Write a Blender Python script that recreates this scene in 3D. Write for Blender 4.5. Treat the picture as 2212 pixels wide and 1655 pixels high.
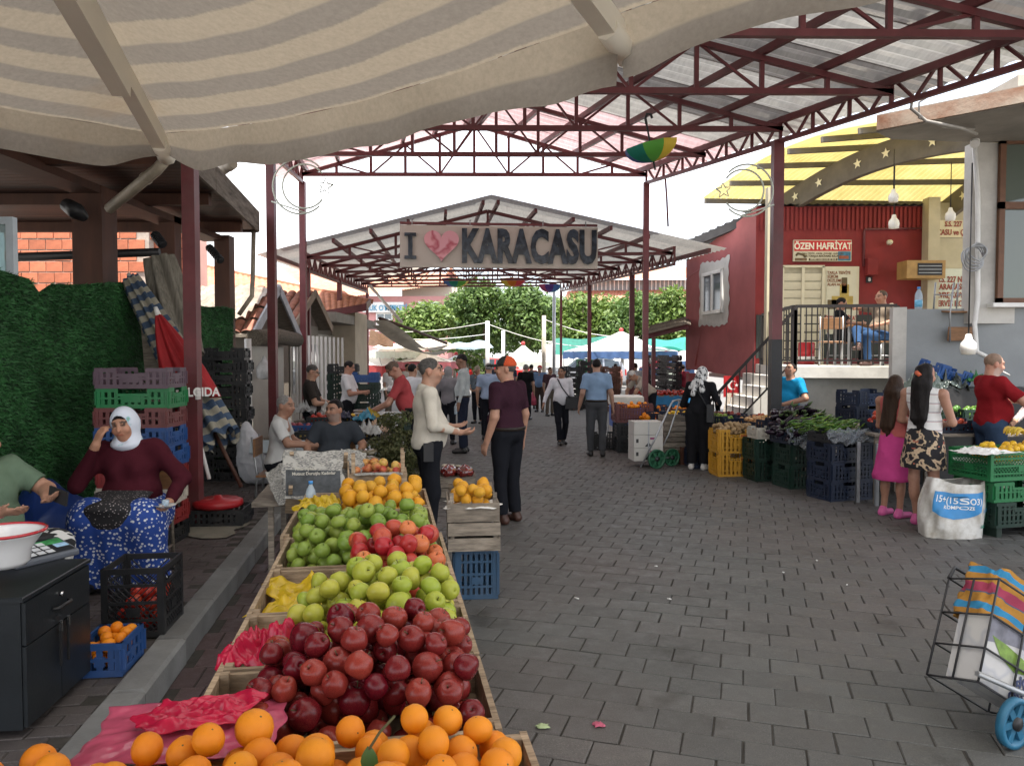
import bpy,bmesh,math,random
import numpy as np
from mathutils import Vector,Matrix,Euler,Quaternion
random.seed(7);np.random.seed(7)
for o in list(bpy.data.objects):bpy.data.objects.remove(o)
SC=bpy.context.scene
COL=SC.collection
R=math.radians
F,CH,PITCH=1658.0,1.75,math.atan(60.5/1658.0)
cam=bpy.data.cameras.new('camera');cam.sensor_width=36;cam.lens=36*F/2212
cam.clip_start=0.05;cam.clip_end=2000
camo=bpy.data.objects.new('camera',cam);COL.objects.link(camo)
camo.location=(0,0,CH);camo.rotation_euler=(math.pi/2-PITCH,0,0)
SC.camera=camo
SC.render.resolution_x=1024;SC.render.resolution_y=765
SUN_EL,SUN_AZ=R(74),R(3)
W=bpy.data.worlds.new('World');SC.world=W;W.use_nodes=True
nt=W.node_tree;nt.nodes.clear()
sky=nt.nodes.new('ShaderNodeTexSky');sky.sky_type='NISHITA';sky.sun_disc=False
sky.sun_elevation=SUN_EL;sky.sun_rotation=math.pi-SUN_AZ
sky.air_density=1.0;sky.dust_density=1.0;sky.ozone_density=1.0
bg=nt.nodes.new('ShaderNodeBackground');bg.inputs[1].default_value=0.15
wo=nt.nodes.new('ShaderNodeOutputWorld')
wtc=nt.nodes.new('ShaderNodeTexCoord');wns=nt.nodes.new('ShaderNodeTexNoise');wns.inputs['Scale'].default_value=2.2;wns.inputs['Detail'].default_value=7
wmp=nt.nodes.new('ShaderNodeMapping');wmp.inputs['Scale'].default_value=(1,1,2.2)
nt.links.new(wtc.outputs['Generated'],wmp.inputs[0]);nt.links.new(wmp.outputs[0],wns.inputs[0])
wrp=nt.nodes.new('ShaderNodeValToRGB');wrp.color_ramp.elements[0].position=0.36;wrp.color_ramp.elements[0].color=(0.35,0.35,0.35,1);wrp.color_ramp.elements[1].position=0.58;wrp.color_ramp.elements[1].color=(0.95,0.95,0.95,1)
nt.links.new(wns.outputs[0],wrp.inputs[0])
wmx=nt.nodes.new('ShaderNodeMix');wmx.data_type='RGBA';wmx.inputs[7].default_value=(6.2,6.2,6.4,1)
nt.links.new(wrp.outputs[0],wmx.inputs[0]);nt.links.new(sky.outputs[0],wmx.inputs[6]);nt.links.new(wmx.outputs[2],bg.inputs[0]);nt.links.new(bg.outputs[0],wo.inputs[0])
sl=bpy.data.lights.new('sun','SUN');sl.energy=4.5;sl.angle=R(0.55);sl.color=(1.0,0.95,0.87)
so=bpy.data.objects.new('sun',sl);COL.objects.link(so)
sdir=Vector((math.sin(SUN_AZ)*math.cos(SUN_EL),-math.cos(SUN_AZ)*math.cos(SUN_EL),math.sin(SUN_EL)))
so.rotation_euler=sdir.to_track_quat('Z','Y').to_euler();so.location=(0,0,30)
SC.view_settings.view_transform='Standard';SC.view_settings.look='None'
SC.view_settings.exposure=1.5;SC.view_settings.gamma=1.0
SC.view_settings.use_curve_mapping=False
def ray(u,v):
 a,b=(u-1106)/F,-(v-827.5)/F
 cp,sp=math.cos(PITCH),math.sin(PITCH)
 return Vector((a,cp+b*sp,-sp+b*cp))
def D(u,v,d):
 r=ray(u,v);return Vector((0,0,CH))+r*(d/r.y)
def G(u,v,z=0.0):
 r=ray(u,v);return Vector((0,0,CH))+r*((z-CH)/r.z)
def tag(o,label=None,cat=None,group=None,kind=None):
 if label:o['label']=label
 if cat:o['category']=cat
 if group:o['group']=group
 if kind:o['kind']=kind
 return o
def thing(name,label,cat,loc=(0,0,0),rz=0.0,group=None):
 o=bpy.data.objects.new(name,None);COL.objects.link(o)
 o.empty_display_size=0.1
 o.location=loc;o.rotation_euler=(0,0,rz)
 return tag(o,label,cat,group)
def basis(o):return Matrix.Translation(o.location)@o.rotation_euler.to_matrix().to_4x4()@Matrix.Diagonal((*o.scale,1))
def wmat(o):return basis(o)if o.parent is None else wmat(o.parent)@o.matrix_parent_inverse@basis(o)
def link(name,me,parent=None,world=False,loc=None,rot=None,scale=None):
 o=bpy.data.objects.new(name,me);COL.objects.link(o)
 if loc is not None:o.location=loc
 if rot is not None:o.rotation_euler=rot
 if scale is not None:o.scale=scale
 if parent is not None:
  o.parent=parent
  if world:o.matrix_parent_inverse=wmat(parent).inverted()
 return o
def copy_tree(o,parent=None):
 c=o.copy();COL.objects.link(c);c.parent=parent
 for ch in list(o.children):copy_tree(ch,c)
 return c
class MB:
 def __init__(s):s.v=[];s.f=[];s.mi=[];s.sm=[]
 def add(s,vs,fs,mi=0,sm=False):
  n=len(s.v);s.v+=[tuple(p)for p in vs]
  for f in fs:s.f.append(tuple(i+n for i in f));s.mi.append(mi);s.sm.append(sm)
  return s
 def box(s,c,d,rot=None,mi=0):
  x,y,z=d[0]/2,d[1]/2,d[2]/2
  vs=[Vector(p)for p in((-x,-y,-z),(x,-y,-z),(x,y,-z),(-x,y,-z),(-x,-y,z),(x,-y,z),(x,y,z),(-x,y,z))]
  if rot is not None:
   m=rot if isinstance(rot,Matrix)else Euler(rot).to_matrix()
   vs=[m@p for p in vs]
  c=Vector(c)
  return s.add([p+c for p in vs],[(0,3,2,1),(4,5,6,7),(0,1,5,4),(1,2,6,5),(2,3,7,6),(3,0,4,7)],mi)
 def bx(s,x0,x1,y0,y1,z0,z1,mi=0):
  return s.box(((x0+x1)/2,(y0+y1)/2,(z0+z1)/2),(x1-x0,y1-y0,z1-z0),None,mi)
 def bbox(s,x0,x1,y0,y1,z0,z1,b=0.004,mi=0):
  vs=[(x0,y0,z0),(x1,y0,z0),(x1,y1,z0),(x0,y1,z0),(x0,y0,z1-b),(x1,y0,z1-b),(x1,y1,z1-b),(x0,y1,z1-b),(x0+b,y0+b,z1),(x1-b,y0+b,z1),(x1-b,y1-b,z1),(x0+b,y1-b,z1)]
  fs=[(0,3,2,1),(8,9,10,11)]
  for i in range(4):
   j=(i+1)%4
   fs+=[(i,j,4+j,4+i),(4+i,4+j,8+j,8+i)]
  return s.add(vs,fs,mi)
 def beam(s,a,b,w,h=None,up=(0,0,1),mi=0):
  a,b=Vector(a),Vector(b);h=h or w
  d=(b-a);L=d.length
  if L<1e-6:return s
  d.normalize();upv=Vector(up)
  if abs(d.dot(upv))>0.98:upv=Vector((0,1,0))
  x=d.cross(upv).normalized();z=x.cross(d)
  m=Matrix((x,d,z)).transposed()
  return s.box((a+b)/2,(w,L,h),m,mi)
 def tube(s,pts,r,n=8,mi=0,cap=True):
  pts=[Vector(p)for p in pts]
  rs=r if isinstance(r,(list,tuple))else[r]*len(pts)
  vs,fs=[],[]
  t0=(pts[1]-pts[0]).normalized()
  ref=Vector((0,0,1))if abs(t0.z)<0.9 else Vector((1,0,0))
  x=t0.cross(ref).normalized()
  for i,p in enumerate(pts):
   t=(pts[min(i+1,len(pts)-1)]-pts[max(i-1,0)]).normalized()
   x=(x-t*x.dot(t)).normalized();y=t.cross(x)
   for k in range(n):
    a=2*math.pi*k/n
    vs.append(p+(x*math.cos(a)+y*math.sin(a))*rs[i])
  for i in range(len(pts)-1):
   for k in range(n):
    j=(k+1)%n
    fs.append((i*n+k,i*n+j,(i+1)*n+j,(i+1)*n+k))
  s.add(vs,fs,mi,True)
  if cap:
   s.f.append(tuple(len(s.v)-len(vs)+k for k in reversed(range(n))));s.mi.append(mi);s.sm.append(False)
   s.f.append(tuple(len(s.v)-n+k for k in range(n)));s.mi.append(mi);s.sm.append(False)
  return s
 def lathe(s,prof,n=16,c=(0,0,0),mi=0,m=None,bump=None):
  vs,fs=[],[];c=Vector(c)
  for i,(r,z)in enumerate(prof):
   for k in range(n):
    a=2*math.pi*k/n
    rr,zz=(r,z)if bump is None else bump(r,z,a)
    p=Vector((rr*math.cos(a),rr*math.sin(a),zz))
    vs.append((m@p if m is not None else p)+c)
  for i in range(len(prof)-1):
   for k in range(n):
    j=(k+1)%n
    fs.append((i*n+k,i*n+j,(i+1)*n+j,(i+1)*n+k))
  s.add(vs,fs,mi,True)
  base=len(s.v)-len(vs)
  if prof[0][0]>1e-4:s.f.append(tuple(base+k for k in reversed(range(n))));s.mi.append(mi);s.sm.append(False)
  if prof[-1][0]>1e-4:s.f.append(tuple(len(s.v)-n+k for k in range(n)));s.mi.append(mi);s.sm.append(False)
  return s
 def grid(s,fn,nu,nv,mi=0,sm=True,th=0.0):
  vs=[fn(i/nu,j/nv)for j in range(nv+1)for i in range(nu+1)]
  fs=[(j*(nu+1)+i,j*(nu+1)+i+1,(j+1)*(nu+1)+i+1,(j+1)*(nu+1)+i)for j in range(nv)for i in range(nu)]
  return s.add(vs,fs,mi,sm)
 def mesh(s,name,mats):
  me=bpy.data.meshes.new(name);me.from_pydata(s.v,[],s.f)
  for m in(mats if isinstance(mats,(list,tuple))else[mats]):me.materials.append(m)
  me.polygons.foreach_set('material_index',s.mi);me.polygons.foreach_set('use_smooth',s.sm)
  me.update();return me
 def build(s,name,mats,parent=None,world=True,loc=None,rot=None):
  return link(name,s.mesh(name,mats),parent,world,loc,rot)
MATS={}
def new_mat(name):
 m=bpy.data.materials.new(name);m.use_nodes=True
 n=m.node_tree;n.nodes.clear()
 out=n.nodes.new('ShaderNodeOutputMaterial');b=n.nodes.new('ShaderNodeBsdfPrincipled')
 n.links.new(b.outputs[0],out.inputs[0])
 return m,n,b,out
def ramp(n,fac,stops,interp='LINEAR'):
 r=n.nodes.new('ShaderNodeValToRGB');r.color_ramp.interpolation=interp
 el=r.color_ramp.elements
 while len(el)<len(stops):el.new(0.5)
 for e,(p,c)in zip(el,stops):e.position=p;e.color=(c[0],c[1],c[2],1)
 n.links.new(fac,r.inputs[0]);return r.outputs[0]
def math_n(n,op,a,b=None):
 m=n.nodes.new('ShaderNodeMath');m.operation=op
 for i,q in enumerate((a,b)):
  if q is None:continue
  if isinstance(q,(int,float)):m.inputs[i].default_value=q
  else:n.links.new(q,m.inputs[i])
 return m.outputs[0]
def mixc(n,fac,a,b,mode='MIX'):
 m=n.nodes.new('ShaderNodeMix');m.data_type='RGBA';m.blend_type=mode
 for i,q in((0,fac),(6,a),(7,b)):
  if isinstance(q,(int,float)):m.inputs[i].default_value=q
  elif isinstance(q,tuple):m.inputs[i].default_value=(q[0],q[1],q[2],1)
  else:n.links.new(q,m.inputs[i])
 return m.outputs[2]
def noise_n(n,scale,detail=4,coord='Object',rough=0.55,stretch=None):
 tc=n.nodes.new('ShaderNodeTexCoord');t=n.nodes.new('ShaderNodeTexNoise')
 t.inputs['Scale'].default_value=scale;t.inputs['Detail'].default_value=detail;t.inputs['Roughness'].default_value=rough
 src=tc.outputs[coord]
 if stretch:
  mp=n.nodes.new('ShaderNodeMapping');mp.inputs['Scale'].default_value=stretch
  n.links.new(src,mp.inputs[0]);src=mp.outputs[0]
 n.links.new(src,t.inputs[0]);return t.outputs[0]
def bump_n(n,b,h,strength=0.3,dist=0.01):
 bp=n.nodes.new('ShaderNodeBump');bp.inputs['Strength'].default_value=strength;bp.inputs['Distance'].default_value=dist
 n.links.new(h,bp.inputs['Height']);n.links.new(bp.outputs[0],b.inputs['Normal'])
def mat(name,c,rough=0.6,var=0.15,scale=8.0,bump=0.0,bscale=60.0,metal=0.0,spec=0.4,rnd=0.0,coat=0.0,trans=0.0,sheen=0.0,stretch=None,c2=None,alpha=1.0,dirt=0.0):
 """procedural principled paint: noise-varied colour, optional per-object variation, bump, translucency"""
 if name in MATS:return MATS[name]
 m,n,b,out=new_mat(name)
 nz=noise_n(n,scale,5,'Object',0.6,stretch)
 lo=c2 if c2 else tuple(x*(1-var)for x in c)
 hi=tuple(min(1,x*(1+var))for x in c)
 col=ramp(n,nz,[(0.3,lo),(0.7,hi)])
 if dirt>0:
  dz=noise_n(n,scale*0.35,6,'Object',0.7)
  f=ramp(n,dz,[(0.5,(0,0,0)),(0.72,(dirt,dirt,dirt))])
  col=mixc(n,f,col,(0.09,0.08,0.07))
 if rnd>0:
  oi=n.nodes.new('ShaderNodeObjectInfo')
  hs=n.nodes.new('ShaderNodeHueSaturation')
  v=math_n(n,'ADD',math_n(n,'MULTIPLY',oi.outputs['Random'],2*rnd),1-rnd)
  n.links.new(v,hs.inputs['Value']);n.links.new(col,hs.inputs['Color']);col=hs.outputs[0]
 n.links.new(col,b.inputs['Base Color'])
 b.inputs['Roughness'].default_value=rough;b.inputs['Metallic'].default_value=metal
 b.inputs['Specular IOR Level'].default_value=spec;b.inputs['Coat Weight'].default_value=coat
 if sheen:b.inputs['Sheen Weight'].default_value=sheen
 if alpha<1:b.inputs['Alpha'].default_value=alpha
 if bump>0:bump_n(n,b,noise_n(n,bscale,4,'Object',0.6,stretch),bump,0.01)
 if trans>0:
  tr=n.nodes.new('ShaderNodeBsdfTranslucent');n.links.new(col,tr.inputs[0])
  ms=n.nodes.new('ShaderNodeMixShader');ms.inputs[0].default_value=trans
  n.links.new(b.outputs[0],ms.inputs[1]);n.links.new(tr.outputs[0],ms.inputs[2]);n.links.new(ms.outputs[0],out.inputs[0])
 MATS[name]=m;return m
def glassm(name,c=(0.8,0.85,0.85),rough=0.05,mix=0.75):
 if name in MATS:return MATS[name]
 m,n,b,out=new_mat(name)
 b.inputs['Base Color'].default_value=(*c,1);b.inputs['Roughness'].default_value=rough;b.inputs['Specular IOR Level'].default_value=0.8
 t=n.nodes.new('ShaderNodeBsdfTransparent');t.inputs[0].default_value=(*[min(1,x*1.05)for x in c],1)
 ms=n.nodes.new('ShaderNodeMixShader');ms.inputs[0].default_value=mix
 n.links.new(b.outputs[0],ms.inputs[1]);n.links.new(t.outputs[0],ms.inputs[2]);n.links.new(ms.outputs[0],out.inputs[0])
 MATS[name]=m;return m
M_maroon=mat('maroon_paint',(0.13,0.030,0.034),0.45,0.25,3,dirt=0.35)
M_black=mat('black_paint',(0.02,0.02,0.022),0.5,0.2,4)
M_steel=mat('grey_steel',(0.35,0.36,0.37),0.4,0.15,6,metal=0.7)
M_white=mat('white_paint',(0.72,0.71,0.68),0.5,0.08,3,dirt=0.2)
M_wood=mat('crate_wood',(0.34,0.255,0.17),0.8,0.35,9,0.35,40,stretch=(1,6,6),rnd=0.22,c2=(0.17,0.12,0.075))
M_oldwood=mat('weathered_wood',(0.24,0.205,0.165),0.85,0.3,8,0.4,40,stretch=(1,6,6),rnd=0.25,c2=(0.12,0.10,0.08))
M_brown=mat('brown_timber',(0.075,0.030,0.018),0.6,0.35,5,0.2,30,stretch=(1,1,0.2),rnd=0.15)
def text_mesh(body,size,mats,ext=0.004,bold=0.0,sx=1.0,align='CENTER',shear=0.0,space=1.0):
 cu=bpy.data.curves.new('lettering','FONT');cu.body=body;cu.size=size;cu.extrude=ext;cu.offset=bold
 cu.align_x=align;cu.align_y='CENTER';cu.resolution_u=3;cu.shear=shear;cu.space_character=space
 o=bpy.data.objects.new('lettering',cu);COL.objects.link(o)
 bpy.context.view_layer.update()
 dg=bpy.context.evaluated_depsgraph_get()
 me=bpy.data.meshes.new_from_object(o.evaluated_get(dg))
 bpy.data.objects.remove(o);bpy.data.curves.remove(cu)
 me.materials.clear();me.materials.append(mats)
 me.transform(Matrix.Diagonal((sx,1,1,1)))
 return me
def put_text(body,size,m,parent,loc,rz,ext=0.004,bold=0.0,sx=1.0,rx=math.pi/2,name='lettering',align='CENTER',world=True,space=1.0):
 me=text_mesh(body,size,m,ext,bold,sx,align,0,space)
 return link(name,me,parent,world,loc,Euler((rx,0,rz)))
# ================================================================== SETTING: ground, street, pavement
def struct(o):o['kind']='structure';return o
def kx(d):return-1.86-0.143*(d-4.31)
M_ground=mat('dusty_concrete',(0.30,0.28,0.25),0.9,0.15,0.6,0.2,8)
def paver_mat(name,c,warm):
 m,n,b,out=new_mat(name)
 oi=n.nodes.new('ShaderNodeObjectInfo');ge=n.nodes.new('ShaderNodeNewGeometry')
 big=n.nodes.new('ShaderNodeTexNoise');big.inputs['Scale'].default_value=0.45;big.inputs['Detail'].default_value=3
 n.links.new(ge.outputs['Position'],big.inputs[0])
 med=n.nodes.new('ShaderNodeTexNoise');med.inputs['Scale'].default_value=7;med.inputs['Detail'].default_value=6;med.inputs['Roughness'].default_value=0.7
 n.links.new(ge.outputs['Position'],med.inputs[0])
 fine=n.nodes.new('ShaderNodeTexNoise');fine.inputs['Scale'].default_value=170;fine.inputs['Detail'].default_value=2
 n.links.new(ge.outputs['Position'],fine.inputs[0])
 col=ramp(n,big.outputs[0],[(0.42,c),(0.6,warm)])
 isl=math_n(n,'ADD',ge.outputs['Random Per Island'],oi.outputs['Random'])
 isl=math_n(n,'FRACT',isl)
 v=math_n(n,'ADD',math_n(n,'MULTIPLY',isl,0.20),0.88)
 v2=math_n(n,'ADD',math_n(n,'MULTIPLY',med.outputs[0],0.5),0.75)
 v=math_n(n,'MULTIPLY',v,v2)
 sp=ramp(n,fine.outputs[0],[(0.35,(0.75,)*3),(0.62,(1.05,)*3),(0.72,(1.5,)*3)])
 col=mixc(n,1.0,col,sp,'MULTIPLY')
 stn=n.nodes.new('ShaderNodeTexNoise');stn.inputs['Scale'].default_value=1.7;stn.inputs['Detail'].default_value=7;stn.inputs['Roughness'].default_value=0.68
 n.links.new(ge.outputs['Position'],stn.inputs[0])
 col=mixc(n,1.0,col,ramp(n,stn.outputs[0],[(0.28,(0.52,0.50,0.47)),(0.42,(0.95,)*3),(0.60,(1.0,)*3),(0.74,(1.35,1.33,1.28))]),'MULTIPLY')
 hs=n.nodes.new('ShaderNodeHueSaturation');n.links.new(v,hs.inputs['Value']);n.links.new(col,hs.inputs['Color'])
 n.links.new(hs.outputs[0],b.inputs['Base Color'])
 rr=ramp(n,med.outputs[0],[(0.35,(0.42,)*3),(0.65,(0.8,)*3)])
 n.links.new(rr,b.inputs['Roughness']);b.inputs['Specular IOR Level'].default_value=0.35
 bump_n(n,b,fine.outputs[0],0.25,0.004)
 return m
M_paver=paver_mat('grey_paver',(0.100,0.100,0.094),(0.106,0.096,0.089))
M_walkbrick=paver_mat('walk_brick',(0.085,0.074,0.071),(0.082,0.066,0.063))
M_gutter=paver_mat('maroon_paver',(0.082,0.054,0.053),(0.078,0.050,0.049))
M_kerb=mat('kerb_concrete',(0.16,0.16,0.155),0.8,0.25,4,0.4,60,rnd=0.15,dirt=0.4)
M_joint=mat('joint_sand',(0.040,0.036,0.031),0.95,0.3,20)
gr=MB();gr.add([(-250,-60,-0.06),(250,-60,-0.06),(250,500,-0.06),(-250,500,-0.06)],[(0,1,2,3)])
struct(gr.build('ground',M_ground))
st=MB();st.add([(-8,-6,-0.007),(14,-6,-0.007),(14,19,-0.007),(-8,19,-0.007)],[(0,1,2,3)])
street=struct(st.build('street',M_joint))
m,n,b,out=new_mat('far_paving')
tc=n.nodes.new('ShaderNodeTexCoord');mp=n.nodes.new('ShaderNodeMapping');mp.inputs['Rotation'].default_value=(0,0,0.3)
br=n.nodes.new('ShaderNodeTexBrick');br.inputs['Scale'].default_value=1;br.inputs['Brick Width'].default_value=0.268;br.inputs['Row Height'].default_value=0.205
br.inputs['Mortar Size'].default_value=0.006;br.inputs['Color1'].default_value=(0.13,0.125,0.118,1);br.inputs['Color2'].default_value=(0.155,0.145,0.135,1);br.inputs['Mortar'].default_value=(0.06,0.055,0.05,1)
n.links.new(tc.outputs['Object'],mp.inputs[0]);n.links.new(mp.outputs[0],br.inputs[0]);n.links.new(br.outputs[0],b.inputs['Base Color']);b.inputs['Roughness'].default_value=0.75
fp=MB();fp.add([(-14,18.9,0.0),(22,18.9,0.0),(30,70,0.0),(-30,70,0.0)],[(0,1,2,3)])
struct(fp.build('far_street',m))
PA=-0.30;ca,sa=math.cos(PA),math.sin(PA)
rng=random.Random(3)
def stones(parent,name,mtl,ang,lx,ly,gap,zt,inside,vis,limit,thick=0.03):
 ca,sa=math.cos(ang),math.sin(ang)
 ms=[]
 for k in range(5):
  mb=MB();j=lambda:rng.uniform(-0.003,0.003)
  mb.bbox(-lx/2+gap/2+j(),lx/2-gap/2+j(),-ly/2+gap/2+j(),ly/2-gap/2+j(),-thick,0,0.004)
  ms.append(mb)
 meshes=[q.mesh(name,mtl)for q in ms]
 cand=[]
 N=int(26/min(lx,ly))
 for j in range(-N,N):
  for i in range(-N,N):
   a=(i+(0.5 if j%2 else 0)+0.06*math.sin(j*1.7))*lx;c=j*ly
   x,y=a*ca-c*sa,a*sa+c*ca
   if y<0.8 or not inside(x,y):continue
   cand.append((x,y,not vis(x,y)))
 cand.sort(key=lambda q:(q[2],q[1]))
 stuff=MB()
 for k,(x,y,h)in enumerate(cand):
  z=zt+0.004*math.sin(x*0.9+y*0.6)*math.sin(y*0.8)+rng.uniform(-0.0018,0.0018)
  rot=Euler((rng.gauss(0,0.008),rng.gauss(0,0.008),ang+rng.gauss(0,0.008)))
  if k<limit:
   link(name,meshes[k%5],parent,False,(x,y,z),rot)
  else:
   m3=rot.to_matrix();src=ms[k%5];o3=Vector((x,y,z))
   stuff.add([m3@Vector(p)+o3 for p in src.v],src.f)
 o=stuff.build(name+'_field',mtl,parent);o['kind']='stuff'
def infr(x,y,m=0.70):return y>0.8 and abs(x/y)<m
stones(street,'paving_stone',M_paver,PA,0.268,0.205,0.008,0.0,lambda x,y:kx(y)+0.30<x<7.5 and y<18.95 and infr(x,y,2.2),lambda x,y:infr(x,y,0.66)and y>3.5 and x>0.05-0.15*(y-2)and not(y>7 and x>3.2),300)
stones(street,'gutter_brick',M_gutter,0.142,0.13,0.27,0.008,0.002,lambda x,y:kx(y)+0.02<x<kx(y)+0.29 and y<12,lambda x,y:infr(x,y),120)
kerb=tag(thing('kerb','long grey concrete kerb along the left pavement','kerb'))
kerb['kind']='structure'
del kerb['category']
kb=MB();kb.bbox(-0.085,0.085,-0.345,0.345,-0.03,0.145,0.018);kme=kb.mesh('kerb_stone',M_kerb)
d=1.2
while d<17:
 link('kerb_stone',kme,kerb,False,(kx(d)-0.085+rng.uniform(-.004,.004),d,rng.uniform(-.004,.004)),Euler((rng.gauss(0,.004),0,0.142+rng.gauss(0,.006))))
 d+=0.69
sw=MB();pts=[(kx(0)-0.16,0),(kx(17)-0.16,17),(-12,17),(-12,0)]
sw.add([(x,y,0.122)for x,y in pts],[(0,1,2,3)])
walk=struct(sw.build('pavement',M_joint))
stones(walk,'pavement_brick',M_walkbrick,0.142,0.2,0.1,0.006,0.13,lambda x,y:-4.6<x<kx(y)-0.175 and 2.2<y<11.5,lambda x,y:infr(x,y,0.64)and x>-3.6 and y>2.8,300,0.02)
cp=MB()
def patch(a,b):
 x=-3.15+a*0.62;y=6.85+b*0.6;return(x+0.04*math.sin(9*b),y-0.15*a+0.05*math.sin(7*a),0.139)
cp.grid(patch,6,4);struct(cp.build('concrete_patch',mat('patch_concrete',(0.19,0.175,0.14),0.9,0.2,5,0.3,40,dirt=0.4)))
# ================================================================== NEAR STREET CANOPY
def sheet_mat(name,c,trans,metal=0.0,rough=0.45):
 m,n,b,out=new_mat(name)
 nz=noise_n(n,1.3,5,'Object',0.65);fine=noise_n(n,3,5,'Object',0.7,(8,0.6,1))
 col=ramp(n,nz,[(0.3,tuple(x*0.78 for x in c)),(0.7,c)])
 st=ramp(n,fine,[(0.35,(0.7,)*3),(0.6,(1.0,)*3)])
 col=mixc(n,0.6,col,st,'MULTIPLY')
 n.links.new(col,b.inputs['Base Color']);b.inputs['Metallic'].default_value=metal;b.inputs['Roughness'].default_value=rough
 if trans>0:
  tr=n.nodes.new('ShaderNodeBsdfTranslucent');n.links.new(col,tr.inputs[0])
  ms=n.nodes.new('ShaderNodeMixShader');ms.inputs[0].default_value=trans
  n.links.new(b.outputs[0],ms.inputs[1]);n.links.new(tr.outputs[0],ms.inputs[2]);n.links.new(ms.outputs[0],out.inputs[0])
 return m
M_pink=sheet_mat('pink_sheet',(0.80,0.56,0.57),0.26,0,0.35)
M_milky=sheet_mat('milky_sheet',(0.62,0.60,0.56),0.16,0,0.3)
M_fillsheet=sheet_mat('unseen_fill_sheet',(0.80,0.79,0.76),0.5,0,0.3)  # extra translucent, added out of view to brighten umbrella and street from above
M_zinc=sheet_mat('zinc_sheet',(0.56,0.55,0.54),0.05,0.7,0.30)
M_zinc2=sheet_mat('pale_zinc_sheet',(0.64,0.63,0.60),0.12,0.5,0.28)
def eR(d):dd=max(d,4.0);return Vector((7.54-0.313*dd,d,4.8+0.07*(dd-7.7)))
def eL(d):dd=max(d,7.3);return Vector((-3.0-0.146*(dd-7.3),d,4.85+0.065*(max(d,4)-7.7)))
def ridge(d):
 p=(eL(d)+eR(d))/2;p.z+=0.98;return p
NC=thing('street_canopy','high maroon steel canopy with sheet roof over the near street','canopy',(0,10,0))
def truss(par,A,B,Rd,n=10,w=0.07,name='roof_truss',wmat_=None):
 wm=wmat_ or M_maroon
 mb=MB();mb.beam(A,B,w,w);mb.beam(A,Rd,w,w);mb.beam(Rd,B,w,w)
 t=mb.build(name,wm,par)
 def top(f):return A.lerp(Rd,f*2)if f<0.5 else Rd.lerp(B,f*2-1)
 for k in range(1,n):
  f=k/n;lo=A.lerp(B,f);hi=top(f)
  if(hi-lo).length>0.12:
   MB().beam(lo,hi,w*0.75).build('vertical_strut',wm,t)
  if k<n:
   g=(k+1)/n if f<0.5 else(k-1)/n
   if k==n//2:continue
   lo2=A.lerp(B,g if k%2 else f);hi2=top(f if k%2 else g)
   if(hi2-lo2).length>0.25:MB().beam(lo2,hi2,w*0.45).build('diagonal_strut',wm,t)
 return t
def girder(par,A,B,h,n,w=0.06,name='eave_girder',mt=None):
 mt=mt or M_maroon
 up=Vector((0,0,h));mb=MB();mb.beam(A,B,w);mb.beam(A+up,B+up,w)
 t=mb.build(name,mt,par)
 for k in range(n+1):
  p=A.lerp(B,k/n)
  if k%2==0:MB().beam(p,p+up,w*0.7).build('vertical_strut',mt,t)
  if k<n:
   q=A.lerp(B,(k+1)/n)
   MB().beam(p+up*(k%2==0),q+up*(k%2==1),w*0.55).build('diagonal_strut',mt,t)
TD=[15.5,13.4,11.4,9.4,7.4,5.4]
for d in TD:truss(NC,eL(d),eR(d),ridge(d))
girder(NC,eR(15.5)-Vector((0,0,.16)),eR(4.0)-Vector((0,0,.16)),0.34,34)
girder(NC,eL(15.5)-Vector((0,0,.16)),eL(4.0)-Vector((0,0,.16)),0.34,34)
for side,e in((-1,eL),(1,eR)):
 for k in range(0,6):
  f=k/5.3+0.02
  a,bb,c_=e(15.9).lerp(ridge(15.9),f),e(10).lerp(ridge(10),f),e(-5.8).lerp(ridge(-5.8),f)
  a,bb,c_=[q+Vector((0,0,0.09))for q in(a,bb,c_)]
  p7=e(7.3).lerp(ridge(7.3),f)+Vector((0,0,0.09));p4=e(4.0).lerp(ridge(4.0),f)+Vector((0,0,0.09))
  mb=MB();mb.beam(a,p7,0.06,0.09);mb.beam(p7,p4,0.06,0.09);mb.beam(p4,c_,0.06,0.09)
  mb.build('purlin',M_maroon,NC)
def roof_sheet(par,e,rg,d0,d1,mtl,over=0.5,lift=0.15,nc=12,zig=0.028):
 def fn(a,b):
  d=d0+(d1-d0)*a;E,Rg=e(d),rg(d)
  out=(E-Rg).normalized();p=Rg.lerp(E+out*over,b)
  k=a*nc*0.25;ph=(a*4)%1
  return p+Vector((0,0,lift+(zig if ph<0.5 else 0)))
 mb=MB();mb.grid(fn,nc,3,0,False);mb.build('roof_sheet',mtl,par)
d=16.2;k=0
while d>-6:  # roof runs on unseen behind the camera to keep sun off the street
 for e,sd in((eL,-1),(eR,1)):
  if d>12.2:ml=M_pink if sd<0 or d>13.2 else M_milky
  elif d>5.2:ml=[M_zinc2,M_zinc][(k+(sd>0))%2]if sd>0 else M_milky
  else:ml=M_fillsheet
  roof_sheet(NC,e,ridge,d,d-1.02,ml,0.6 if sd<0 else 0.5)
 d-=1.0;k+=1
rdg=MB();rdg.beam(ridge(16.2)+Vector((0,0,.2)),ridge(4)+Vector((0,0,.2)),0.3,0.02);rdg.beam(ridge(4)+Vector((0,0,.2)),ridge(-6)+Vector((0,0,.2)),0.3,0.02);rdg.build('ridge_cap',M_zinc,NC)
def post(par,x,y,z0,z1,w=0.12,mt=None,name='post'):
 mb=MB();mb.bx(x-w/2,x+w/2,y-w/2,y+w/2,z0,z1);return mb.build(name,mt or M_maroon,par)
for d in(15.5,11.7):p=eL(d);post(NC,p.x,d,0.0,p.z-0.15,0.12)
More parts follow.
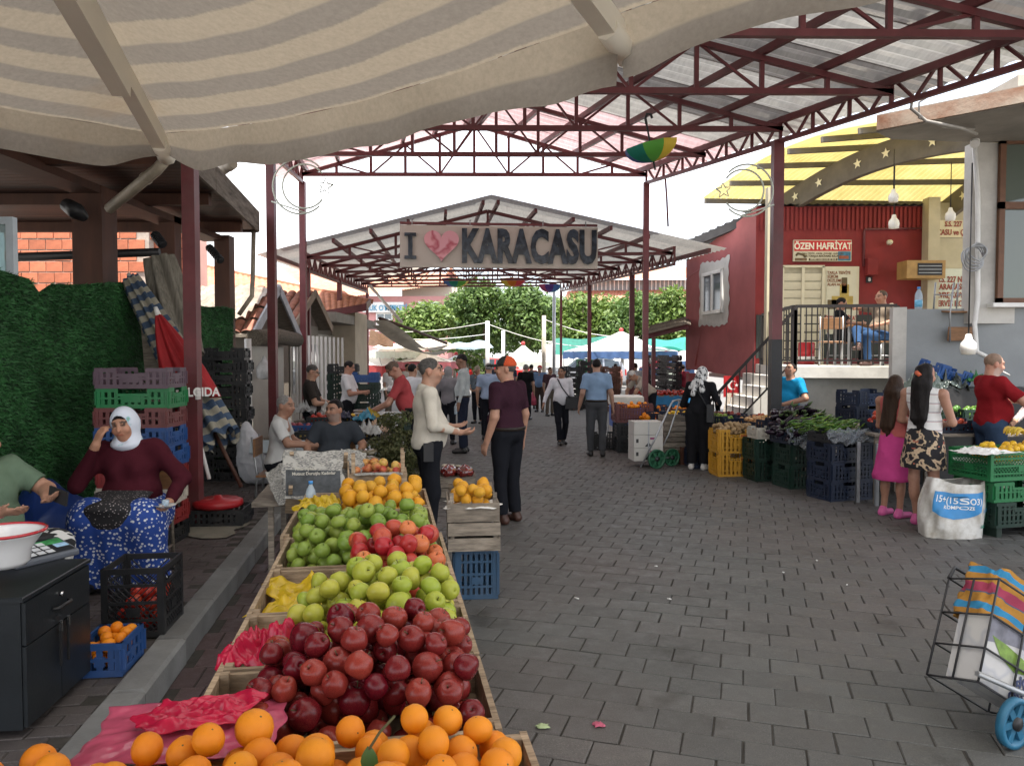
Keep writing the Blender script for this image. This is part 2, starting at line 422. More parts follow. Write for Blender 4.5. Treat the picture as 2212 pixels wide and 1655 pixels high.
p=eR(15.5);post(NC,p.x,15.5,0,p.z-0.15,0.11)
p=eR(11.5);post(NC,p.x,11.5,0.0,1.98,0.16,M_black,'post_foot');post(NC,p.x,11.5,1.98,p.z-0.15,0.15)
pp=G(422,1133,0.13)
po=post(NC,pp.x,pp.y,0.13,eL(7.4).z-0.1,0.12)
mb=MB();mb.bx(pp.x-.1,pp.x+.1,pp.y-.1,pp.y+.1,0.13,0.142);mb.build('base_plate',M_maroon,NC)
mb=MB();mb.bx(pp.x+0.045,pp.x+0.0625,pp.y-0.063,pp.y+0.02,1.33,1.43);mb.build('sticker',M_white,NC)
# ================================================================== FAR CANOPY
FC=thing('street_canopy','lower maroon steel gable canopy behind the hanging town sign','canopy',(-1,24,0))
def fL(d):f=(d-17)/15.8;return Vector((-4.62-1.53*f,d,3.90+0.75*f))
def fR(d):f=(d-17)/15.8;return Vector((3.58-1.52*f,d,4.00+0.70*f))
def fridge(d):
 p=(fL(d)+fR(d))/2;p.z+=0.98;return p
for i in range(7):
 d=17.2+i*2.6;truss(FC,fL(d),fR(d),fridge(d),8,0.07)
girder(FC,fL(17)-Vector((0,0,.25)),fL(32.8)-Vector((0,0,.25)),0.36,36)
girder(FC,fR(17)-Vector((0,0,.25)),fR(32.8)-Vector((0,0,.25)),0.36,36)
for e in(fL,fR):
 for k in range(0,6):
  f=k/5.2
  mb=MB();mb.beam(e(16.2).lerp(fridge(16.2),f-0.12 if k==0 else f)+Vector((0,0,.09)),e(33.2).lerp(fridge(33.2),f-0.12 if k==0 else f)+Vector((0,0,.09)),0.06,0.09);mb.build('purlin',M_maroon,FC)
d=16.0;k=0
while d<33:
 for e in(fL,fR):roof_sheet(FC,e,fridge,d,d+1.02,[M_zinc2,M_milky,M_zinc2][k%3],0.8,0.15)
 d+=1.0;k+=1
for e,ds in((fL,(17.6,23.4,32.6)),(fR,(20.7,26.5,32.6))):
 for d in ds:p=e(d);post(FC,p.x,d,0,p.z-0.2,0.13 if d<30 else 0.10)
mb=MB();mb.tube([D(790,607,31),D(868,697,30)],0.06,6);mb.build('drain_pipe',mat('pale_pipe',(0.55,0.5,0.45),0.5),FC)
# ================================================================== LEFT: timber porch, turf fence, brick house, kiosks
PB=thing('timber_porch','dark brown timber porch roof on thick posts above the turf fence','porch',(-4,8,0))
def ex(d):return-3.81+0.159*(11.5-d)
M_ceil=mat('ceiling_board',(0.055,0.021,0.014),0.55,0.3,3,0.15,25,stretch=(0.3,4,4),rnd=0.35)
d=0.5  # near boards and slab lengthened out of view to shade the pavement
while d<11.45:
 mb=MB();mb.bx(-10,ex(d)-0.03,d,d+0.128,3.62,3.645);mb.build('ceiling_board',M_ceil,PB);d+=0.135
mb=MB();mb.add([(-10,0.4,3.66),(ex(0.4),0.4,3.66),(ex(11.6),11.6,3.66),(-10,11.6,3.66),(-10,0.4,3.9),(ex(0.4),0.4,3.9),(ex(11.6),11.6,3.9),(-10,11.6,3.9)],[(0,3,2,1),(4,5,6,7),(0,1,5,4),(1,2,6,5),(2,3,7,6),(3,0,4,7)])
mb.build('roof_slab',mat('roof_felt',(0.12,0.10,0.09),0.9),PB)
M_fascia=mat('weathered_fascia',(0.19,0.165,0.14),0.9,0.45,3,0.5,25,stretch=(4,0.5,6),c2=(0.07,0.055,0.045))
for a,b_ in((0.4,3.2),(3.22,5.9),(5.92,8.7),(8.72,11.6)):
 mb=MB();mb.beam((ex(a)+0.02,a,3.74),(ex(b_)+0.02,b_,3.74),0.035,0.30);mb.build('fascia_board',M_fascia,PB)
mb=MB();mb.beam((-10,11.62,3.70),(ex(11.6),11.62,3.70),0.04,0.22);mb.build('end_board',M_ceil,PB)
for k in range(4):
 mb=MB();mb.beam((-10,5.2+k*1.9,3.55),(ex(5.2+k*1.9)-0.1,5.2+k*1.9,3.55),0.09,0.13);mb.build('ceiling_joist',M_brown,PB)
mb=MB();mb.bx(-5.6,-5.45,0.4,6.4,0.1,3.6);mb.build('unseen_back_wall',M_brown,PB)  # unseen wall added to cut light bouncing in under the porch
for u,x,w in((211,-4.4,0.31),(372,-4.35,0.20),(488,-4.25,0.22)):
 d=x/((u-1106)/F);post(PB,x,d,0.1,3.5,w,M_brown)
mb=MB();mb.bx(-4.55,-4.25,5.0,11.4,3.42,3.5);mb.build('wall_plate',M_brown,PB)
M_pipe=mat('dirty_pipe',(0.36,0.31,0.24),0.5,0.3,6,dirt=0.5)
dp=thing('drain_pipe','short slanting cream drain pipe under the porch eave near the umbrella','pipe',D(290,400,7.4));
MB().tube([D(236,452,7.5),D(338,368,7.1),D(352,352,7.05),D(352,335,7.05)],0.052,8).build('pipe_run',M_pipe,dp)
MB().tube([D(312,389,7.21),D(318,384,7.19)],0.06,8).build('pipe_collar',M_pipe,dp)
dp=thing('drain_pipe','pale drain pipe sticking out past the weathered fascia board','pipe',D(460,385,10))
MB().tube([D(404,425,10.2),D(500,355,9.4)],0.06,8).build('pipe_run',M_pipe,dp)
MB().tube([D(492,361,9.45),D(503,353,9.38)],0.068,8).build('pipe_collar',M_pipe,dp)
dp=thing('drain_pipe','thin upright pipe at the far corner of the timber porch','pipe',D(546,640,11.6))
MB().tube([D(548,495,11.6),D(546,600,11.6),D(544,640,11.6),D(516,680,11.6)],0.035,8).build('pipe_run',M_pipe,dp)
mb=MB();mb.tube([D(30,556,9.0),D(345,545,9.2)],0.05,8);tag(mb.build('black_pipe',M_black),'black horizontal pipe above the turf fence','pipe')
fl=thing('floodlight','black floodlight fixed on the thick brown porch post','lamp',D(163,455,7.6))
mb=MB();mb.tube([D(145,444,7.7),D(165,457,7.6),D(182,470,7.7)],[0.07,0.085,0.05],10);mb.build('housing',M_black,fl)
for nm,lb,a,b_ in(('spring_bracket','black ribbed bracket leaning out beside the maroon post',(452,535,10.5),(478,565,10.3)),('spring_bracket','black ribbed bracket beside the leaning folded parasols',(335,508,8.6),(352,530,8.5))):
 t=thing(nm,lb,'bracket',D(*a));A,B=D(*a),D(*b_)
 MB().tube([A,B],0.03,8).build('bar',M_black,t)
 for k in range(7):
  q=A.lerp(B,k/7);MB().tube([q,A.lerp(B,k/7+0.07)],0.055,8).build('ring',M_black,t)
wn=thing('window_frame','pale grey window frame at the left edge above the turf','window',D(15,600,6.4))
M_alu=mat('pale_aluminium',(0.50,0.56,0.60),0.4,0.08)
A=D(-60,470,6.4);B=D(35,600,6.4)
mb=MB();mb.bx(B.x-0.06,B.x,6.37,6.43,B.z,A.z-0.06);mb.bx(A.x,B.x,6.37,6.43,A.z-0.06,A.z);mb.bx(A.x,B.x,6.37,6.43,B.z-0.05,B.z);mb.build('frame',M_alu,wn)
mb=MB();mb.bx(A.x,B.x-0.06,6.395,6.405,B.z,A.z-0.06);mb.build('pane',glassm('window_glass',(0.5,0.62,0.62),0.05,0.4),wn)
TF=thing('turf_fence','tall fence panel covered in dark green artificial turf behind the seated women','fence',(-4,8,0.1))
M_turf=mat('turf_back',(0.010,0.035,0.012),0.95,0.4,10)
M_blade=mat('turf_blade',(0.032,0.118,0.036),0.5,0.5,2.2,spec=0.25,c2=(0.012,0.048,0.015))
def fence_x(d):return-4.02-0.02*(d-6)
def turf(d0,d1,ztop,zbot,name_n,rs):
 def fn(a,b):
  d=d0+(d1-d0)*a;zt=ztop(a);z=zbot+(zt-zbot)*b
  return(fence_x(d)+0.02*math.sin(d*3+z*2),d,z)
 mb=MB();mb.grid(fn,30,10)
 p=mb.build('turf_backing',M_turf,TF)
 r=np.random.RandomState(rs);N=name_n
 a=r.rand(N);bq=r.rand(N)
 d=d0+(d1-d0)*a;zt=np.array([ztop(q)for q in a]);z=zbot+(zt-zbot)*np.clip(bq,0,1)
 x=fence_x(d)+0.02*np.sin(d*3+z*2)
 L=0.022+0.03*r.rand(N);w=0.006+0.004*r.rand(N)
 dx=0.45+0.5*r.rand(N);dy=r.randn(N)*0.5;dz=-0.25+0.6*r.randn(N)
 nn=np.sqrt(dx*dx+dy*dy+dz*dz);dx,dy,dz=dx/nn,dy/nn,dz/nn
 tip=np.stack([x+dx*L,d+dy*L,z+dz*L],1);base=np.stack([x,d,z],1)
 side=np.stack([r.randn(N)*0.2,-dz,dy],1);side/=np.linalg.norm(side,axis=1)[:,None]+1e-6;side*=w[:,None]/2
 mid=base*0.4+tip*0.6
 V=np.empty((N,4,3));V[:,0]=base-side;V[:,1]=base+side;V[:,2]=mid+side;V[:,3]=tip
 me=bpy.data.meshes.new('turf_blades');me.from_pydata(V.reshape(-1,3).tolist(),[],np.arange(N*4).reshape(-1,4).tolist());me.materials.append(M_blade)
 o=link('turf_blades',me,TF,True);o['kind']='stuff'
def top1(a):return 2.38+0.10*a+0.05*math.sin(a*9)-0.10*max(0,math.sin(a*31))*(0.45<a<0.52)
turf(4.7,8.75,top1,0.15,60000,1)
turf(9.2,11.35,lambda a:2.42+0.02*math.sin(a*9)-0.12*a*0,0.15,24000,2)
for d in(4.8,6.8,8.7,9.3,11.3):mb=MB();mb.bx(fence_x(d)-0.09,fence_x(d)-0.04,d-.03,d+.03,0.12,2.3);mb.build('fence_post',M_brown,TF)
BH=thing('brick_house','unplastered red brick house wall seen above the turf fence','house',(-8,14,0))
M_brick=mat('hollow_brick',(0.42,0.135,0.07),0.9,0.2,10,0.4,50,rnd=0.22)
M_mortar=mat('mortar',(0.36,0.30,0.25),0.95,0.2,10)
x0,x1=D(10,560,14).x,D(323,560,14).x
mb=MB();mb.bx(x0,x1-0.012,14.012,14.3,0,4.35);mb.build('wall',M_mortar,BH)
bm_=MB().bbox(-0.143,0.143,-0.05,0.05,-0.088,0.088,0.006);bme=bm_.mesh('brick',M_brick)
for j in range(14):
 for i in range(10):
  x=x0+0.15+i*0.3+(0.15 if j%2 else 0);z=1.55+j*0.2
  if x<x1-0.13:link('brick',bme,BH,True,(x,14.045-0.01*random.random(),z),Euler((0,0,random.gauss(0,.01))))
for j in range(14):
 for i in range(6):
  y=14.2+i*0.3+(0.15 if j%2 else 0);z=1.55+j*0.2
  link('brick',bme,BH,True,(x1-0.03,y,z),Euler((0,0,math.pi/2)))
mb=MB();mb.bx(x1-0.4,x1-0.08,14.3,16.2,0,4.4);mb.build('side_wall',M_mortar,BH)
mb=MB();mb.bx(x0-.1,x1+0.06,13.93,16.3,4.36,4.55);mb.build('ring_beam',mat('bare_concrete',(0.38,0.34,0.29),0.9,0.15,4),BH)
PH=thing('pink_house','pale pink plastered house wall behind the brick house','house',(-7,18,0))
A,B=D(225,440,19),D(345,640,19)
mb=MB();mb.bx(A.x,B.x,19,22,0,6.2);mb.build('wall',mat('pink_plaster',(0.55,0.34,0.29),0.9,0.1,2),PH)
w0,w1=D(283,505,18.9),D(312,600,18.9)
mb=MB();mb.bx(w0.x,w1.x,18.90,18.98,w1.z,w0.z);f_=mb.build('window',M_white,PH)
mb=MB();mb.bx(w0.x+.06,w1.x-.06,18.88,18.897,w1.z+.07,w0.z-.07);mb.build('pane',glassm('dark_glass',(0.15,0.18,0.2),0.08,0.2),f_)
TH=thing('tiled_house','cream house with long orange tiled roof rising behind the kiosks','house',(-9,23,0))
A,B,C_,E_=D(405,568,29),D(800,652,24),D(790,664,21.5),D(400,730,21.5)
def rf(a,b):
 p=E_.lerp(C_,a).lerp(A.lerp(B,a),b)
 return p+Vector((0,0,0.035*abs(math.sin(a*32*math.pi))+0.03*((b*16)%1)))
M_tile=mat('clay_tile',(0.46,0.20,0.115),0.85,0.25,4,0.2,30,c2=(0.30,0.12,0.07))
mb=MB();mb.grid(rf,128,64,0,False);o=mb.build('roof_tiles',M_tile,TH);o['kind']='stuff'
mb=MB();mb.beam(E_,C_,0.05,0.2);mb.beam(C_,B,0.05,0.2);mb.build('fascia',M_maroon,TH)
M_cream=mat('cream_wall',(0.52,0.45,0.35),0.9,0.1,2,dirt=0.2)
mb=MB();mb.bx(-16,C_.x-0.4,22.0,23.8,0,C_.z-0.1);mb.build('wall',M_cream,TH)
mb=MB();mb.beam(A,B,0.25,0.14);mb.build('ridge_tiles',M_tile,TH)
M_tile2=mat('old_clay_tile',(0.30,0.13,0.09),0.85,0.3,5,0.2,30,rnd=0.3)
M_shut=mat('shutter_metal',(0.36,0.335,0.29),0.5,0.08,3,dirt=0.2)
M_beige=mat('kiosk_panel',(0.18,0.155,0.125),0.7,0.15,2,dirt=0.35)
tile_me=MB()
for k in range(7):
 a0,a1=math.pi*k/7,math.pi*(k+1)/7
 q=lambda a,y,r:(r*math.cos(a),y,r*0.62*math.sin(a))
 tile_me.add([q(a0,-0.19,0.10),q(a1,-0.19,0.10),q(a1,0.19,0.085),q(a0,0.19,0.085)],[(0,1,2,3)],0,True)
tile_mesh=tile_me.mesh('roof_tile',M_tile2)
def kiosk(label,xf,d0,d1,ze,za,depth,front,bargem):
 """hut with its gable end on the street side (plane x = xf), ridge running left"""
 K=thing('market_kiosk',label,'kiosk',(xf,(d0+d1)/2,0),group='kiosks along the left side')
 dm=(d0+d1)/2
 mb=MB();mb.bx(xf-depth,xf-0.25,d0+0.25,d1-0.25,0.0,ze);mb.build('wall',M_beige,K)
 for gxx in(xf-0.24,xf-depth):MB().add([(gxx,d0+0.25,ze),(gxx,d1-0.25,ze),(gxx,dm,za-0.15)],[(0,1,2)]).build('gable',mat('gable_board',(0.10,0.075,0.06),0.85,0.3,4),K)
 for sgn,de in((-1,d0-0.1),(1,d1+0.1)):
  mb=MB();n=Vector((0,0,0.05));a,b_,c_,e_=Vector((xf,de,ze-0.08)),Vector((xf-depth,de,ze-0.08)),Vector((xf-depth,dm,za)),Vector((xf,dm,za))
  mb.add([a,b_,c_,e_,a+n,b_+n,c_+n,e_+n],[(0,1,2,3),(7,6,5,4),(0,3,7,4),(0,4,5,1)]);mb.build('roof_deck',M_oldwood,K)
  sl_=math.atan2(za-ze+0.08,abs(dm-de));L=math.hypot(za-ze+0.08,dm-de)
  if sgn<0:
   nr=max(2,int(L/0.34));nc=int(depth/0.21)
   for r_ in range(nr):
    for c2 in range(nc):
     f=(r_+0.5)/nr;p=Vector((xf-0.1-c2*0.21,de+(dm-de)*f,ze-0.08+(za-ze+0.08)*f+0.055))
     link('roof_tile',tile_mesh,K,True,p,Euler((sl_*1.0+random.gauss(0,.02),0,random.gauss(0,.02))))
  mb=MB();mb.beam((xf+0.02,de,ze-0.05),(xf+0.02,dm,za+0.04),0.035,0.17);mb.build('barge_board',bargem,K)
 front(K);return K
M_barge=mat('barge_paint',(0.33,0.35,0.38),0.6,0.2,4,dirt=0.3)
M_barge2=mat('barge_timber',(0.27,0.20,0.15),0.7,0.3,4)
def front1(K):
 mb=MB();mb.tube([(-4.12,12.3,2.02),(-4.16,13.6,2.08),(-4.2,15.0,2.04)],0.14,10);mb.build('rolled_net',mat('rolled_net',(0.10,0.085,0.065),0.95,0.6,40,0.8,70),K)
 mb=MB();mb.bx(-4.43,-4.40,13.0,13.9,0.05,1.9);mb.build('door',M_shut,K)
 mb=MB();mb.bx(-4.43,-4.40,14.0,14.8,0.05,1.9);mb.build('door',M_shut,K)
 def pl(a,b):
  return Vector((-4.35-1.4*a,12.55+1.3*b,2.25+0.62*b+0.10+0.06*math.sin(17*a+9*b)*math.sin(13*b+3*a)+0.03*math.sin(41*a+23*b)))
 mb=MB();mb.grid(pl,30,24,0,True);mb.build('plastic_sheet',mat('brown_plastic',(0.30,0.25,0.20),0.35,0.3,6,trans=0.2),K)
kiosk('kiosk with a brown plastic sheet over its roof tiles, next to the turf fence',-4.25,12.7,15.3,2.12,2.92,2.6,front1,M_barge)
def front2(K):
 for k in range(4):
  mb=MB();mb.bx(-4.83,-4.80,16.7+k*0.62,17.25+k*0.62,0.1,2.2);dr=mb.build('door',M_shut,K)
  mb=MB();mb.bx(-4.795,-4.785,16.78+k*0.62,17.17+k*0.62,0.9,2.0);mb.build('pane',glassm('kiosk_glass',(0.35,0.37,0.38),0.05,0.25),dr)
kiosk('kiosk with clean red barrel tiles and glazed doors, middle of the left row',-4.6,16.4,19.5,2.45,3.15,3.0,front2,M_barge2)
SH=thing('flat_shop','flat roofed shop with roller shutters behind the tiled kiosks','shop',(-5.6,21.5,0))
mb=MB();mb.bx(-10,-5.15,19.6,25,0,2.55);mb.build('wall',M_beige,SH)
mb=MB();mb.bx(-10.2,-4.5,19.7,25.4,2.6,2.85);mb.build('roof',mat('shop_roof',(0.26,0.24,0.21),0.8,0.2,3),SH)
for k in range(3):
 sh=MB().bx(-5.14,-5.10,19.8+k*1.7,21.3+k*1.7,0.2,2.3).build('shutter',M_shut,SH)
 for j in range(18):
  mb=MB();mb.bx(-5.10,-5.08,19.8+k*1.7,21.3+k*1.7,0.25+j*0.115,0.33+j*0.115);mb.build('slat',M_shut,sh)
ls=thing('lattice_screen','white metal bar screen standing in front of the kiosk doors','screen',(-4.3,16,0))
for k in range(12):
 mb=MB();p=D(640+k*9,700,15.2+0.25*k);mb.bx(p.x-.02,p.x+.02,p.y-.02,p.y+.02,0.05,2.15);mb.build('bar',M_white,ls)
AW=thing('folded_awning','long sagging grey awning stretched from the flat shop towards the umbrellas','awning',D(890,715,24))
M_awn=mat('awning_grey',(0.60,0.56,0.49),0.8,0.2,4,trans=0.3)
for k,(a0,a1,b0,b1)in enumerate(((822,692,962,748),(818,703,966,757))):
 def fw(a,b):
  p=D(a0,a1,22).lerp(D(b0,b1,27),a);p.z-=0.35*math.sin(math.pi*a);p.x+=0.4*b-0.2;p.z+=0.10*b*math.sin(7*a)
  return p
 mb=MB();mb.grid(fw,20,4);mb.build('fabric',M_awn,AW)
MB().tube([D(820,688,22),D(890,712,24.5),D(965,742,27)],0.05,6).build('arm',M_brown,AW)
def pole(u,vt,vb,d,w,label,mt,n=8):
 a=D(u,vt,d);z0=0
 mb=MB();mb.tube([(a.x,d,z0),(a.x,d,a.z)],w,n);return tag(mb.build('pole',mt),label,'pole')
pole(1053,694,0,36,0.10,'pale square pole left of the white gazebo',M_white,4)
pole(1175,682,0,34,0.09,'weathered timber pole right of the white gazebo',mat('pole_wood',(0.42,0.37,0.30),0.8,0.2))
pole(1197,628,0,33.2,0.07,'slim grey steel pole under the far canopy edge',M_steel)
pole(1087,715,0,40,0.09,'short pale pole in front of the plane trees',M_white)
for k,(a,b_)in enumerate((((760,712,34),(1053,697,36)),((1053,700,36),(1300,752,33)),((1175,690,34),(1380,728,34)),((780,724,40),(1053,722,40)))):
 A,B=D(*a),D(*b_);mb=MB();mb.tube([A.lerp(B,t/10)-Vector((0,0,0.25*math.sin(math.pi*t/10)))for t in range(11)],0.013,4)
 tag(mb.build('cable',M_white),['pale cable from the kiosks to the square pole','pale cable running right from the square pole','pale cable running right from the timber pole','lower pale cable left of the square pole'][k],'cable')
# ================================================================== RIGHT: red building, terrace, yellow roof, white building
M_red=mat('red_plaster',(0.21,0.022,0.022),0.75,0.15,3,0.2,30,dirt=0.1)
M_rose=mat('rose_plaster',(0.30,0.085,0.085),0.85,0.2,1.2,0.2,30,dirt=0.25)
M_cream2=mat('cream_column',(0.45,0.40,0.28),0.7,0.12,3)
M_grey=mat('grey_render',(0.27,0.285,0.29),0.85,0.1,2,0.15,40)
M_offw=mat('off_white_render',(0.52,0.50,0.46),0.85,0.1,2.5,0.2,30,dirt=0.35)
RB=thing('red_building','dark red building with a raised terrace and rose side wall','building',(7,17,0))
FZ=1.56
A=D(1632,600,16);
fx0=A.x;fx1=D(2230,600,16).x
mb=MB();mb.bx(fx0,D(2003,600,16).x,16,16.25,1.2,4.82);mb.build('front_wall',M_red,RB)
mb=MB();mb.bx(D(2003,600,16).x,fx1+1,16.05,16.3,1.2,4.9);mb.build('beige_wall',M_cream2,RB)
def sidex(d):return fx0-0.143*(d-16)
zb=1.30
mb=MB();a,b_=Vector((fx0,16,0)),Vector((sidex(19.9),19.9,0))
mb.add([(fx0,16.0,zb-0.05),(sidex(19.9),19.9,zb+0.1),(sidex(19.9),19.9,4.15),(fx0,16.0,4.80),(fx0+0.25,16.05,zb-0.05),(sidex(19.9)+0.25,19.9,zb+0.1),(sidex(19.9)+0.25,19.9,4.15),(fx0+0.25,16.05,4.80)],[(0,3,2,1),(4,5,6,7),(0,1,5,4),(1,2,6,5),(3,7,6,2),(0,4,7,3)]);mb.build('side_wall',M_rose,RB)
mb=MB();mb.bx(fx0+0.2,12,19.5,19.8,1.2,4.3);mb.build('unseen_back_wall',M_rose,RB)
yw0,yw1=17.55,18.75
def sidept(y,z,o=0.0):return Vector((sidex(y)-o,y,z))
wz0,wz1=2.72,3.72
mb=MB()
def ragged(a,b):
 y=yw0-0.28+(yw1-yw0+0.5)*a;z=wz0-0.28+(wz1-wz0+0.52)*b
 return sidept(y+(0.03*math.sin(9*b+1)+0.025*math.sin(31*b))*(a in(0,1)),z+(0.03*math.sin(7*a+2)+0.02*math.sin(37*a))*(b in(0,1)),0.012)
mb.grid(ragged,30,26,0,False);mb.build('plaster_patch',M_offw,RB)
mb=MB()
for y0,y1,z0,z1 in((yw0,yw1,wz0,wz0+.08),(yw0,yw1,wz1-.08,wz1),(yw0,yw0+.09,wz0,wz1),(yw1-.09,yw1,wz0,wz1),((yw0+yw1)/2-.04,(yw0+yw1)/2+.04,wz0,wz1)):
 mb.beam(sidept(y0,(z0+z1)/2,.03),sidept(y1,(z0+z1)/2,.03),0.05,z1-z0)
sw_=mb.build('window',M_white,RB)
mb=MB();mb.add([sidept(yw0,wz0,.02),sidept(yw1,wz0,.02),sidept(yw1,wz1,.02),sidept(yw0,wz1,.02)],[(0,3,2,1)]);mb.build('pane',glassm('dark_glass'),sw_)
MB().tube([D(1490,598,19.7),D(1520,578,18.8),D(1568,572,17.9),D(1552,600,18.1),D(1520,700,18.8),D(1502,790,19.2)],0.03,6).build('wall_pipe',M_rose,RB)
MB().tube([D(1487,560,19.95),D(1487,800,19.95)],0.06,6).build('gutter_pipe',mat('rusty_pipe',(0.22,0.17,0.13),0.7,0.3,3),RB)
M_dark=mat('dark_roof',(0.035,0.032,0.032),0.7,0.3,5)
P1,P2,P3,P4=D(1665,443,15.9),D(1432,545,20.0),D(1560,520,24),D(1800,440,20)
def rr(a,b):return P1.lerp(P2,a).lerp(P4.lerp(P3,a),b)+Vector((0,0,0.05*math.sin(a*90)))
mb=MB();mb.grid(rr,80,3,0,False);mb.build('roof',M_dark,RB)
mb=MB();mb.beam(P1-Vector((0,0,.10)),P2-Vector((0,0,.10)),0.08,0.2);mb.build('roof_edge',M_dark,RB)
for k in range(38):
 x=fx0+0.1+k*0.09
 mb=MB();mb.beam((x,15.97,4.80),(x,15.97,4.32+0.03*(k%2)),0.05,0.012,(0,1,0));mb.build('eave_slat',M_red,RB)
mb=MB()
for k in range(40):x=fx0+0.05+k*0.09;mb.add([(x,15.9,4.83+0.03*(k%2)),(x+.09,15.9,4.83+0.03*((k+1)%2)),(x+.09,17.5,4.95+0.03*((k+1)%2)),(x,17.5,4.95+0.03*(k%2))],[(0,1,2,3)])
mb.build('front_roof',M_dark,RB)
for x,y in((fx0+0.15,16.2),(sidex(19.8)+0.15,19.8)):post(RB,x,y,0,1.28,0.28,M_rose,'column')
mb=MB();mb.bx(fx0,11,16.05,19.7,zb-0.1,zb-0.002);mb.build('floor_slab',M_offw,RB)
mb=MB();mb.bx(fx0+1.2,11,17.2,17.3,0,zb-0.1);mb.build('store_wall',mat('dark_wall',(0.06,0.05,0.045),0.9),RB)
mb=MB();mb.add([(4.55,12.45,1.38),(6.3,12.2,1.38),(11,12.2,1.38),(11,16.0,1.38),(fx0+0.02,16.0,1.38),(4.55,12.45,FZ),(6.3,12.2,FZ),(11,12.2,FZ),(11,15.99,FZ),(fx0+0.02,15.99,FZ)],[(0,4,3,2,1),(5,6,7,8,9),(0,1,6,5),(1,2,7,6),(2,3,8,7),(3,4,9,8),(4,0,5,9)]);mb.build('terrace_slab',M_offw,RB)
mb=MB();mb.bx(4.75,6.6,12.75,12.9,0,1.38);mb.bx(4.75,4.9,12.9,15.8,0,1.38);mb.build('terrace_wall',M_offw,RB)
mb=MB();mb.bx(fx0+0.3,9.0,15.93,15.985,FZ,FZ+0.12);mb.build('skirting',M_maroon,RB)
mb=MB();mb.bx(fx0+0.02,8.6,15.95,15.99,FZ+0.12,FZ+1.02);mb.build('dado_panel',mat('dark_green_dado',(0.028,0.035,0.032),0.6),RB)
for k in range(8):
 t0=k/8;x=4.62-t0*1.15;y=13.2+t0*0.35;z=FZ-0.19*(k+1)+0.02
 mb=MB();mb.bx(x-0.17,x,y,y+1.1,0,z);mb.build('stair_step',M_offw,RB)
RL=thing('terrace_railing','black steel railing along the terrace edge and down the stairs','railing',(5.2,12.5,FZ))
M_rail=mat('rail_black',(0.018,0.014,0.013),0.5,0.2)
rA,rB,rC=Vector((4.62,12.55,0)),Vector((6.15,12.30,0)),Vector((3.32,13.05,-FZ-0.02))
rT=Vector((4.62,12.55,0))
def rail(A,B,n,h=0.98,z=FZ):
 a,b=A+Vector((0,0,z)),B+Vector((0,0,z));up=Vector((0,0,h))
 MB().beam(a+up,b+up,0.05).build('hand_rail',M_rail,RL);MB().beam(a+Vector((0,0,.10)),b+Vector((0,0,.10)),0.03).build('bottom_rail',M_rail,RL)
 for k in range(n+1):
  p=a.lerp(b,k/n);w=0.06 if k in(0,n)else 0.016
  MB().beam(p+Vector((0,0,0 if w>.03 else .1)),p+up,w).build('baluster',M_rail,RL)
rail(rA,rB,18);rail(rA+Vector((-0.01,0,0)),rC,13,0.92)
rail(Vector((fx0-0.1,15.2,0)),rA+Vector((0,0.05,0)),14)
gx=lambda u:D(u,600,15.95).x
gz=lambda v:D(1800,v,15.95).z
def facade_box(name,u0,u1,v0,v1,y,th,mt,par):
 mb=MB();mb.bx(gx(u0),gx(u1),y-th,y,gz(v1),gz(v0));return mb.build(name,mt,par)
M_wcream=mat('cream_frame',(0.60,0.55,0.40),0.5,0.05)
wf=facade_box('window',1690,1776,578,832,15.99,0.035,mat('blind_back',(0.42,0.38,0.27),0.6),RB)
for k in range(13):
 z0=gz(832)+0.05+k*0.175;mb=MB();mb.box(((gx(1690)+gx(1776))/2,15.935,z0+0.08),(gx(1776)-gx(1690)-0.06,0.01,0.15),(0.25,0,0));mb.build('blind_slat',mat('blind_slat',(0.62,0.57,0.42),0.5,0.06),wf)
for u0,u1,v0,v1 in((1688,1692,576,834),(1730,1736,578,832),(1774,1779,576,834),(1688,1779,574,579)):facade_box('frame',u0,u1,v0,v1,15.92,0.03,M_wcream,wf)
dr=facade_box('poster_door',1779,1856,576,780,15.99,0.035,M_wcream,RB)
facade_box('poster',1785,1850,583,722,15.95,0.006,mat('poster_cream',(0.58,0.55,0.42),0.4,0.05),dr)
M_dozer=mat('poster_yellow',(0.42,0.30,0.07),0.5,0.3,9)
M_dark2=mat('poster_dark',(0.10,0.07,0.03),0.5)
for q in((1797,1843,640,662,M_dozer),(1788,1812,648,668,M_dark2),(1814,1834,615,640,M_dozer),(1818,1830,600,634,M_dark2),(1812,1846,660,668,M_dark2)):
 facade_box('print',*q[:4],15.943,0.003,q[4],dr)
M_prt=mat('print_brown',(0.22,0.08,0.03),0.5)
for k,s_ in enumerate(('TARLA TESVİYE','SÜRÜM','DÜZLEME','ALAN AÇMA')):put_text(s_,0.085,M_prt,dr,(gx(1787),15.94,gz(590+k*8.4)),0,0.002,0.002,0.8,align='LEFT')
put_text('ÖZEN HAFRİYAT',0.12,mat('print_red',(0.35,0.03,0.02),0.5),dr,(gx(1818),15.94,gz(688)),0,0.002,0.003,0.72)
facade_box('print',1795,1845,700,712,15.943,0.003,M_dark2,dr)
put_text('0 544 407 40 40',0.08,M_wcream,dr,(gx(1820),15.938,gz(706)),0,0.002,0.002,0.75)
SG=thing('shop_sign','red and white excavation firm sign on the dark red wall','sign',(gx(1775),15.9,gz(541)))
facade_box('board',1713,1838,519,565,15.99,0.05,M_wcream,SG)
facade_box('red_band',1714.5,1836.5,520.5,543,15.94,0.004,mat('sign_red',(0.50,0.02,0.02),0.4),SG)
put_text('ÖZEN HAFRİYAT',0.19,mat('sign_cream',(0.75,0.72,0.58),0.5),SG,(gx(1776),15.935,gz(533)),0,0.003,0.006,0.80)
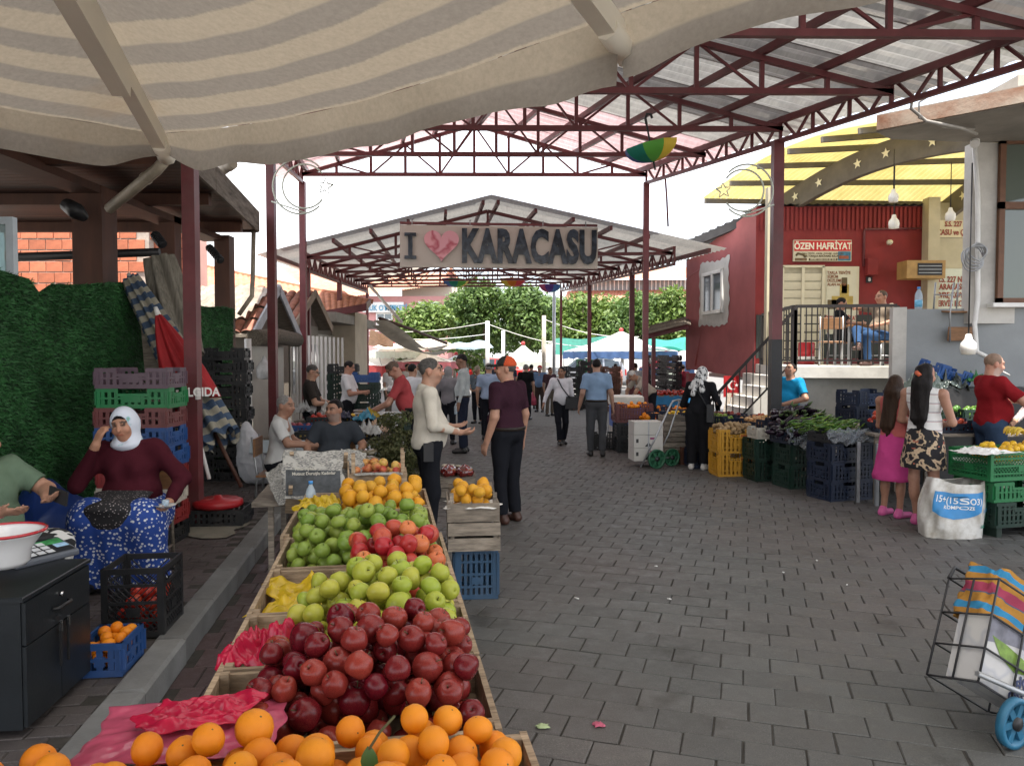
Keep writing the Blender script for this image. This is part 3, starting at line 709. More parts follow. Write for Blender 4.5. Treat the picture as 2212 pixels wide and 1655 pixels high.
put_text('TARLA TESVİYE - SÜRÜM - DÜZLEME - ALAN AÇMA',0.048,M_dark2,SG,(gx(1776),15.938,gz(548.5)),0,0.002,0.001,0.78)
put_text('HER TONAJDA MAKİNAMIZ BULUNUR',0.058,M_dark2,SG,(gx(1776),15.938,gz(554)),0,0.002,0.002,0.78)
facade_box('strip',1746,1808,558.5,564,15.94,0.003,M_dark2,SG)
put_text('MEHMET ÖZEN 0 544 407 40 40',0.048,M_wcream,SG,(gx(1777),15.934,gz(561)),0,0.002,0.001,0.8)
facade_box('picture',1809,1836.5,544,564,15.94,0.003,mat('sign_blue',(0.05,0.16,0.24),0.4,0.4,14),SG)
facade_box('picture',1811,1832,553,560,15.936,0.003,mat('sign_rust',(0.28,0.08,0.04),0.4,0.4,14),SG)
MB().tube([(gx(1718),15.93,gz(553)),(gx(1722),15.93,gz(548)),(gx(1734),15.93,gz(551)),(gx(1739),15.93,gz(556))],0.022,6).build('picture',M_dark2,SG)
facade_box('picture',1716,1742,558,564,15.94,0.003,mat('sign_brown',(0.16,0.10,0.05),0.4,0.4,14),SG)
bx_=thing('meter_box','dark red electric meter box on the red wall','meter box',(gx(1880),15.9,gz(580)))
facade_box('case',1869,1892,560,595,15.98,0.14,M_red,bx_);facade_box('number_plate',1872,1885,598,611,15.98,0.02,M_black,bx_)
put_text('8',0.1,M_white,bx_,(gx(1878.5),15.955,gz(604.5)),0,0.002,0.003)
ht=thing('gas_heater','wooden framed heater box fixed on the red terrace wall','heater',(gx(1966),15.6,gz(588)))
facade_box('case',1924,2004,571,608,15.7,0.4,mat('heater_wood',(0.33,0.20,0.07),0.5,0.2),ht)
facade_box('grille',1946,1997,577,602,15.297,0.006,M_black,ht)
for v in(583,590,597):facade_box('grille_bar',1948,1995,v-.8,v+.8,15.288,0.006,M_steel,ht)
cbx=MB();cbx.tube([(gx(1866),15.97,gz(575)),(gx(1866),15.97,gz(500)),(gx(1868),15.97,gz(495)),(gx(1990),15.97,gz(493))],0.025,6);cbx.build('conduit',M_maroon,RB)
mb=MB();mb.lathe([(0.0,0),(0.06,0.02),(0.05,0.09),(0,0.10)],10,(gx(1917),15.93,gz(525)),0,Euler((math.pi/2,0,0)).to_matrix());mb.build('wall_lamp',M_wcream,RB)
facade_box('fascia_sign',2008,2200,475,512,16.04,0.03,mat('sign_beige',(0.62,0.55,0.36),0.5,0.05),RB)
for s_,v,sz in(('S.S. 227 No\'lu',484,0.15),('KARACASU ve ÇEVRE KÖYLERİ',502,0.16)):
 put_text(s_,sz,mat('print_maroon',(0.26,0.05,0.03),0.5),RB,(gx(2075 if sz<.16 else 2080),16.0,gz(v)),0,0.003,0.004,0.75)
facade_box('office_window',2012,2200,580,700,16.04,0.02,mat('pale_glass',(0.50,0.52,0.42),0.15,0.05),RB)
for s_,v in(("S.S. 227 No'lu",604),('KARACASU ve',620),('ÇEVRE KÖYLERİ',638),('SERVİS KOOP.',656)):put_text(s_,0.17,MATS['print_maroon'],RB,(gx(2065),16.01,gz(v)),0,0.003,0.004,0.72)
mb=MB();mb.bx(gx(1990),gx(2014),15.7,15.95,FZ,4.95);mb.build('cream_column',M_cream2,RB)
mb=MB();mb.bx(D(1655,600,14.6).x,D(1668,600,14.6).x,14.55,14.7,FZ-0.0,4.9);mb.build('cream_column',M_cream2,RB)
YR=thing('yellow_vault_roof','curved yellow translucent corrugated roof above the terrace','roof',(7,14,0))
m,n,b,out=new_mat('yellow_sheet')
nz=noise_n(n,1.2,4,'Object',0.6,(1,1,1));col=ramp(n,nz,[(0.3,(0.60,0.50,0.18)),(0.7,(0.80,0.70,0.32))])
n.links.new(col,b.inputs['Base Color']);tr=n.nodes.new('ShaderNodeBsdfTranslucent');n.links.new(col,tr.inputs[0])
ms=n.nodes.new('ShaderNodeMixShader');ms.inputs[0].default_value=0.30;n.links.new(b.outputs[0],ms.inputs[1]);n.links.new(tr.outputs[0],ms.inputs[2]);n.links.new(ms.outputs[0],out.inputs[0])
M_yel=m
M_ydark=mat('rusty_sheet',(0.24,0.17,0.09),0.7,0.3,3,trans=0.06)
E0,E1,N0,N1=D(1515,433,17),D(2330,446,16.3),D(1960,272,12.4),D(2830,150,11.5)
def yv(a,t):
 p=E0.lerp(E1,a).lerp(N0.lerp(N1,a),t);p.z+=0.42*math.sin(math.pi*min(1,t*0.9+0.02));return p
NS=9
for k in range(NS):
 def ys(a,t):
  p=yv((k+a*1.01)/NS,t);p.z+=0.03*math.sin((k+a)*7*2*math.pi);return p
 mb=MB();mb.grid(ys,42,8,0,True);mb.build('roof_sheet',M_yel,YR)
M_arch=mat('brown_grey_steel',(0.115,0.10,0.08),0.6,0.2,4)
for k in range(7):
 t=0.02+k/6.3
 mb=MB()
 for q in range(4):mb.beam(yv(q/4,t)-Vector((0,0,.09)),yv((q+1)/4,t)-Vector((0,0,.09)),0.06,0.10)
 mb.build('purlin',M_arch,YR)
def star(r,r2=0.42,n=5,ph=math.pi/2):
 return[(math.cos(ph+i*math.pi/n)*(r if i%2==0 else r*r2),math.sin(ph+i*math.pi/n)*(r if i%2==0 else r*r2))for i in range(2*n)]
M_star=mat('bright_cutout',(0.75,0.70,0.5),0.5,0.05)  # pale colour stands for brightness showing through star cut-outs in the arches
for a0,da in((0.17,0.04),(0.62,0.02)):
 bot,top=[],[]
 mb=MB();N=16
 for k in range(N+1):
  t=k/N;p=yv(a0+da*t,t);top.append(p-Vector((0,0,.16)));bot.append(p-Vector((0,0,.16+0.46)))
 vs=[];fs=[]
 for k in range(N+1):vs+=[bot[k],top[k],bot[k]+Vector((.12,.06,0)),top[k]+Vector((.12,.06,0))]
 for k in range(N):
  i,j=4*k,4*k+4
  fs+=[(i,i+1,j+1,j),(i+2,j+2,j+3,i+3),(i,j,j+2,i+2),(i+1,i+3,j+3,j+1)]
 mb.add(vs,fs);ar=mb.build('arch_beam',M_arch,YR)
 for k in range(6):
  f=0.06+k*0.155;i=f*N;i0=int(i);c=(bot[i0]+top[i0])/2.0;tg=(top[min(i0+1,N)]-top[i0]).normalized()
  nrm=tg.cross(Vector((0,0,1))).normalized();nrm=nrm if nrm.y<0 else-nrm;upv=nrm.cross(tg)if nrm.cross(tg).z>0 else-nrm.cross(tg)
  vs=[c+nrm*0.02+tg*x+upv*y for x,y in star(0.10)]
  mb=MB();mb.add([c+nrm*0.02]+vs,[(0,1+q,1+(q+1)%10)for q in range(10)]);mb.build('star',M_star,ar)
WB=thing('white_building','white rendered building with concrete balcony slab at the right edge','building',(7,11,0))
wx=D(2098,500,11.0).x
mb=MB();mb.bx(wx,wx+5,11.0,11.2,2.2,4.755);mb.build('wall',M_offw,WB)
mb=MB();mb.add([(D(1950,700,11.3).x,11.3,0),(12,10.0,0),(12,10.0,2.42),(D(1950,700,11.3).x,11.3,2.42),(D(1950,700,11.3).x+.02,11.6,0),(12,10.4,0),(12,10.4,2.42),(D(1950,700,11.3).x+.02,11.6,2.42)],[(0,1,2,3),(5,4,7,6),(0,3,7,4),(3,2,6,7)]);mb.build('parapet',M_grey,WB)
px=D(1955,700,11.28).x
mb=MB();mb.add([(px-.16,11.32,0),(px+.02,11.27,0),(px+.02,11.27,2.45),(px-.16,11.32,2.45),(px-.16,11.42,0),(px+.02,11.42,0),(px+.02,11.42,2.45),(px-.16,11.42,2.45)],[(0,1,2,3),(0,3,7,4),(3,2,6,7),(1,5,6,2)]);mb.build('parapet_end',M_offw,WB)
M_rust=mat('rusty_concrete',(0.27,0.22,0.17),0.95,0.3,2.5,0.6,14,c2=(0.20,0.085,0.045))
sp=[(4.93,10.5),(9.6,6.1),(11,11.0),(6.6,11.0),(5.3,10.85)]
mb=MB();mb.add([(x,y,4.76)for x,y in sp]+[(x,y,4.99)for x,y in sp],[(4,3,2,1,0),(5,6,7,8,9),(0,1,6,5),(1,2,7,6),(2,3,8,7),(3,4,9,8),(4,0,5,9)]);mb.build('balcony_slab',mat('slab_concrete',(0.24,0.22,0.19),0.9,0.2,2,0.3,20),WB)
mb=MB();a,b_=Vector((4.93,10.48,4.87)),Vector((9.6,6.08,4.87));mb.beam(a,b_,0.05,0.19);mb.build('slab_edge',M_rust,WB)
mb=MB();mb.bx(6.7,7.6,10.3,10.95,5.0,5.45);mb.build('upstand',mat('bare_concrete',(0.38,0.34,0.29)),WB)
mb=MB();mb.add([(6.75,10.4,4.99),(10.7,6.9,4.99),(10.7,6.9,7.5),(6.75,10.4,7.5)],[(0,1,2,3)]);mb.build('upper_wall',M_offw,WB)
M_bf=mat('brown_frame',(0.13,0.055,0.025),0.5,0.2)
w0,w1=D(2160,300,10.95),D(2300,655,10.95);vm=D(2160,445,10.95).z
mb=MB()
for x0_,x1_,z0_,z1_ in((w0.x,w0.x+.08,w1.z,w0.z),(w0.x,w1.x,w0.z-.08,w0.z),(w0.x,w1.x,vm-.05,vm+.05),(w0.x,w1.x,w1.z,w1.z+.07)):mb.bx(x0_,x1_,10.92,10.98,z0_,z1_)
wf=mb.build('window',M_bf,WB)
mb=MB();mb.bx(w0.x+.08,w1.x,10.965,10.972,w1.z+.07,vm-.05);mb.build('pane',glassm('mirror_glass',(0.10,0.12,0.10),0.03,0.0),wf)
mb=MB();mb.bx(w0.x+.08,w1.x,10.965,10.972,vm+.05,w0.z-.08);mb.build('pane',MATS['mirror_glass'],wf)
mb=MB();mb.bx(w0.x-.1,w1.x,10.85,11.0,w1.z-.06,w1.z-.002);mb.build('sill',M_white,WB)
def cable(pts,r,label,mt=None,name='cable'):
 mb=MB();mb.tube([Vector(p)for p in pts],r,5);return tag(mb.build(name,mt or mat('grey_cable',(0.32,0.30,0.27),0.6)),label,'cable')
cable([D(2110,290,10.3),D(2080,278,10.0),D(2000,262,9.9),D(1968,235,9.9),D(1972,200,9.8),D(2010,185,9.6),D(2060,172,9.5)],0.022,'loose cable loop hanging below the balcony slab')
cable([D(2105,280,10.3),D(2040,276,10.0),D(1985,255,9.9),D(1985,222,9.9),D(2020,200,9.7)],0.014,'thinner cable loop hanging below the balcony slab')
cable([D(2104,300,10.93),D(2112,420,10.93),D(2112,650,10.93),D(2105,700,10.9),D(2110,760,10.8),D(2160,785,10.6)],0.035,'white conduit running down the white wall edge',M_white)
t=thing('wire_coil','tangled coil of wire hanging on the white wall corner','wire',D(2107,560,10.8))
for k in range(5):
 c=D(2107+3*k-6,560-4*k,10.85-0.02*k);r_=0.16-0.012*k
 MB().tube([c+Vector((math.cos(q*math.pi/10)*r_,0.02*math.sin(q+k),math.sin(q*math.pi/10)*r_*1.05))for q in range(21)],0.011,5,0,False).build('wire_loop',M_steel,t)
cam_=thing('camera_box','small white security camera on the wall corner','camera',D(2106,310,10.8))
MB().tube([D(2106,300,10.95),D(2106,312,10.75)],0.06,10).build('housing',M_white,cam_)
# ================================================================== BACKGROUND
def leaf_crown(name,mt,parent,clumps,n,size,seed):
 r=np.random.RandomState(seed);C=np.array([c[:3]for c in clumps]);Rr=np.array([c[3]for c in clumps])
 k=r.choice(len(clumps),n,p=Rr**2/np.sum(Rr**2))
 dirv=r.randn(n,3);dirv/=np.linalg.norm(dirv,axis=1)[:,None]
 rad=Rr[k]*(0.55+0.5*r.rand(n)**0.6)
 P=C[k]+dirv*rad[:,None]*np.array([1,1,0.8])
 nrm=dirv*0.6+r.randn(n,3)*0.55+np.array([0,0,0.5]);nrm/=np.linalg.norm(nrm,axis=1)[:,None]
 a=np.cross(nrm,r.randn(n,3));a/=np.linalg.norm(a,axis=1)[:,None];b=np.cross(nrm,a)
 s=(size*(0.6+0.8*r.rand(n)))[:,None]
 V=np.empty((n,4,3));V[:,0]=P-a*s;V[:,1]=P-b*s*0.45;V[:,2]=P+a*s;V[:,3]=P+b*s*0.45
 me=bpy.data.meshes.new(name);me.from_pydata(V.reshape(-1,3).tolist(),[],np.arange(n*4).reshape(-1,4).tolist());me.materials.append(mt)
 return link(name,me,parent,True)
def leaf_mat(name,c1,c2):
 m,n,b,out=new_mat(name)
 ge=n.nodes.new('ShaderNodeNewGeometry');col=ramp(n,ge.outputs['Random Per Island'],[(0.0,c1),(1.0,c2)])
 n.links.new(col,b.inputs['Base Color']);b.inputs['Roughness'].default_value=0.55
 tr=n.nodes.new('ShaderNodeBsdfTranslucent');n.links.new(col,tr.inputs[0])
 ms=n.nodes.new('ShaderNodeMixShader');ms.inputs[0].default_value=0.35;n.links.new(b.outputs[0],ms.inputs[1]);n.links.new(tr.outputs[0],ms.inputs[2]);n.links.new(ms.outputs[0],out.inputs[0])
 return m
M_leafA=leaf_mat('leaf_bright',(0.075,0.135,0.022),(0.16,0.23,0.045))
M_leafB=leaf_mat('leaf_mid',(0.050,0.105,0.022),(0.12,0.19,0.04))
M_bark=mat('bark',(0.16,0.125,0.09),0.9,0.3,8,0.5,30)
def tree(label,u,d,vt,half,seed,mt,vb=770,n=7000):
 r=random.Random(seed);base=D(u,767,d);base.z=0;topz=D(u,vt,d).z;botz=D(u,vb,d).z
 T=thing('broadleaf_tree',label,'tree',base,0,'trees behind the market')
 w=half*d/F;cl=[]
 trunk=[base,base+Vector((r.uniform(-.1,.1),0,botz*0.6)),base+Vector((r.uniform(-.3,.3),0,botz+0.5))]
 MB().tube(trunk,[0.24,0.19,0.14],8).build('trunk',M_bark,T)
 for k in range(26):
  a=r.uniform(0,2*math.pi);f=r.random()**0.6;z=r.uniform(botz+0.4,topz-0.7)
  taper=1-0.6*max(0,(z-botz)/(topz-botz)-0.45)
  c=base+Vector((math.cos(a)*w*0.78*f*taper,math.sin(a)*w*0.7*f*taper,z));cl.append((c.x,c.y,c.z,r.uniform(0.6,1.15)))
  if k<9:MB().tube([trunk[2]-Vector((0,0,.3)),(trunk[2]+c)/2+Vector((0,0,.15)),c],[0.09,0.055,0.02],6).build('limb',M_bark,T)
 cl.append((base.x,base.y,topz-0.6,0.8))
 leaf_crown('crown',mt,T,cl,n,0.15,seed)
tree('bright green tree left of the market, in front of the pink building',925,44,655,62,1,M_leafA,735)
tree('tall bushy tree under the hanging rainbow umbrellas',1040,47,598,78,2,M_leafB,750,6500)
tree('dense dark tree behind the slim steel pole',1140,46,612,70,3,M_leafB,755,6500)
tree('broad tree behind the blue edged white umbrella',1262,48,632,80,4,M_leafA,750,6000)
tree('tree right of the blue edged umbrella, between maroon posts',1372,47,628,66,5,M_leafB,745)
tree('rightmost background tree beside the rose wall',1455,46,618,60,6,M_leafA,745)
tree('lower bright tree filling the gap between the taller ones',1205,50,640,60,7,M_leafA,760,4000)
for k,(u,d,vt,half)in enumerate(((985,56,640,90),(1090,58,625,100),(1190,57,640,100),(1320,58,640,100),(1420,57,640,90))):
 tree(['pale tree in the back row behind the awning','back row tree above the white gazebo','back row tree behind the timber pole','back row tree behind the truck','back row tree behind the right maroon posts'][k],u,d,vt,half,40+k,M_leafB,765,5000)
def shrub(label,u,v,d,w,h,mt,seed,flower=None):
 b0=D(u,767,d);b0.z=0;zc=D(u,v,d).z
 T=thing('shrub',label,'shrub',b0);r=random.Random(seed)
 cl=[(b0.x+r.uniform(-w,w),b0.y+r.uniform(-.5,.5),zc+r.uniform(-h,h),0.4)for _ in range(9)]
 leaf_crown('foliage',mt,T,cl,1500,0.11,seed)
 if flower:leaf_crown('blossom',flower,T,cl,260,0.06,seed+1)
 MB().tube([b0,b0+Vector((0,0,zc))],[0.06,0.03],6).build('stem',M_bark,T)
shrub('pink flowering oleander left of the tall man',880,792,38,0.9,0.5,M_leafB,21,leaf_mat('petal_pink',(0.55,0.18,0.22),(0.7,0.35,0.35)))
shrub('pale flowering bush behind the white gazebo',1012,785,39,0.7,0.5,M_leafA,22,leaf_mat('petal_white',(0.6,0.5,0.45),(0.7,0.65,0.6)))
M_pinkw=mat('pink_wall',(0.55,0.27,0.26),0.9,0.06,1)
M_tile3=mat('far_tile',(0.50,0.24,0.16),0.9,0.2,2)
FP=thing('pink_building','far pink building with a white nursery sign and an air conditioner','building',(-14,62,0))
def fb(name,u0,u1,v0,v1,d,th,mt,par):
 a,b=D(u0,v0,d),D(u1,v1,d);mb=MB();mb.bx(a.x,b.x,d,d+th,max(b.z,0)if v1<760 else 0,a.z);return mb.build(name,mt,par)
fb('wall',770,968,640,800,62,8,M_pinkw,FP)
fb('upper_wall',868,1000,610,640,63,6,mat('pale_cream',(0.60,0.55,0.47),0.9,0.05),FP)
def slope_roof(par,p0,p1,p2,p3,mt,name='roof',n=40):
 a,b,c,e=[D(*p)for p in(p0,p1,p2,p3)]
 fn=lambda s,t:a.lerp(b,s).lerp(e.lerp(c,s),t)+Vector((0,0,0.06*abs(math.sin(s*n*math.pi))))
 mb=MB();mb.grid(fn,n*4,6,0,False);return mb.build(name,mt,par)
slope_roof(FP,(760,642,61),(985,612,61),(960,590,66),(700,594,66),M_tile3)
sg_=fb('sign_board',783,872,653,675,61.6,0.2,M_white,FP)
put_text('ÇOCUK OYUN',0.62,mat('sign_letter_blue',(0.10,0.30,0.45),0.5),FP,D(812,666,61.55),0,0.01,0.01,0.75)
put_text('MERKEZİ',0.62,MATS['sign_letter_blue'],FP,D(856,666,61.55),0,0.01,0.01,0.7)
for u0,u1,v0,v1 in((812,848,676,712),(903,924,652,690),(930,948,652,690)):
 w_=fb('window',u0,u1,v0,v1,61.85,0.1,M_white,FP);fb('pane',u0+3,(u0+u1)/2-1,v0+3,v1-2,61.8,0.03,glassm('dark_glass'),w_);fb('pane',(u0+u1)/2+1,u1-3,v0+3,v1-2,61.8,0.03,glassm('dark_glass'),w_)
ac=fb('air_conditioner',816,843,690,707,61.2,0.5,M_white,FP)
MB().lathe([(0.0,0),(0.27,0),(0.27,0.03),(0,0.03)],14,D(824,698,61.17),0,Euler((math.pi/2,0,0)).to_matrix()).build('fan_grille',M_black,ac)
for k in range(16):p=D(848+k*4.5,728,61.3);MB().bx(p.x-.03,p.x+.03,61.3,61.36,p.z-.4,p.z+.35).build('balcony_bar',M_maroon,FP)
TR=thing('far_tiled_roofs','far orange tiled house roof with chimneys above the kiosks','house',(-18,70,0))
slope_roof(TR,(690,645,64),(800,648,64),(790,590,74),(600,575,74),M_tile3)
fb('wall',640,800,648,780,66,5,M_cream,TR)
for u in(722,738,868):fb('chimney',u-5,u+5,584,612,70,0.8,M_cream,TR)
for u in(655,700):fb('water_tank',u-9,u+9,580,592,73,1.0,M_steel,TR)
LR=thing('long_roof_building','long low building with red roof and clerestory behind the trees','building',(16,70,0))
fb('wall',1225,1500,655,790,72,6,mat('brickish',(0.40,0.24,0.17),0.9,0.15,2),LR)
fb('clerestory',1235,1500,605,628,74,4,mat('grey_clerestory',(0.25,0.27,0.28),0.6,0.2,2),LR)
for k in range(30):fb('mullion',1236+k*9,1238+k*9,606,627,73.9,0.08,M_white,LR)
slope_roof(LR,(1215,660,70),(1500,655,70),(1500,626,74),(1225,630,74),M_tile3)
slope_roof(LR,(1205,606,72),(1500,602,72),(1500,578,80),(1265,582,80),M_tile3)
PG=thing('pink_gable_house','pink gable house between the rainbow umbrellas and the trees','house',(-5,66,0))
a,b_,c_=D(935,640,66),D(1010,640,66),D(975,583,66)
z0=0;mb=MB();mb.add([(a.x,66,0),(b_.x,66,0),(b_.x,66,b_.z),(c_.x,66,c_.z),(a.x,66,a.z),(a.x,72,0),(b_.x,72,0),(b_.x,72,b_.z),(c_.x,72,c_.z),(a.x,72,a.z)],[(0,1,2,3,4),(9,8,7,6,5),(2,7,8,3),(3,8,9,4),(1,6,7,2),(0,4,9,5)]);mb.build('wall',M_pinkw,PG)
for s_,q in((0,a),(1,b_)):
 mb=MB();mb.beam(q+Vector((0,-.3,0)),c_+Vector((0,-.3,.1)),0.5,0.14);mb.build('roof_verge',M_tile3,PG)
fb('window',966,980,612,630,65.9,0.05,glassm('dark_glass'),PG)
def umbrella_mat(name,c,trans=0.3):return mat(name,c,0.85,0.08,1.2,trans=trans)
M_uw=umbrella_mat('umbrella_white',(0.84,0.82,0.79))
def market_umbrella(label,u,vtop,vedge,half,d,val,n=8,ph=0.2,mt=None,vh=0.3,square=False):
 c=D(u,vtop,d);ze=D(u,vedge,d).z;rad=half*d/F
 U=thing('market_umbrella',label,'umbrella',(c.x,d,0),0,'open market umbrellas')
 if square:n,ph=4,math.pi/4+0.15;rad*=1.2
 for k in range(n):
  a0,a1=ph+2*math.pi*k/n,ph+2*math.pi*(k+1)/n
  e0,e1=Vector((c.x+rad*math.cos(a0),d+rad*math.sin(a0),ze)),Vector((c.x+rad*math.cos(a1),d+rad*math.sin(a1),ze))
  def fn(s,t):
   p=c.lerp(e0.lerp(e1,s),t);p.z-=0.18*math.sin(math.pi*t)*(1-0.5*abs(2*s-1))+0.10*t*math.sin(math.pi*s)*-0.4;return p
  mb=MB();mb.grid(fn,6,6);mb.build('canopy_panel',mt or M_uw,U)
  def fv(s,t):
   p=e0.lerp(e1,s);o=(p-Vector((c.x,d,ze))).normalized();return p+o*(0.02*math.sin(s*28)*t+0.02)-Vector((0,0,vh*t*(1+0.12*math.sin(s*20))))
  mb=MB();mb.grid(fv,16,2);mb.build('valance',val,U)
  MB().beam(c-Vector((0,0,.15)),e0-Vector((0,0,.02)),0.025).build('rib',M_steel,U)
 MB().tube([(c.x,d,0),(c.x,d,c.z)],0.03,8).build('pole',M_steel,U)
 MB().lathe([(0.09,0),(0.10,0.1),(0.05,0.16),(0,0.17)],10,c-Vector((0,0,.03))).build('cap',MATS.get('cap_red')or mat('cap_red',(0.45,0.04,0.04),0.5),U)
 return U
M_vblue=mat('valance_blue',(0.075,0.14,0.30),0.8,0.2,3,trans=0.25);M_vred=mat('valance_red',(0.34,0.10,0.11),0.8,0.2,3,trans=0.2)
M_vstr=mat('valance_stripe',(0.40,0.06,0.06),0.8,0.2,3,trans=0.2);M_vwhite=mat('valance_white',(0.62,0.66,0.58),0.8,0.1,3,trans=0.3)
M_ured=umbrella_mat('umbrella_red',(0.38,0.03,0.05))
market_umbrella('large white umbrella with blue valance in front of the truck',1342,715,760,128,35.5,M_vblue,8,0.15)
market_umbrella('white gazebo umbrella with plain pale valance in the middle',1130,744,782,58,37,M_vwhite,square=True,vh=0.22)
market_umbrella('white umbrella with dusty red valance left of the tall man',922,757,782,70,36,M_vred,8,0.1)
market_umbrella('white umbrella with red striped valance behind the left stall',815,752,790,72,36.5,M_vstr,8,0.3,vh=0.45)
market_umbrella('small white umbrella between the awning and the square pole',985,766,781,42,40,M_vwhite,8,0.3)
market_umbrella('red umbrella between the two maroon posts',1440,762,795,62,36,M_vblue,8,0.2,M_ured)
market_umbrella('white umbrella with blue valance behind the rose wall',1510,735,780,90,36,M_vblue,8,0.1)
market_umbrella('flat white umbrella at the far left behind the kiosks',850,740,760,60,36,M_vwhite,8,0.2)
def tarp(label,pts,d,mt):
 a,b,c,e=[D(*p)for p in pts]
 def fn(s,t):
  p=a.lerp(b,s).lerp(e.lerp(c,s),t);p.z-=0.25*math.sin(math.pi*s)*math.sin(math.pi*t)+0.05*math.sin(9*s+4*t);return p
 mb=MB();mb.grid(fn,16,10);tag(mb.build('tarpaulin',mt),label,'tarpaulin','shade sheets over the far market')
tarp('pale blue pointed tarpaulin left of the square pole',((925,752,38),(1066,750,38),(1046,736,41),(985,742,41)),38,mat('tarp_blue',(0.42,0.52,0.62),0.6,0.1,trans=0.3))
tarp('beige tarpaulin stretched above the left umbrellas',((800,752,33),(985,752,35),(965,738,40),(840,730,40)),33,mat('tarp_beige',(0.62,0.54,0.44),0.7,0.1,trans=0.3))
tarp('dark green net tarpaulin behind the white gazebo',((1195,765,40),(1330,765,40),(1330,728,41),(1200,733,41)),40,mat('tarp_green',(0.02,0.16,0.12),0.7,0.2,trans=0.25))
tarp('green tarpaulin corner right of the maroon posts',((1400,745,31),(1500,758,31),(1500,730,34),(1400,735,34)),31,mat('tarp_teal',(0.03,0.26,0.20),0.7,0.2,trans=0.3))
tarp('orange and blue tarpaulin in the kiosk gap',((795,745,30),(850,748,30),(850,722,32),(800,715,32)),30,mat('tarp_orange',(0.60,0.35,0.20),0.7,0.2,trans=0.3))
SRf=thing('lean_to_roof','small brown lean-to roof attached beside the rose wall','roof',D(1440,700,19))
for k in range(8):
 a,b_=D(1397+k*2,722-k*2.5,19+k*0.3),D(1486,700-k*2,18.3+k*0.3);MB().beam(a,b_,0.30,0.03).build('roof_board',M_oldwood,SRf)
MB().beam(D(1397,728,19),D(1486,706,18.3),0.05,0.10).build('beam',M_maroon,SRf);p=D(1412,730,18.9);post(SRf,p.x,18.9,0,p.z,0.09)
M_tyre=mat('tyre',(0.02,0.02,0.02),0.85,0.2);M_rim=mat('rim',(0.45,0.45,0.46),0.35,0.1,metal=0.8);M_carglass=mat('car_glass',(0.03,0.04,0.045),0.08,0.1,spec=0.8)
def wheel(par,x,y,z,r,w):
 m3=Euler((math.pi/2,0,0)).to_matrix()
 t=MB().lathe([(r*0.62,-w/2),(r*0.95,-w/2),(r,-w*0.3),(r,w*0.3),(r*0.95,w/2),(r*0.62,w/2)],20,(x,y,z),0,m3).build('wheel',M_tyre,par,False)
 MB().lathe([(0,w*0.3),(r*0.2,w*0.42),(r*0.62,w*0.35),(r*0.62,-w*0.45),(0,-w*0.45)],14,(x,y,z),0,m3).build('rim',M_rim,t,False)
def car(label,loc,rz,body,glass,paint,L,Wd,wh,name='car',cat='car',r=0.33,lights=True):
 C_=thing(name,label,cat,loc,rz);y=Wd/2
 def ext(prof,y0,inset):
  n=len(prof);vs=[]
  for sgn in(-1,1):
   for x,z in prof:vs.append((x,sgn*(y0-inset*max(0,z-0.85)),z))
  fs=[tuple(range(n)),tuple(reversed(range(n,2*n)))]+[(i,(i+1)%n+0,(i+1)%n+n,i+n)[::-1]for i in range(n)]
  return vs,fs
 mb=MB();mb.add(*ext(body,y,0.28));o=mb.build('body',paint,C_,False)
 bv=o.modifiers.new('round','BEVEL');bv.width=0.06;bv.segments=2;bv.limit_method='ANGLE'
 for g in glass:
  mb=MB();n=len(g)
  for sgn in(-1,1):
   mb2=MB();vs=[(x,sgn*(y-0.28*max(0,z-0.85)+0.006),z)for x,z in g];mb2.add(vs,[tuple(range(n))]);mb2.build('side_window',M_carglass,C_,False)
 for x in wh:
  for sgn in(-1,1):wheel(C_,x,sgn*(y-0.08),r,r,0.2)
 if lights:
  for sgn in(-1,1):
   MB().box((-L/2-0.0,sgn*(y-0.2),0.75),(0.06,0.28,0.16)).build('headlight',mat('lamp_clear',(0.7,0.72,0.72),0.15),C_,False)
   MB().box((L/2-0.03,sgn*(y-0.12),0.85),(0.08,0.18,0.30)).build('tail_light',mat('lamp_red',(0.35,0.01,0.01),0.2),C_,False)
 return C_
suv=[(-2.15,0.35),(-2.2,0.7),(-2.05,0.92),(-1.1,1.02),(-0.45,1.55),(0.9,1.62),(1.85,1.5),(2.12,0.95),(2.18,0.45),(2.1,0.32)]
suvg=[[(-0.95,1.02),(-0.42,1.48),(-0.05,1.52),(-0.05,1.0)],[(0.03,1.0),(0.03,1.52),(0.9,1.54),(0.95,1.02)],[(1.03,1.02),(1.0,1.53),(1.72,1.45),(1.85,1.08)]]
p=D(1265,830,41);c_suv=car('silver grey estate car parked before the white truck',(p.x,41,0),R(-8),suv,suvg,mat('silver_paint',(0.33,0.34,0.36),0.25,0.05,metal=0.5,coat=0.5),4.3,1.8,(-1.35,1.35))
MB().beam((-0.4,-0.6,1.64),(1.5,-0.6,1.66),0.05).build('roof_rail',M_steel,c_suv,False);MB().beam((-0.4,0.6,1.64),(1.5,0.6,1.66),0.05).build('roof_rail',M_steel,c_suv,False)
p=D(1075,830,42);car('bright red car behind the market shoppers',(p.x,42,0),R(170),suv,suvg,mat('red_paint',(0.42,0.02,0.02),0.25,0.05,coat=0.6),4.3,1.75,(-1.35,1.35))
p=D(1300,830,44);TK=thing('box_truck','white lorry with cargo body parked behind the silver car','truck',(p.x-0.4,45,0),R(-3))
MB().bx(-3.0,1.55,-1.05,1.05,0.75,2.55).build('cargo_body',M_white,TK,False)
for k in range(8):MB().bx(-2.9+k*0.57,-2.86+k*0.57,-1.075,-1.052,0.8,2.5).build('body_rib',M_steel,TK,False)
MB().bx(-3.0,1.55,-1.08,-1.052,0.95,1.02).build('side_rail',M_steel,TK,False)
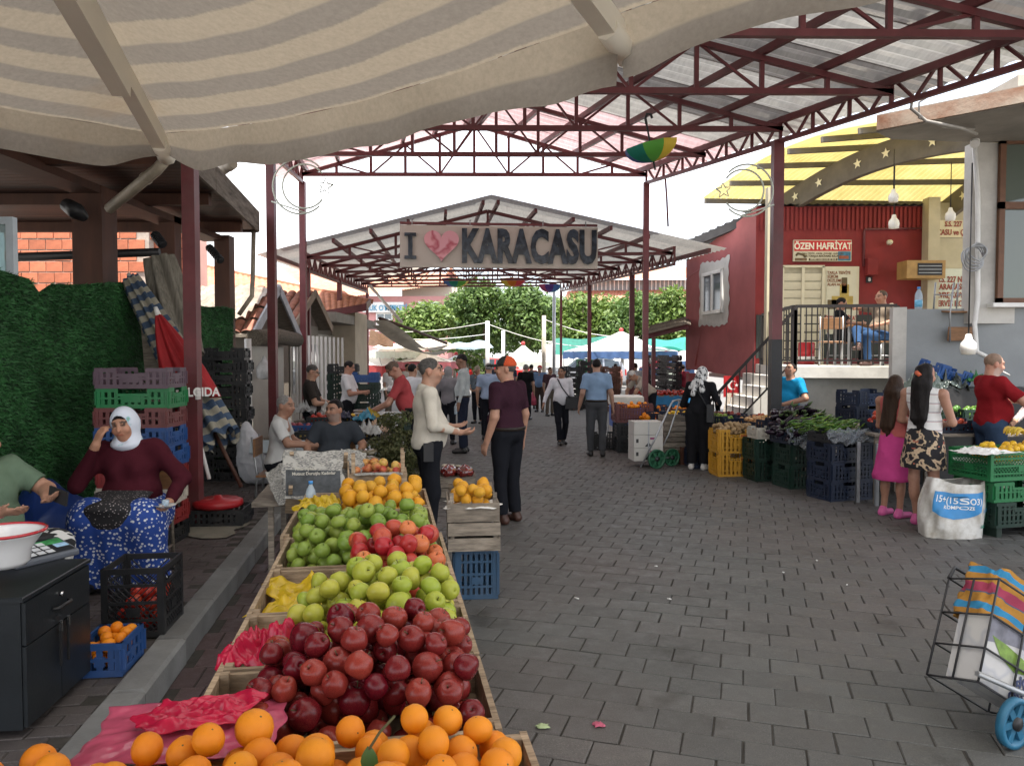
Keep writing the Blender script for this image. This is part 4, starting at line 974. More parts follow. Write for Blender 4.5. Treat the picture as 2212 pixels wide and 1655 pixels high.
cab=[(1.7,0.5),(1.7,2.35),(2.0,2.5),(2.75,2.42),(3.35,1.5),(3.5,1.35),(3.5,0.5)]
mb=MB();n_=len(cab);mb.add([(x,-1.0,z)for x,z in cab]+[(x,1.0,z)for x,z in cab],[tuple(range(n_)),tuple(reversed(range(n_,2*n_)))]+[(i+n_,(i+1)%n_+n_,(i+1)%n_,i)for i in range(n_)])
o=mb.build('cab',M_white,TK,False);bv=o.modifiers.new('round','BEVEL');bv.width=0.09;bv.segments=3
MB().add([(1.95,-1.006,1.5),(3.2,-1.006,1.5),(2.7,-1.006,2.25),(1.95,-1.006,2.25)],[(0,1,2,3)]).build('side_window',M_carglass,TK,False)
MB().add([(2.86,-0.85,2.33),(3.40,-0.85,1.52),(3.40,0.85,1.52),(2.86,0.85,2.33)],[(0,1,2,3)]).build('windscreen',M_carglass,TK,False)
MB().box((3.05,-1.15,1.75),(0.08,0.16,0.35)).build('mirror',M_black,TK,False)
for x in(-1.9,2.6):
 for sg2 in(-1,1):wheel(TK,x,sg2*0.9,0.42,0.42,0.26)
M_board=mat('sign_panel',(0.42,0.385,0.335),0.6,0.06,1.5,dirt=0.05)
HS=thing('town_sign','long hanging beige sign with a heart and dark town name','sign',D(1077,535,16))
a,b_=D(864,491,16.0),D(1290,578,16.35)
rzs=math.atan2(0.35,b_.x-a.x);hh=0.865;ww=math.hypot(b_.x-a.x,0.35);cz=(a.z+b_.z)/2;cc=Vector(((a.x+b_.x)/2,16.17,cz))
MB().box(cc,(ww,0.10,hh),(0,0,rzs)).build('board',M_board,HS)
def on_sign(u,dz,o=0.056):return cc+Vector((math.cos(rzs)*(u-0.5)*ww+math.sin(rzs)*o,math.sin(rzs)*(u-0.5)*ww-math.cos(rzs)*o,dz))
m,n,b,out=new_mat('letter_drawn_reflections');nz=noise_n(n,3.5,3,'Object',0.5);col=ramp(n,nz,[(0.45,(0.010,0.014,0.022)),(0.55,(0.04,0.055,0.075)),(0.62,(0.012,0.018,0.03))]);n.links.new(col,b.inputs['Base Color']);b.inputs['Roughness'].default_value=0.15  # lighter bands in the letter colour stand for reflections
M_let=m
put_text('KARACASU',0.92,M_let,HS,on_sign(0.650,-0.02,0.075),rzs,0.018,0.046,0.580,space=1.06)
mbI=MB()
for q in((-0.12,0.12,0.20,0.27),(-0.045,0.045,-0.20,0.20),(-0.12,0.12,-0.27,-0.20)):
 c=on_sign(0.052,(q[2]+q[3])/2,0.075);mbI.box(c,(q[1]-q[0],0.04,q[3]-q[2]),(0,0,rzs))
mbI.build('letter_i',M_let,HS)
m,n,b,out=new_mat('heart_drawn_reflections');nz=noise_n(n,2.6,2,'Object',0.4);col=ramp(n,nz,[(0.44,(0.62,0.30,0.33)),(0.50,(0.36,0.07,0.10)),(0.56,(0.60,0.30,0.34))]);n.links.new(col,b.inputs['Base Color']);b.inputs['Roughness'].default_value=0.12  # dark bands in the pink stand for reflections on the heart
hp=[]
for k in range(40):
 t=2*math.pi*k/40;x=16*math.sin(t)**3;y=13*math.cos(t)-5*math.cos(2*t)-2*math.cos(3*t)-math.cos(4*t);hp.append((x*0.0225,y*0.0225+0.05))
fr=[on_sign(0.207+x/ww,y,0.10)for x,y in hp];bk=[on_sign(0.207+x/ww,y,0.055)for x,y in hp]
MB().add(fr+bk,[tuple(reversed(range(40)))]+[(k,(k+1)%40,40+(k+1)%40,40+k)for k in range(40)]).build('heart',m,HS)
for f in(0.06,0.35,0.72,0.94):MB().tube([on_sign(f,hh/2,0),on_sign(f,hh/2+0.12,0),on_sign(f,hh/2+0.12,0)+Vector((0.01,0.1,0.02))],0.012,5).build('hook',M_steel,HS)
MB().beam(on_sign(0.0,hh/2+0.05,-0.02),on_sign(1.0,hh/2+0.05,-0.02),0.05).build('hanging_rail',M_maroon,HS)
for u in(1443,1405):pass
MB().tube([D(1437,384,15.3),D(1440,425,15.4),D(1443,490,15.6)],0.02,5).build('rod',M_maroon,NC)
RAIN=[(0.45,0.03,0.03),(0.55,0.16,0.02),(0.55,0.40,0.03),(0.10,0.35,0.05),(0.02,0.22,0.16),(0.03,0.10,0.30),(0.10,0.05,0.25),(0.35,0.05,0.15)]
RM=[mat('rainbow_%d'%i,c,0.6,0.1,3,trans=0.35)for i,c in enumerate(RAIN)]
def rainbow(label,u,v,d,rad,tilt,ph,dep,long_hook=True):
 c=D(u,v,d);U=thing('rainbow_umbrella',label,'umbrella',c,0,'rainbow umbrellas hung upside down')
 U.rotation_euler=(0.0,tilt,0.3)
 for k in range(8):
  a0,a1=2*math.pi*k/8,2*math.pi*(k+1)/8
  def fn(s,t):
   x0=Vector((math.cos(a0),math.sin(a0),0));x1=Vector((math.cos(a1),math.sin(a1),0));p=x0.lerp(x1,s)*rad*math.sin(t*math.pi/2*0.98);return Vector((p.x,p.y,dep*(1-math.cos(t*math.pi/2))))
  MB().grid(fn,4,7).build('panel',RM[(ph-k)%8],U,False)
 MB().tube([(0,0,-0.10),(0,0,dep+0.25)],0.012,6).build('shaft',M_black,U,False)
 MB().tube([(0,0,dep+0.25),(0,0,dep+0.32),(0.03,0,dep+0.37),(0.08,0,dep+0.36),(0.09,0,dep+0.31)],0.016,6).build('handle',M_black,U,False)
rainbow('large rainbow umbrella hanging near the right eave',1412,350,9.4,0.33,-0.22,8,0.20)
rainbow('blue and green umbrella hanging left below the far canopy',983,621,29,0.52,0.05,9,0.30)
rainbow('orange and yellow umbrella hanging in the middle below the far canopy',1108,620,29,0.52,0.0,6,0.30)
rainbow('blue and red umbrella hanging right below the far canopy',1187,632,30,0.45,0.05,11,0.28)
def crescent(label,u,v,d,r,flip):
 c=D(u,v,d);T=thing('crescent_ornament',label,'ornament',c,0,'wire crescent and star ornaments')
 M_w=mat('wire_white',(0.55,0.58,0.50),0.4,0.05)
 s=-1 if flip else 1
 MB().tube([(s*r*math.cos(a*math.pi/20),0,r*math.sin(a*math.pi/20))for a in range(5,36)],0.014,5).build('outer_arc',M_w,T,False)
 MB().tube([(s*(0.16*r+0.80*r*math.cos(a*math.pi/20)),0,0.80*r*math.sin(a*math.pi/20))for a in range(4,37)],0.014,5).build('inner_arc',M_w,T,False)
 st_=[(s*(0.92*r+x),0,z)for x,z in star(0.30*r,0.45,5,0.2)]
 MB().tube(st_+[st_[0]],0.012,5).build('star',M_w,T,False)
 MB().tube([(-s*r*1.05,0,-0.55*r),(s*0.1,0,-0.98*r)],0.012,5).build('stay',M_w,T,False)
crescent('wire crescent and star on the left maroon post',648,403,11.6,0.41,False)
crescent('wire crescent and star on the right maroon post',1614,412,11.4,0.38,True)
def bulb(label,u,v,d,s=1.0,drop=1.2):
 c=D(u,v,d);T=thing('hanging_bulb',label,'bulb',c,0,'white bulbs on cords')
 MB().lathe([(0.0,-0.13),(0.075,-0.12),(0.085,-0.05),(0.08,0.0),(0.04,0.05),(0.03,0.10),(0.0,0.11)],14).build('globe',mat('bulb_white',(0.72,0.70,0.66),0.3,0.03),T,False)
 MB().tube([(0,0,0.1),(0,0,drop)],0.008,5).build('cord',M_black,T,False)
 T.scale=(s,s,s)
bulb('bulb hanging in front of the right edge of the red wall',1931,478,14,1.1,1.3);bulb('upper small bulb hanging under the yellow roof',1930,422,13.6,1.0,0.8);bulb('bulb hanging by the cooperative sign',2053,462,13.6,1.0,0.9);bulb('large bulb hanging in front of the grey parapet',2092,742,9.9,1.15,2.0)
# ================================================================== STRIPED MARKET UMBRELLA OVER THE VIEWER
SU=thing('striped_umbrella','beige and grey striped market umbrella overhead with pale ribs','umbrella',(-0.51,0.23,0))
HUB=Vector((-0.51,0.23,2.66));P1=Vector((-0.89,1.97,2.31));P2=Vector((0.17,1.29,2.31))
m,n,b,out=new_mat('striped_canvas')
at_=n.nodes.new('ShaderNodeAttribute');at_.attribute_name='st'
wob=noise_n(n,5,3,'Object');fib=noise_n(n,90,3,'Object',0.7);big=noise_n(n,1.6,5,'Object',0.6)
f=math_n(n,'FRACT',math_n(n,'ADD',math_n(n,'MULTIPLY',at_.outputs['Fac'],8.6),math_n(n,'MULTIPLY',wob,0.03)))
f=math_n(n,'ADD',f,math_n(n,'MULTIPLY',math_n(n,'SUBTRACT',fib,0.5),0.07))
col=ramp(n,f,[(0.0,(0.52,0.45,0.355)),(0.47,(0.52,0.45,0.355)),(0.52,(0.36,0.325,0.285)),(0.95,(0.36,0.325,0.285)),(1.0,(0.52,0.45,0.355))])
col=mixc(n,0.35,col,ramp(n,fib,[(0.3,(0.6,)*3),(0.7,(1.1,)*3)]),'MULTIPLY')
col=mixc(n,ramp(n,big,[(0.62,(0,0,0)),(0.75,(0.4,)*3)]),col,(0.42,0.29,0.17))
n.links.new(col,b.inputs['Base Color']);b.inputs['Roughness'].default_value=0.9;b.inputs['Specular IOR Level'].default_value=0.1
tr=n.nodes.new('ShaderNodeBsdfTranslucent');n.links.new(col,tr.inputs[0]);ms=n.nodes.new('ShaderNodeMixShader');ms.inputs[0].default_value=0.5
n.links.new(b.outputs[0],ms.inputs[1]);n.links.new(tr.outputs[0],ms.inputs[2]);n.links.new(ms.outputs[0],out.inputs[0]);bump_n(n,b,fib,0.15,0.003)
M_canvas=m
ue=Vector((0.841,-0.541,0));un=Vector((-0.541,-0.841,0))
UC=[P1+ue*1.26*a+un*1.26*b_ for a,b_ in((0,0),(1,0),(2,0),(2,1),(2,2),(1,2),(0,2),(0,1))]
UC[2].z=2.52;UC[3].z=2.45;UC[4].z=2.45
def corner(k):return UC[k%8].copy()
def with_attr(o,vals):
 at=o.data.attributes.new('st','FLOAT','POINT');at.data.foreach_set('value',vals);return o
for k in range(8):
 c0,c1=corner(k),corner(k+1);vals=[]
 def fn(s,t):
  e=c0.lerp(c1,s);e.z-=0.04*math.sin(math.pi*s);p=HUB.lerp(e,t);p.z-=0.05*math.sin(math.pi*t)*math.sin(math.pi*s);p.z+=0.0015*math.sin(s*31+t*13)
  vals.append(t*1.4);return p
 mb=MB();mb.grid(fn,28,30);with_attr(mb.build('canopy_panel',M_canvas,SU),vals)
 vals=[]
 def fv(s,t):
  e=c0.lerp(c1,s);e.z-=0.04*math.sin(math.pi*s);o=Vector((e.x-HUB.x,e.y-HUB.y,0)).normalized()
  h=0.088+(0.03*max(0,1-7*(1-s))if k==0 else 0)-(0.05*max(0,1-9*s)if k==0 else 0)-(0.03*max(0,1-9*(1-s))if k==7 else 0)
  vals.append(1.4+t*0.105);sl2=0.012*math.sin(s*17+k*2)+0.006*math.sin(s*43+1)
  return e+o*(sl2*t+0.02*math.sin(t*2))-Vector((0,0,h*t+0.006*math.sin(s*23+k)*t))
 mb=MB();mb.grid(fv,50,8);with_attr(mb.build('valance',M_canvas,SU),vals)
M_rib=mat('cream_rib',(0.78,0.74,0.65),0.45,0.08,4)
for k in range(8):
 c0=corner(k);a,b_=HUB-Vector((0,0,.10)),c0-Vector((0,0,.028));dirr=(b_-a).normalized()
 MB().beam(a,b_+dirr*0.03,0.030,0.042).build('rib',M_rib,SU);MB().beam(a.lerp(b_,0.2)-Vector((0,0,.03)),a.lerp(b_,0.80)-Vector((0,0,.026)),0.036,0.05).build('rib_sleeve',M_rib,SU)
 MB().tube([b_-dirr*0.03-Vector((0,0,.01)),b_+dirr*0.06-Vector((0,0,.005))],[0.02,0.024],8).build('rib_tip',M_rib,SU)
MB().tube([(HUB.x,HUB.y,0.13),HUB],0.03,10).build('pole',M_rib,SU)
# ================================================================== CRATES
def crate_obj_mesh(name,L,Wd,H,mt,ribs=0.05,dip=True,lat=False):
 key=(name,L,Wd,H,mt.name,ribs,dip,lat)
 if key in MATS:return MATS[key]
 mb=MB();t=0.012;x,y=L/2,Wd/2
 mb.bx(-x+t,x-t,-y+t,y-t,0.004,0.016)
 for sx in(-1,1):
  for sy in(-1,1):
   mb.box((sx*(x-.018),sy*(y-t/2),H/2),(.036,t+.004,H));mb.box((sx*(x-t/2),sy*(y-.018),H/2),(t+.004,.036,H))
 for axis,half,oth in((0,x,y),(1,y,x)):
  for s in(-1,1):
   def wb(u0,u1,z0,z1,th=t,o=0.0):
    c=((u0+u1)/2,s*(oth-t/2+o),(z0+z1)/2)if axis==0 else(s*(oth-t/2+o),(u0+u1)/2,(z0+z1)/2)
    dm=(u1-u0,th,z1-z0)if axis==0 else(th,u1-u0,z1-z0);mb.box(c,dm)
   wb(-half,half,0,0.035)
   if dip:
    wb(-half,-half*0.42,H-0.034,H);wb(half*0.42,half,H-0.034,H);wb(-half*0.45,half*0.45,H*0.66-0.012,H*0.66+0.012)
    wb(-half*0.46,-half*0.40,H*0.66,H-0.002,t*1.02);wb(half*0.40,half*0.46,H*0.66,H-0.002,t*1.02)
   else:wb(-half,half,H-0.034,H,t*1.02)
   nb=2 if H<0.22 else 4
   for k in range(1,nb):wb(-half,half,H*k/nb-0.008,H*k/nb+0.008,t*1.2)
   m_=int(2*half/ribs)
   top=H-0.03
   for k in range(m_+1):
    u=-half+2*half*k/m_
    tt=H*0.66 if(dip and abs(u)<half*0.4)else top
    if not lat:wb(u-ribs*0.30,u+ribs*0.30,0.03,tt,t*0.6)
   if lat:
    N=int(2*half/0.035)
    for k in range(-2,N+2):
     for sg in(-1,1):
      u0=-half+2*half*k/N;u1=u0+sg*(H-.06)
      a0,a1=max(-half,min(half,u0)),max(-half,min(half,u1))
      if abs(a1-a0)<0.01 or abs(u1-u0)<1e-6:continue
      z0=0.03+(a0-u0)/(u1-u0)*(H-.06);z1=0.03+(a1-u0)/(u1-u0)*(H-.06)
      yy=s*(oth-t/2)
      A=Vector((a0,yy,z0))if axis==0 else Vector((yy,a0,z0));B=Vector((a1,yy,z1))if axis==0 else Vector((yy,a1,z1))
      mb.beam(A,B,0.006,0.006)
   wb(-half*0.22,half*0.22,H*0.30,H*0.30+0.05,t*1.3)
 me=mb.mesh(name,mt);MATS[key]=me;return me
CM={k:mat('crate_'+k,c,0.45,0.12,6,rnd=0.18,dirt=0.25)for k,c in dict(black=(0.016,0.017,0.019),navy=(0.009,0.016,0.036),blue=(0.02,0.07,0.22),dgreen=(0.008,0.028,0.019),green=(0.012,0.14,0.045),purple=(0.10,0.065,0.085),maroon=(0.13,0.04,0.04),red=(0.22,0.025,0.025),yellow=(0.50,0.25,0.02),white=(0.45,0.42,0.36),steel=(0.03,0.075,0.14),brown=(0.12,0.05,0.03)).items()}
def lvl(k,n):
 return 'lowest' if k==0 else 'topmost' if k==n-1 else 'middle' if n==3 else['','second','third','fourth','fifth','sixth','seventh','eighth','ninth','tenth'][k]+' from the bottom,'
def crate(label,color,loc,rz,dims=(0.58,0.38,0.18),group=None,rot=None,**kw):
 me=crate_obj_mesh('plastic_crate',*dims,CM[color],**kw)
 o=link('plastic_crate',me,None,False,loc,Euler((0,0,rz))if rot is None else rot);return tag(o,label,'crate',group)
def wood_crate(label,loc,rz,L,Wd,H,wood=None,slats=2,group=None,rot=None,posts=0.0,gap=0.012):
 wd=wood or M_wood;T=thing('wooden_crate',label,'crate',loc,rz,group)
 if rot is not None:T.rotation_euler=rot
 x,y,t=L/2,Wd/2,0.012
 sh=(H-gap*(slats-1))/slats
 for k in range(slats):
  z0=k*(sh+gap)
  for s in(-1,1):
   MB().bx(-x,x,s*y-t/2,s*y+t/2,z0,z0+sh).build('slat',wd,T,False);MB().bx(s*(x-t/2-.001)-t/2,s*(x-t/2-.001)+t/2,-y+t/2+.001,y-t/2-.001,z0,z0+sh).build('end_slat',wd,T,False)
 nb=max(3,int(Wd/0.12))
 for k in range(nb):yy=-y+(k+0.5)*Wd/nb;MB().bx(-x+t*2,x-t*2,yy-Wd/nb*0.42,yy+Wd/nb*0.42,0.004,0.014).build('base_slat',wd,T,False)
 for sx in(-1,1):
  for sy in(-1,1):MB().bx(sx*(x-.032)-.014,sx*(x-.032)+.014,sy*(y-.022)-.014,sy*(y-.022)+.014,0.016,H+posts).build('corner_post',wd,T,False)
 return T
# ================================================================== FRUIT
def fruit_mat(name,c,alt,hi=None,streak=0.5,rough=0.32,speck=0.0,rnd=0.5,bump=0.0,bs=120,island=False):
 m,n,b,out=new_mat(name)
 oi=n.nodes.new('ShaderNodeObjectInfo');tc=n.nodes.new('ShaderNodeTexCoord');ad=n.nodes.new('ShaderNodeVectorMath');ad.operation='ADD'
 n.links.new(tc.outputs['Object'],ad.inputs[0]);cv=n.nodes.new('ShaderNodeCombineXYZ');ge_=n.nodes.new('ShaderNodeNewGeometry');rnd_=math_n(n,'FRACT',math_n(n,'ADD',oi.outputs['Random'],math_n(n,'MULTIPLY',ge_.outputs['Random Per Island'],1.0 if island else 0.0)));k=math_n(n,'MULTIPLY',rnd_,37.0)
 for i in range(3):n.links.new(k,cv.inputs[i])
 n.links.new(cv.outputs[0],ad.inputs[1])
 t=n.nodes.new('ShaderNodeTexNoise');t.inputs['Scale'].default_value=16;t.inputs['Detail'].default_value=4;n.links.new(ad.outputs[0],t.inputs[0])
 f=math_n(n,'ADD',math_n(n,'MULTIPLY',math_n(n,'SUBTRACT',t.outputs[0],0.5),2.4*streak),math_n(n,'ADD',math_n(n,'MULTIPLY',math_n(n,'SUBTRACT',rnd_,0.5),2*rnd),0.40))
 col=ramp(n,f,[(0.05,c),(0.55,tuple(x*0.5+y*0.5 for x,y in zip(c,alt))),(1.0,alt)])
 sp=n.nodes.new('ShaderNodeTexNoise');sp.inputs['Scale'].default_value=bs;sp.inputs['Detail'].default_value=2;n.links.new(ad.outputs[0],sp.inputs[0])
 if speck:col=mixc(n,ramp(n,sp.outputs[0],[(0.62,(0,0,0)),(0.72,(speck,)*3)]),col,hi or(0.5,0.4,0.2))
 bl=n.nodes.new('ShaderNodeTexNoise');bl.inputs['Scale'].default_value=9;n.links.new(ad.outputs[0],bl.inputs[0])
 col=mixc(n,ramp(n,bl.outputs[0],[(0.68,(0,0,0)),(0.74,(0.35,)*3)]),col,tuple(x*0.45+0.02 for x in alt))
 n.links.new(col,b.inputs['Base Color']);b.inputs['Roughness'].default_value=rough;b.inputs['Specular IOR Level'].default_value=0.32
 b.inputs['Subsurface Weight'].default_value=0.0
 if bump:bump_n(n,b,sp.outputs[0],bump,0.002)
 return m
M_stem=mat('stem',(0.085,0.075,0.03),0.8)
def apple_mesh(name,mt,tall=1.0,lobes=0.0,seg=16,seed=0):
 r=random.Random(seed)
 pr=[]
 for k in range(13):
  t=math.pi*k/12;rr=math.sin(t)**0.85*(1.0+0.10*math.cos(t));z=-math.cos(t)*0.92*tall
  if k==0:rr,z=0.0,-0.74*tall
  if k==1:rr,z=0.20,-0.86*tall
  if k==11:rr,z=0.24,0.80*tall
  if k==12:rr,z=0.0,0.52*tall
  pr.append((rr,z))
 ax,ay=r.uniform(-.06,.06),r.uniform(-.06,.06)
 def bp(rr,z,a):return rr*(1+lobes*math.cos(5*a+seed)*(0.5-0.5*z)+ax*math.cos(a)+ay*math.sin(a)+0.02*math.sin(2*a+seed)),z*(1+0.04*math.cos(a+seed))
 mb=MB();mb.lathe(pr,seg,(0,0,0),0,None,bp);mb.tube([(0,0,.52*tall),(0.04,0.02,.8*tall),(0.10,0.03,1.02*tall)],[.035,.03,.045],5,1)
 return mb.mesh(name,[mt,M_stem])
def round_mesh(name,mt,sq=0.95,dent=True,lump=0.0,seed=0,neck=0.0,seg=16):
 pr=[]
 for k in range(11):
  t=math.pi*k/10;rr=math.sin(t);z=-math.cos(t)*sq
  if neck and z>0.3:rr*=1-neck*(z-0.3)
  if k==10:z-=0.05
  pr.append((rr if 0<k<10 else 0.0,z))
 def bp(rr,z,a):return rr*(1+lump*math.sin(3*a+seed)*math.cos(2*z+seed)+lump*0.6*math.sin(5*a+2*seed+3*z)),z
 mb=MB();mb.lathe(pr,seg,(0,0,0),0,None,bp)
 if dent:mb.lathe([(0.07,0),(0.06,0.02),(0,0.03)],6,(0,0,sq-0.065),1)
 return mb.mesh(name,[mt,M_stem])
M_fr=dict(orange=fruit_mat('orange_peel',(0.72,0.21,0.006),(0.76,0.27,0.01),None,0.25,0.42,0,0.6,0.35,190),red=fruit_mat('dark_red_apple',(0.105,0.003,0.010),(0.30,0.045,0.028),(0.36,0.14,0.08),0.5,0.27,0.15,0.40),yg=fruit_mat('yellow_green_apple',(0.27,0.34,0.035),(0.42,0.37,0.05),(0.3,0.25,0.1),0.4,0.33,0.2,0.45),blush=fruit_mat('blush_apple',(0.34,0.016,0.024),(0.58,0.20,0.06),(0.55,0.35,0.12),0.5,0.3,0.12,0.5),green=fruit_mat('green_apple',(0.14,0.23,0.032),(0.27,0.31,0.055),(0.3,0.3,0.12),0.35,0.32,0.2,0.4),quince=fruit_mat('quince',(0.64,0.28,0.012),(0.55,0.31,0.03),(0.12,0.06,0.01),0.45,0.5,0.45,0.4,0.2,60),green2=fruit_mat('small_green_apple',(0.14,0.23,0.032),(0.27,0.31,0.055),(0.3,0.3,0.12),0.35,0.32,0.2,0.4,island=True),red2=fruit_mat('stall_red_apple',(0.11,0.004,0.01),(0.30,0.05,0.03),None,0.4,0.3,0,0.4,island=True),mixed=fruit_mat('red_yellow_apple',(0.40,0.06,0.04),(0.58,0.42,0.10),(0.4,0.3,0.1),0.7,0.35,0.1,0.5,island=True),potato=fruit_mat('potato_skin',(0.26,0.17,0.085),(0.36,0.25,0.13),(0.12,0.08,0.05),0.5,0.8,0.3,0.5),onion=fruit_mat('onion_skin',(0.44,0.21,0.08),(0.60,0.40,0.20),(0.3,0.15,0.06),0.5,0.4,0.1,0.6),tomato=fruit_mat('tomato_skin',(0.38,0.025,0.018),(0.45,0.07,0.03),None,0.3,0.2,0,0.5),eggplant=fruit_mat('eggplant_skin',(0.010,0.006,0.012),(0.022,0.010,0.022),None,0.3,0.14,0,0.4),pepper=fruit_mat('green_pepper_skin',(0.05,0.13,0.02),(0.16,0.24,0.04),None,0.4,0.25,0,0.6),lemon=fruit_mat('lemon_peel',(0.66,0.42,0.02),(0.66,0.36,0.015),None,0.3,0.4,0,0.4,0.3,160),beet=fruit_mat('red_onion_skin',(0.20,0.03,0.05),(0.30,0.06,0.07),None,0.4,0.35,0,0.5))
FM=dict(orange=[round_mesh('orange',M_fr['orange'],q,True,0.012,i)for i,q in enumerate((0.94,0.97,1.0))],red=[apple_mesh('red_apple',M_fr['red'],q,0.06,16,i)for i,q in enumerate((1.02,1.1,0.95,1.05))],yg=[apple_mesh('yellow_apple',M_fr['yg'],q,0.0,16,i)for i,q in enumerate((0.98,1.05,0.92))],blush=[apple_mesh('blush_apple',M_fr['blush'],q,0.02,16,i)for i,q in enumerate((0.95,1.0,0.9))],green=[apple_mesh('green_apple',M_fr['green'],q,0.0,16,i)for i,q in enumerate((0.94,1.0,0.9))],green2=[apple_mesh('green_apple',M_fr['green2'],q,0.0,14,i)for i,q in enumerate((0.94,1.0))],red2=[apple_mesh('red_apple',M_fr['red2'],1.0,0.03,10,1)],quince=[round_mesh('quince',M_fr['quince'],1.0+0.1*i,True,0.06,i*2,0.35)for i in range(3)],mixed=[apple_mesh('mixed_apple',M_fr['mixed'],0.94,0.0,12,i)for i in range(2)],potato=[round_mesh('potato',M_fr['potato'],1.25+0.15*i,False,0.07,i*3,0,10)for i in range(3)],onion=[round_mesh('onion',M_fr['onion'],0.9,True,0.02,i,0.3,12)for i in range(2)],tomato=[round_mesh('tomato',M_fr['tomato'],0.85,True,0.03,i,0,12)for i in range(2)],lemon=[round_mesh('lemon',M_fr['lemon'],1.25,True,0.02,i,0.3,12)for i in range(2)],bell=[round_mesh('bell_pepper',M_fr['pepper'],1.1,True,0.10,i,0.0,12)for i in range(2)],rpep=[round_mesh('red_pepper',M_fr['tomato'],1.6,True,0.10,i,0.2,12)for i in range(2)],beet=[round_mesh('red_onion',M_fr['beet'],0.95,True,0.03,i,0.2,12)for i in range(2)])
NAMES=dict(green2='apple',red2='apple',orange='orange',red='apple',yg='apple',blush='apple',green='apple',quince='quince',mixed='apple',potato='potato',onion='onion',tomato='tomato',lemon='lemon',bell='pepper',rpep='pepper',beet='onion')
def heap(kind,label,group,frame,region,floor,r,hfun,nmax,seed,jit=0.09,tries=400,sq=0.93,pre=None,stuff=False):
 """pour fruit: each new one comes to rest on the floor or on those below, where the heap is still low"""
 rg=random.Random(seed);P=list(pre or[]);out=[]
 x0,x1,y0,y1=region;fail=0
 while len(out)<nmax and fail<tries:
  best=None
  for _ in range(10):
   rr=r*(1+rg.uniform(-jit,jit));x,y=rg.uniform(x0+rr,x1-rr),rg.uniform(y0+rr,y1-rr)
   z=floor+rr*sq
   for(px,py,pz,pr)in P:
    dx,dy=x-px,y-py;s=(rr+pr)*0.965;q=s*s-dx*dx-dy*dy
    if q>0:z=max(z,pz+math.sqrt(q)*0.97)
   if z+rr*0.4<=floor+hfun((x-x0)/(x1-x0),(y-y0)/(y1-y0))and(best is None or z<best[2]):best=(x,y,z,rr)
  if best is None:fail+=10;continue
  P.append(best);out.append(best)
 cat=NAMES[kind]
 cw=Vector((0,0,CH));WP=[(frame@Vector(q[:3]),q[3])for q in P];hid=MB()
 def seen(c,rr):
  f=(cw-c).normalized();s1=f.cross(Vector((0,0,1))).normalized();s2=s1.cross(f);nb=[(p_,q)for p_,q in WP if(p_-c).length>1e-5 and(p_-c).length<0.5]
  for a_,b_2 in((0,0),(.85,0),(-.85,0),(0,.9),(0,-.8),(.6,.65),(-.6,.65),(.6,-.6),(-.6,-.6)):
   o_=c+(s1*a_+s2*b_2)*rr+f*rr*0.3;ok=True
   for p_,q in nb:
    w_=p_-o_;t_=w_.dot(f)
    if t_>0 and(w_-f*t_).length<q*0.97:ok=False;break
   if ok:return True
  return False
 vis=[False]*len(out)if stuff else[seen(frame@Vector(q[:3]),q[3])for q in out]
 for(x,y,z,rr),v_ in zip(out,vis):
  if v_:continue
  src=rg.choice(FM[kind]);m4=Matrix.Translation(frame@Vector((x,y,z)))@Euler((rg.gauss(0,.8),rg.gauss(0,.8),rg.uniform(0,6.3))).to_matrix().to_4x4()@Matrix.Diagonal((rr,rr,rr,1))
  hid.add([m4@v.co for v in src.vertices],[tuple(p_.vertices)for p_ in src.polygons],0,True)
 if hid.v:
  o=hid.build(cat+'_heap' if stuff else 'buried_fruit',[FM[kind][0].materials[0]],None,False);o['kind']='stuff';o['label']=('heap of ' if stuff else 'lower layer below each ')+label;o['category']='fruit'
 for(x,y,z,rr),v_ in zip(out,vis):
  if not v_:continue
  w=frame@Vector((x,y,z));s=rr
  tilt=Euler((rg.gauss(0,0.8),rg.gauss(0,0.8),rg.uniform(0,6.3)))
  if kind in('potato','rpep','lemon'):tilt=Euler((rg.gauss(1.5,0.4),rg.gauss(0,0.4),rg.uniform(0,6.3)))
  o=link(cat,rg.choice(FM[kind]),None,False,w,tilt,(s*rg.uniform(.94,1.05),s*rg.uniform(.94,1.05),s*rg.uniform(.92,1.04)));tag(o,label,cat,group)
 return P
# ================================================================== FRUIT STAND
SA=math.atan(0.164)
FRM=Matrix.Translation((-0.025,1.98,0))@Matrix.Rotation(SA,4,'Z')
SZ=0.66
def tray(label,y0,y1,x0=-0.82,x1=0.0,z=SZ,rim=0.115,wood=None):
 T=thing('wooden_tray',label,'tray',FRM@Vector(((x0+x1)/2,(y0+y1)/2,z)),SA,'wooden fruit trays on the stand')
 L,Wd,t=x1-x0,y1-y0-0.006,0.018;x,y=L/2,Wd/2;wd=wood or M_wood
 j=lambda:random.uniform(-.006,.006)
 for s in(-1,1):
  MB().bx(s*(x-t/2)-t/2,s*(x-t/2)+t/2,-y,y,0.0,rim+j()).build('side_board',wd,T,False)
  MB().bx(-x+t+.001,x-t-.001,s*(y-t/2)-t/2,s*(y-t/2)+t/2,0.002,rim-0.006+j()).build('end_board',wd,T,False)
 for k in range(5):a=-y+t+(k+.5)*(Wd-2*t)/5;MB().bx(-x+t+.002,x-t-.002,a-0.048*Wd/0.5,a+0.048*Wd/0.5,0.0,0.010).build('base_board',wd,T,False)
 for sx in(-1,1):
  for sy in(-1,1):MB().bx(sx*(x-t-.014)-.013,sx*(x-t-.014)+.013,sy*(y-t-.014)-.013,sy*(y-t-.014)+.013,0.011,rim+0.004).build('corner_block',wd,T,False)
 return T
TB=thing('stand_table','plank trestle table carrying the fruit trays','table',FRM@Vector((-0.41,1.5,0)),SA)
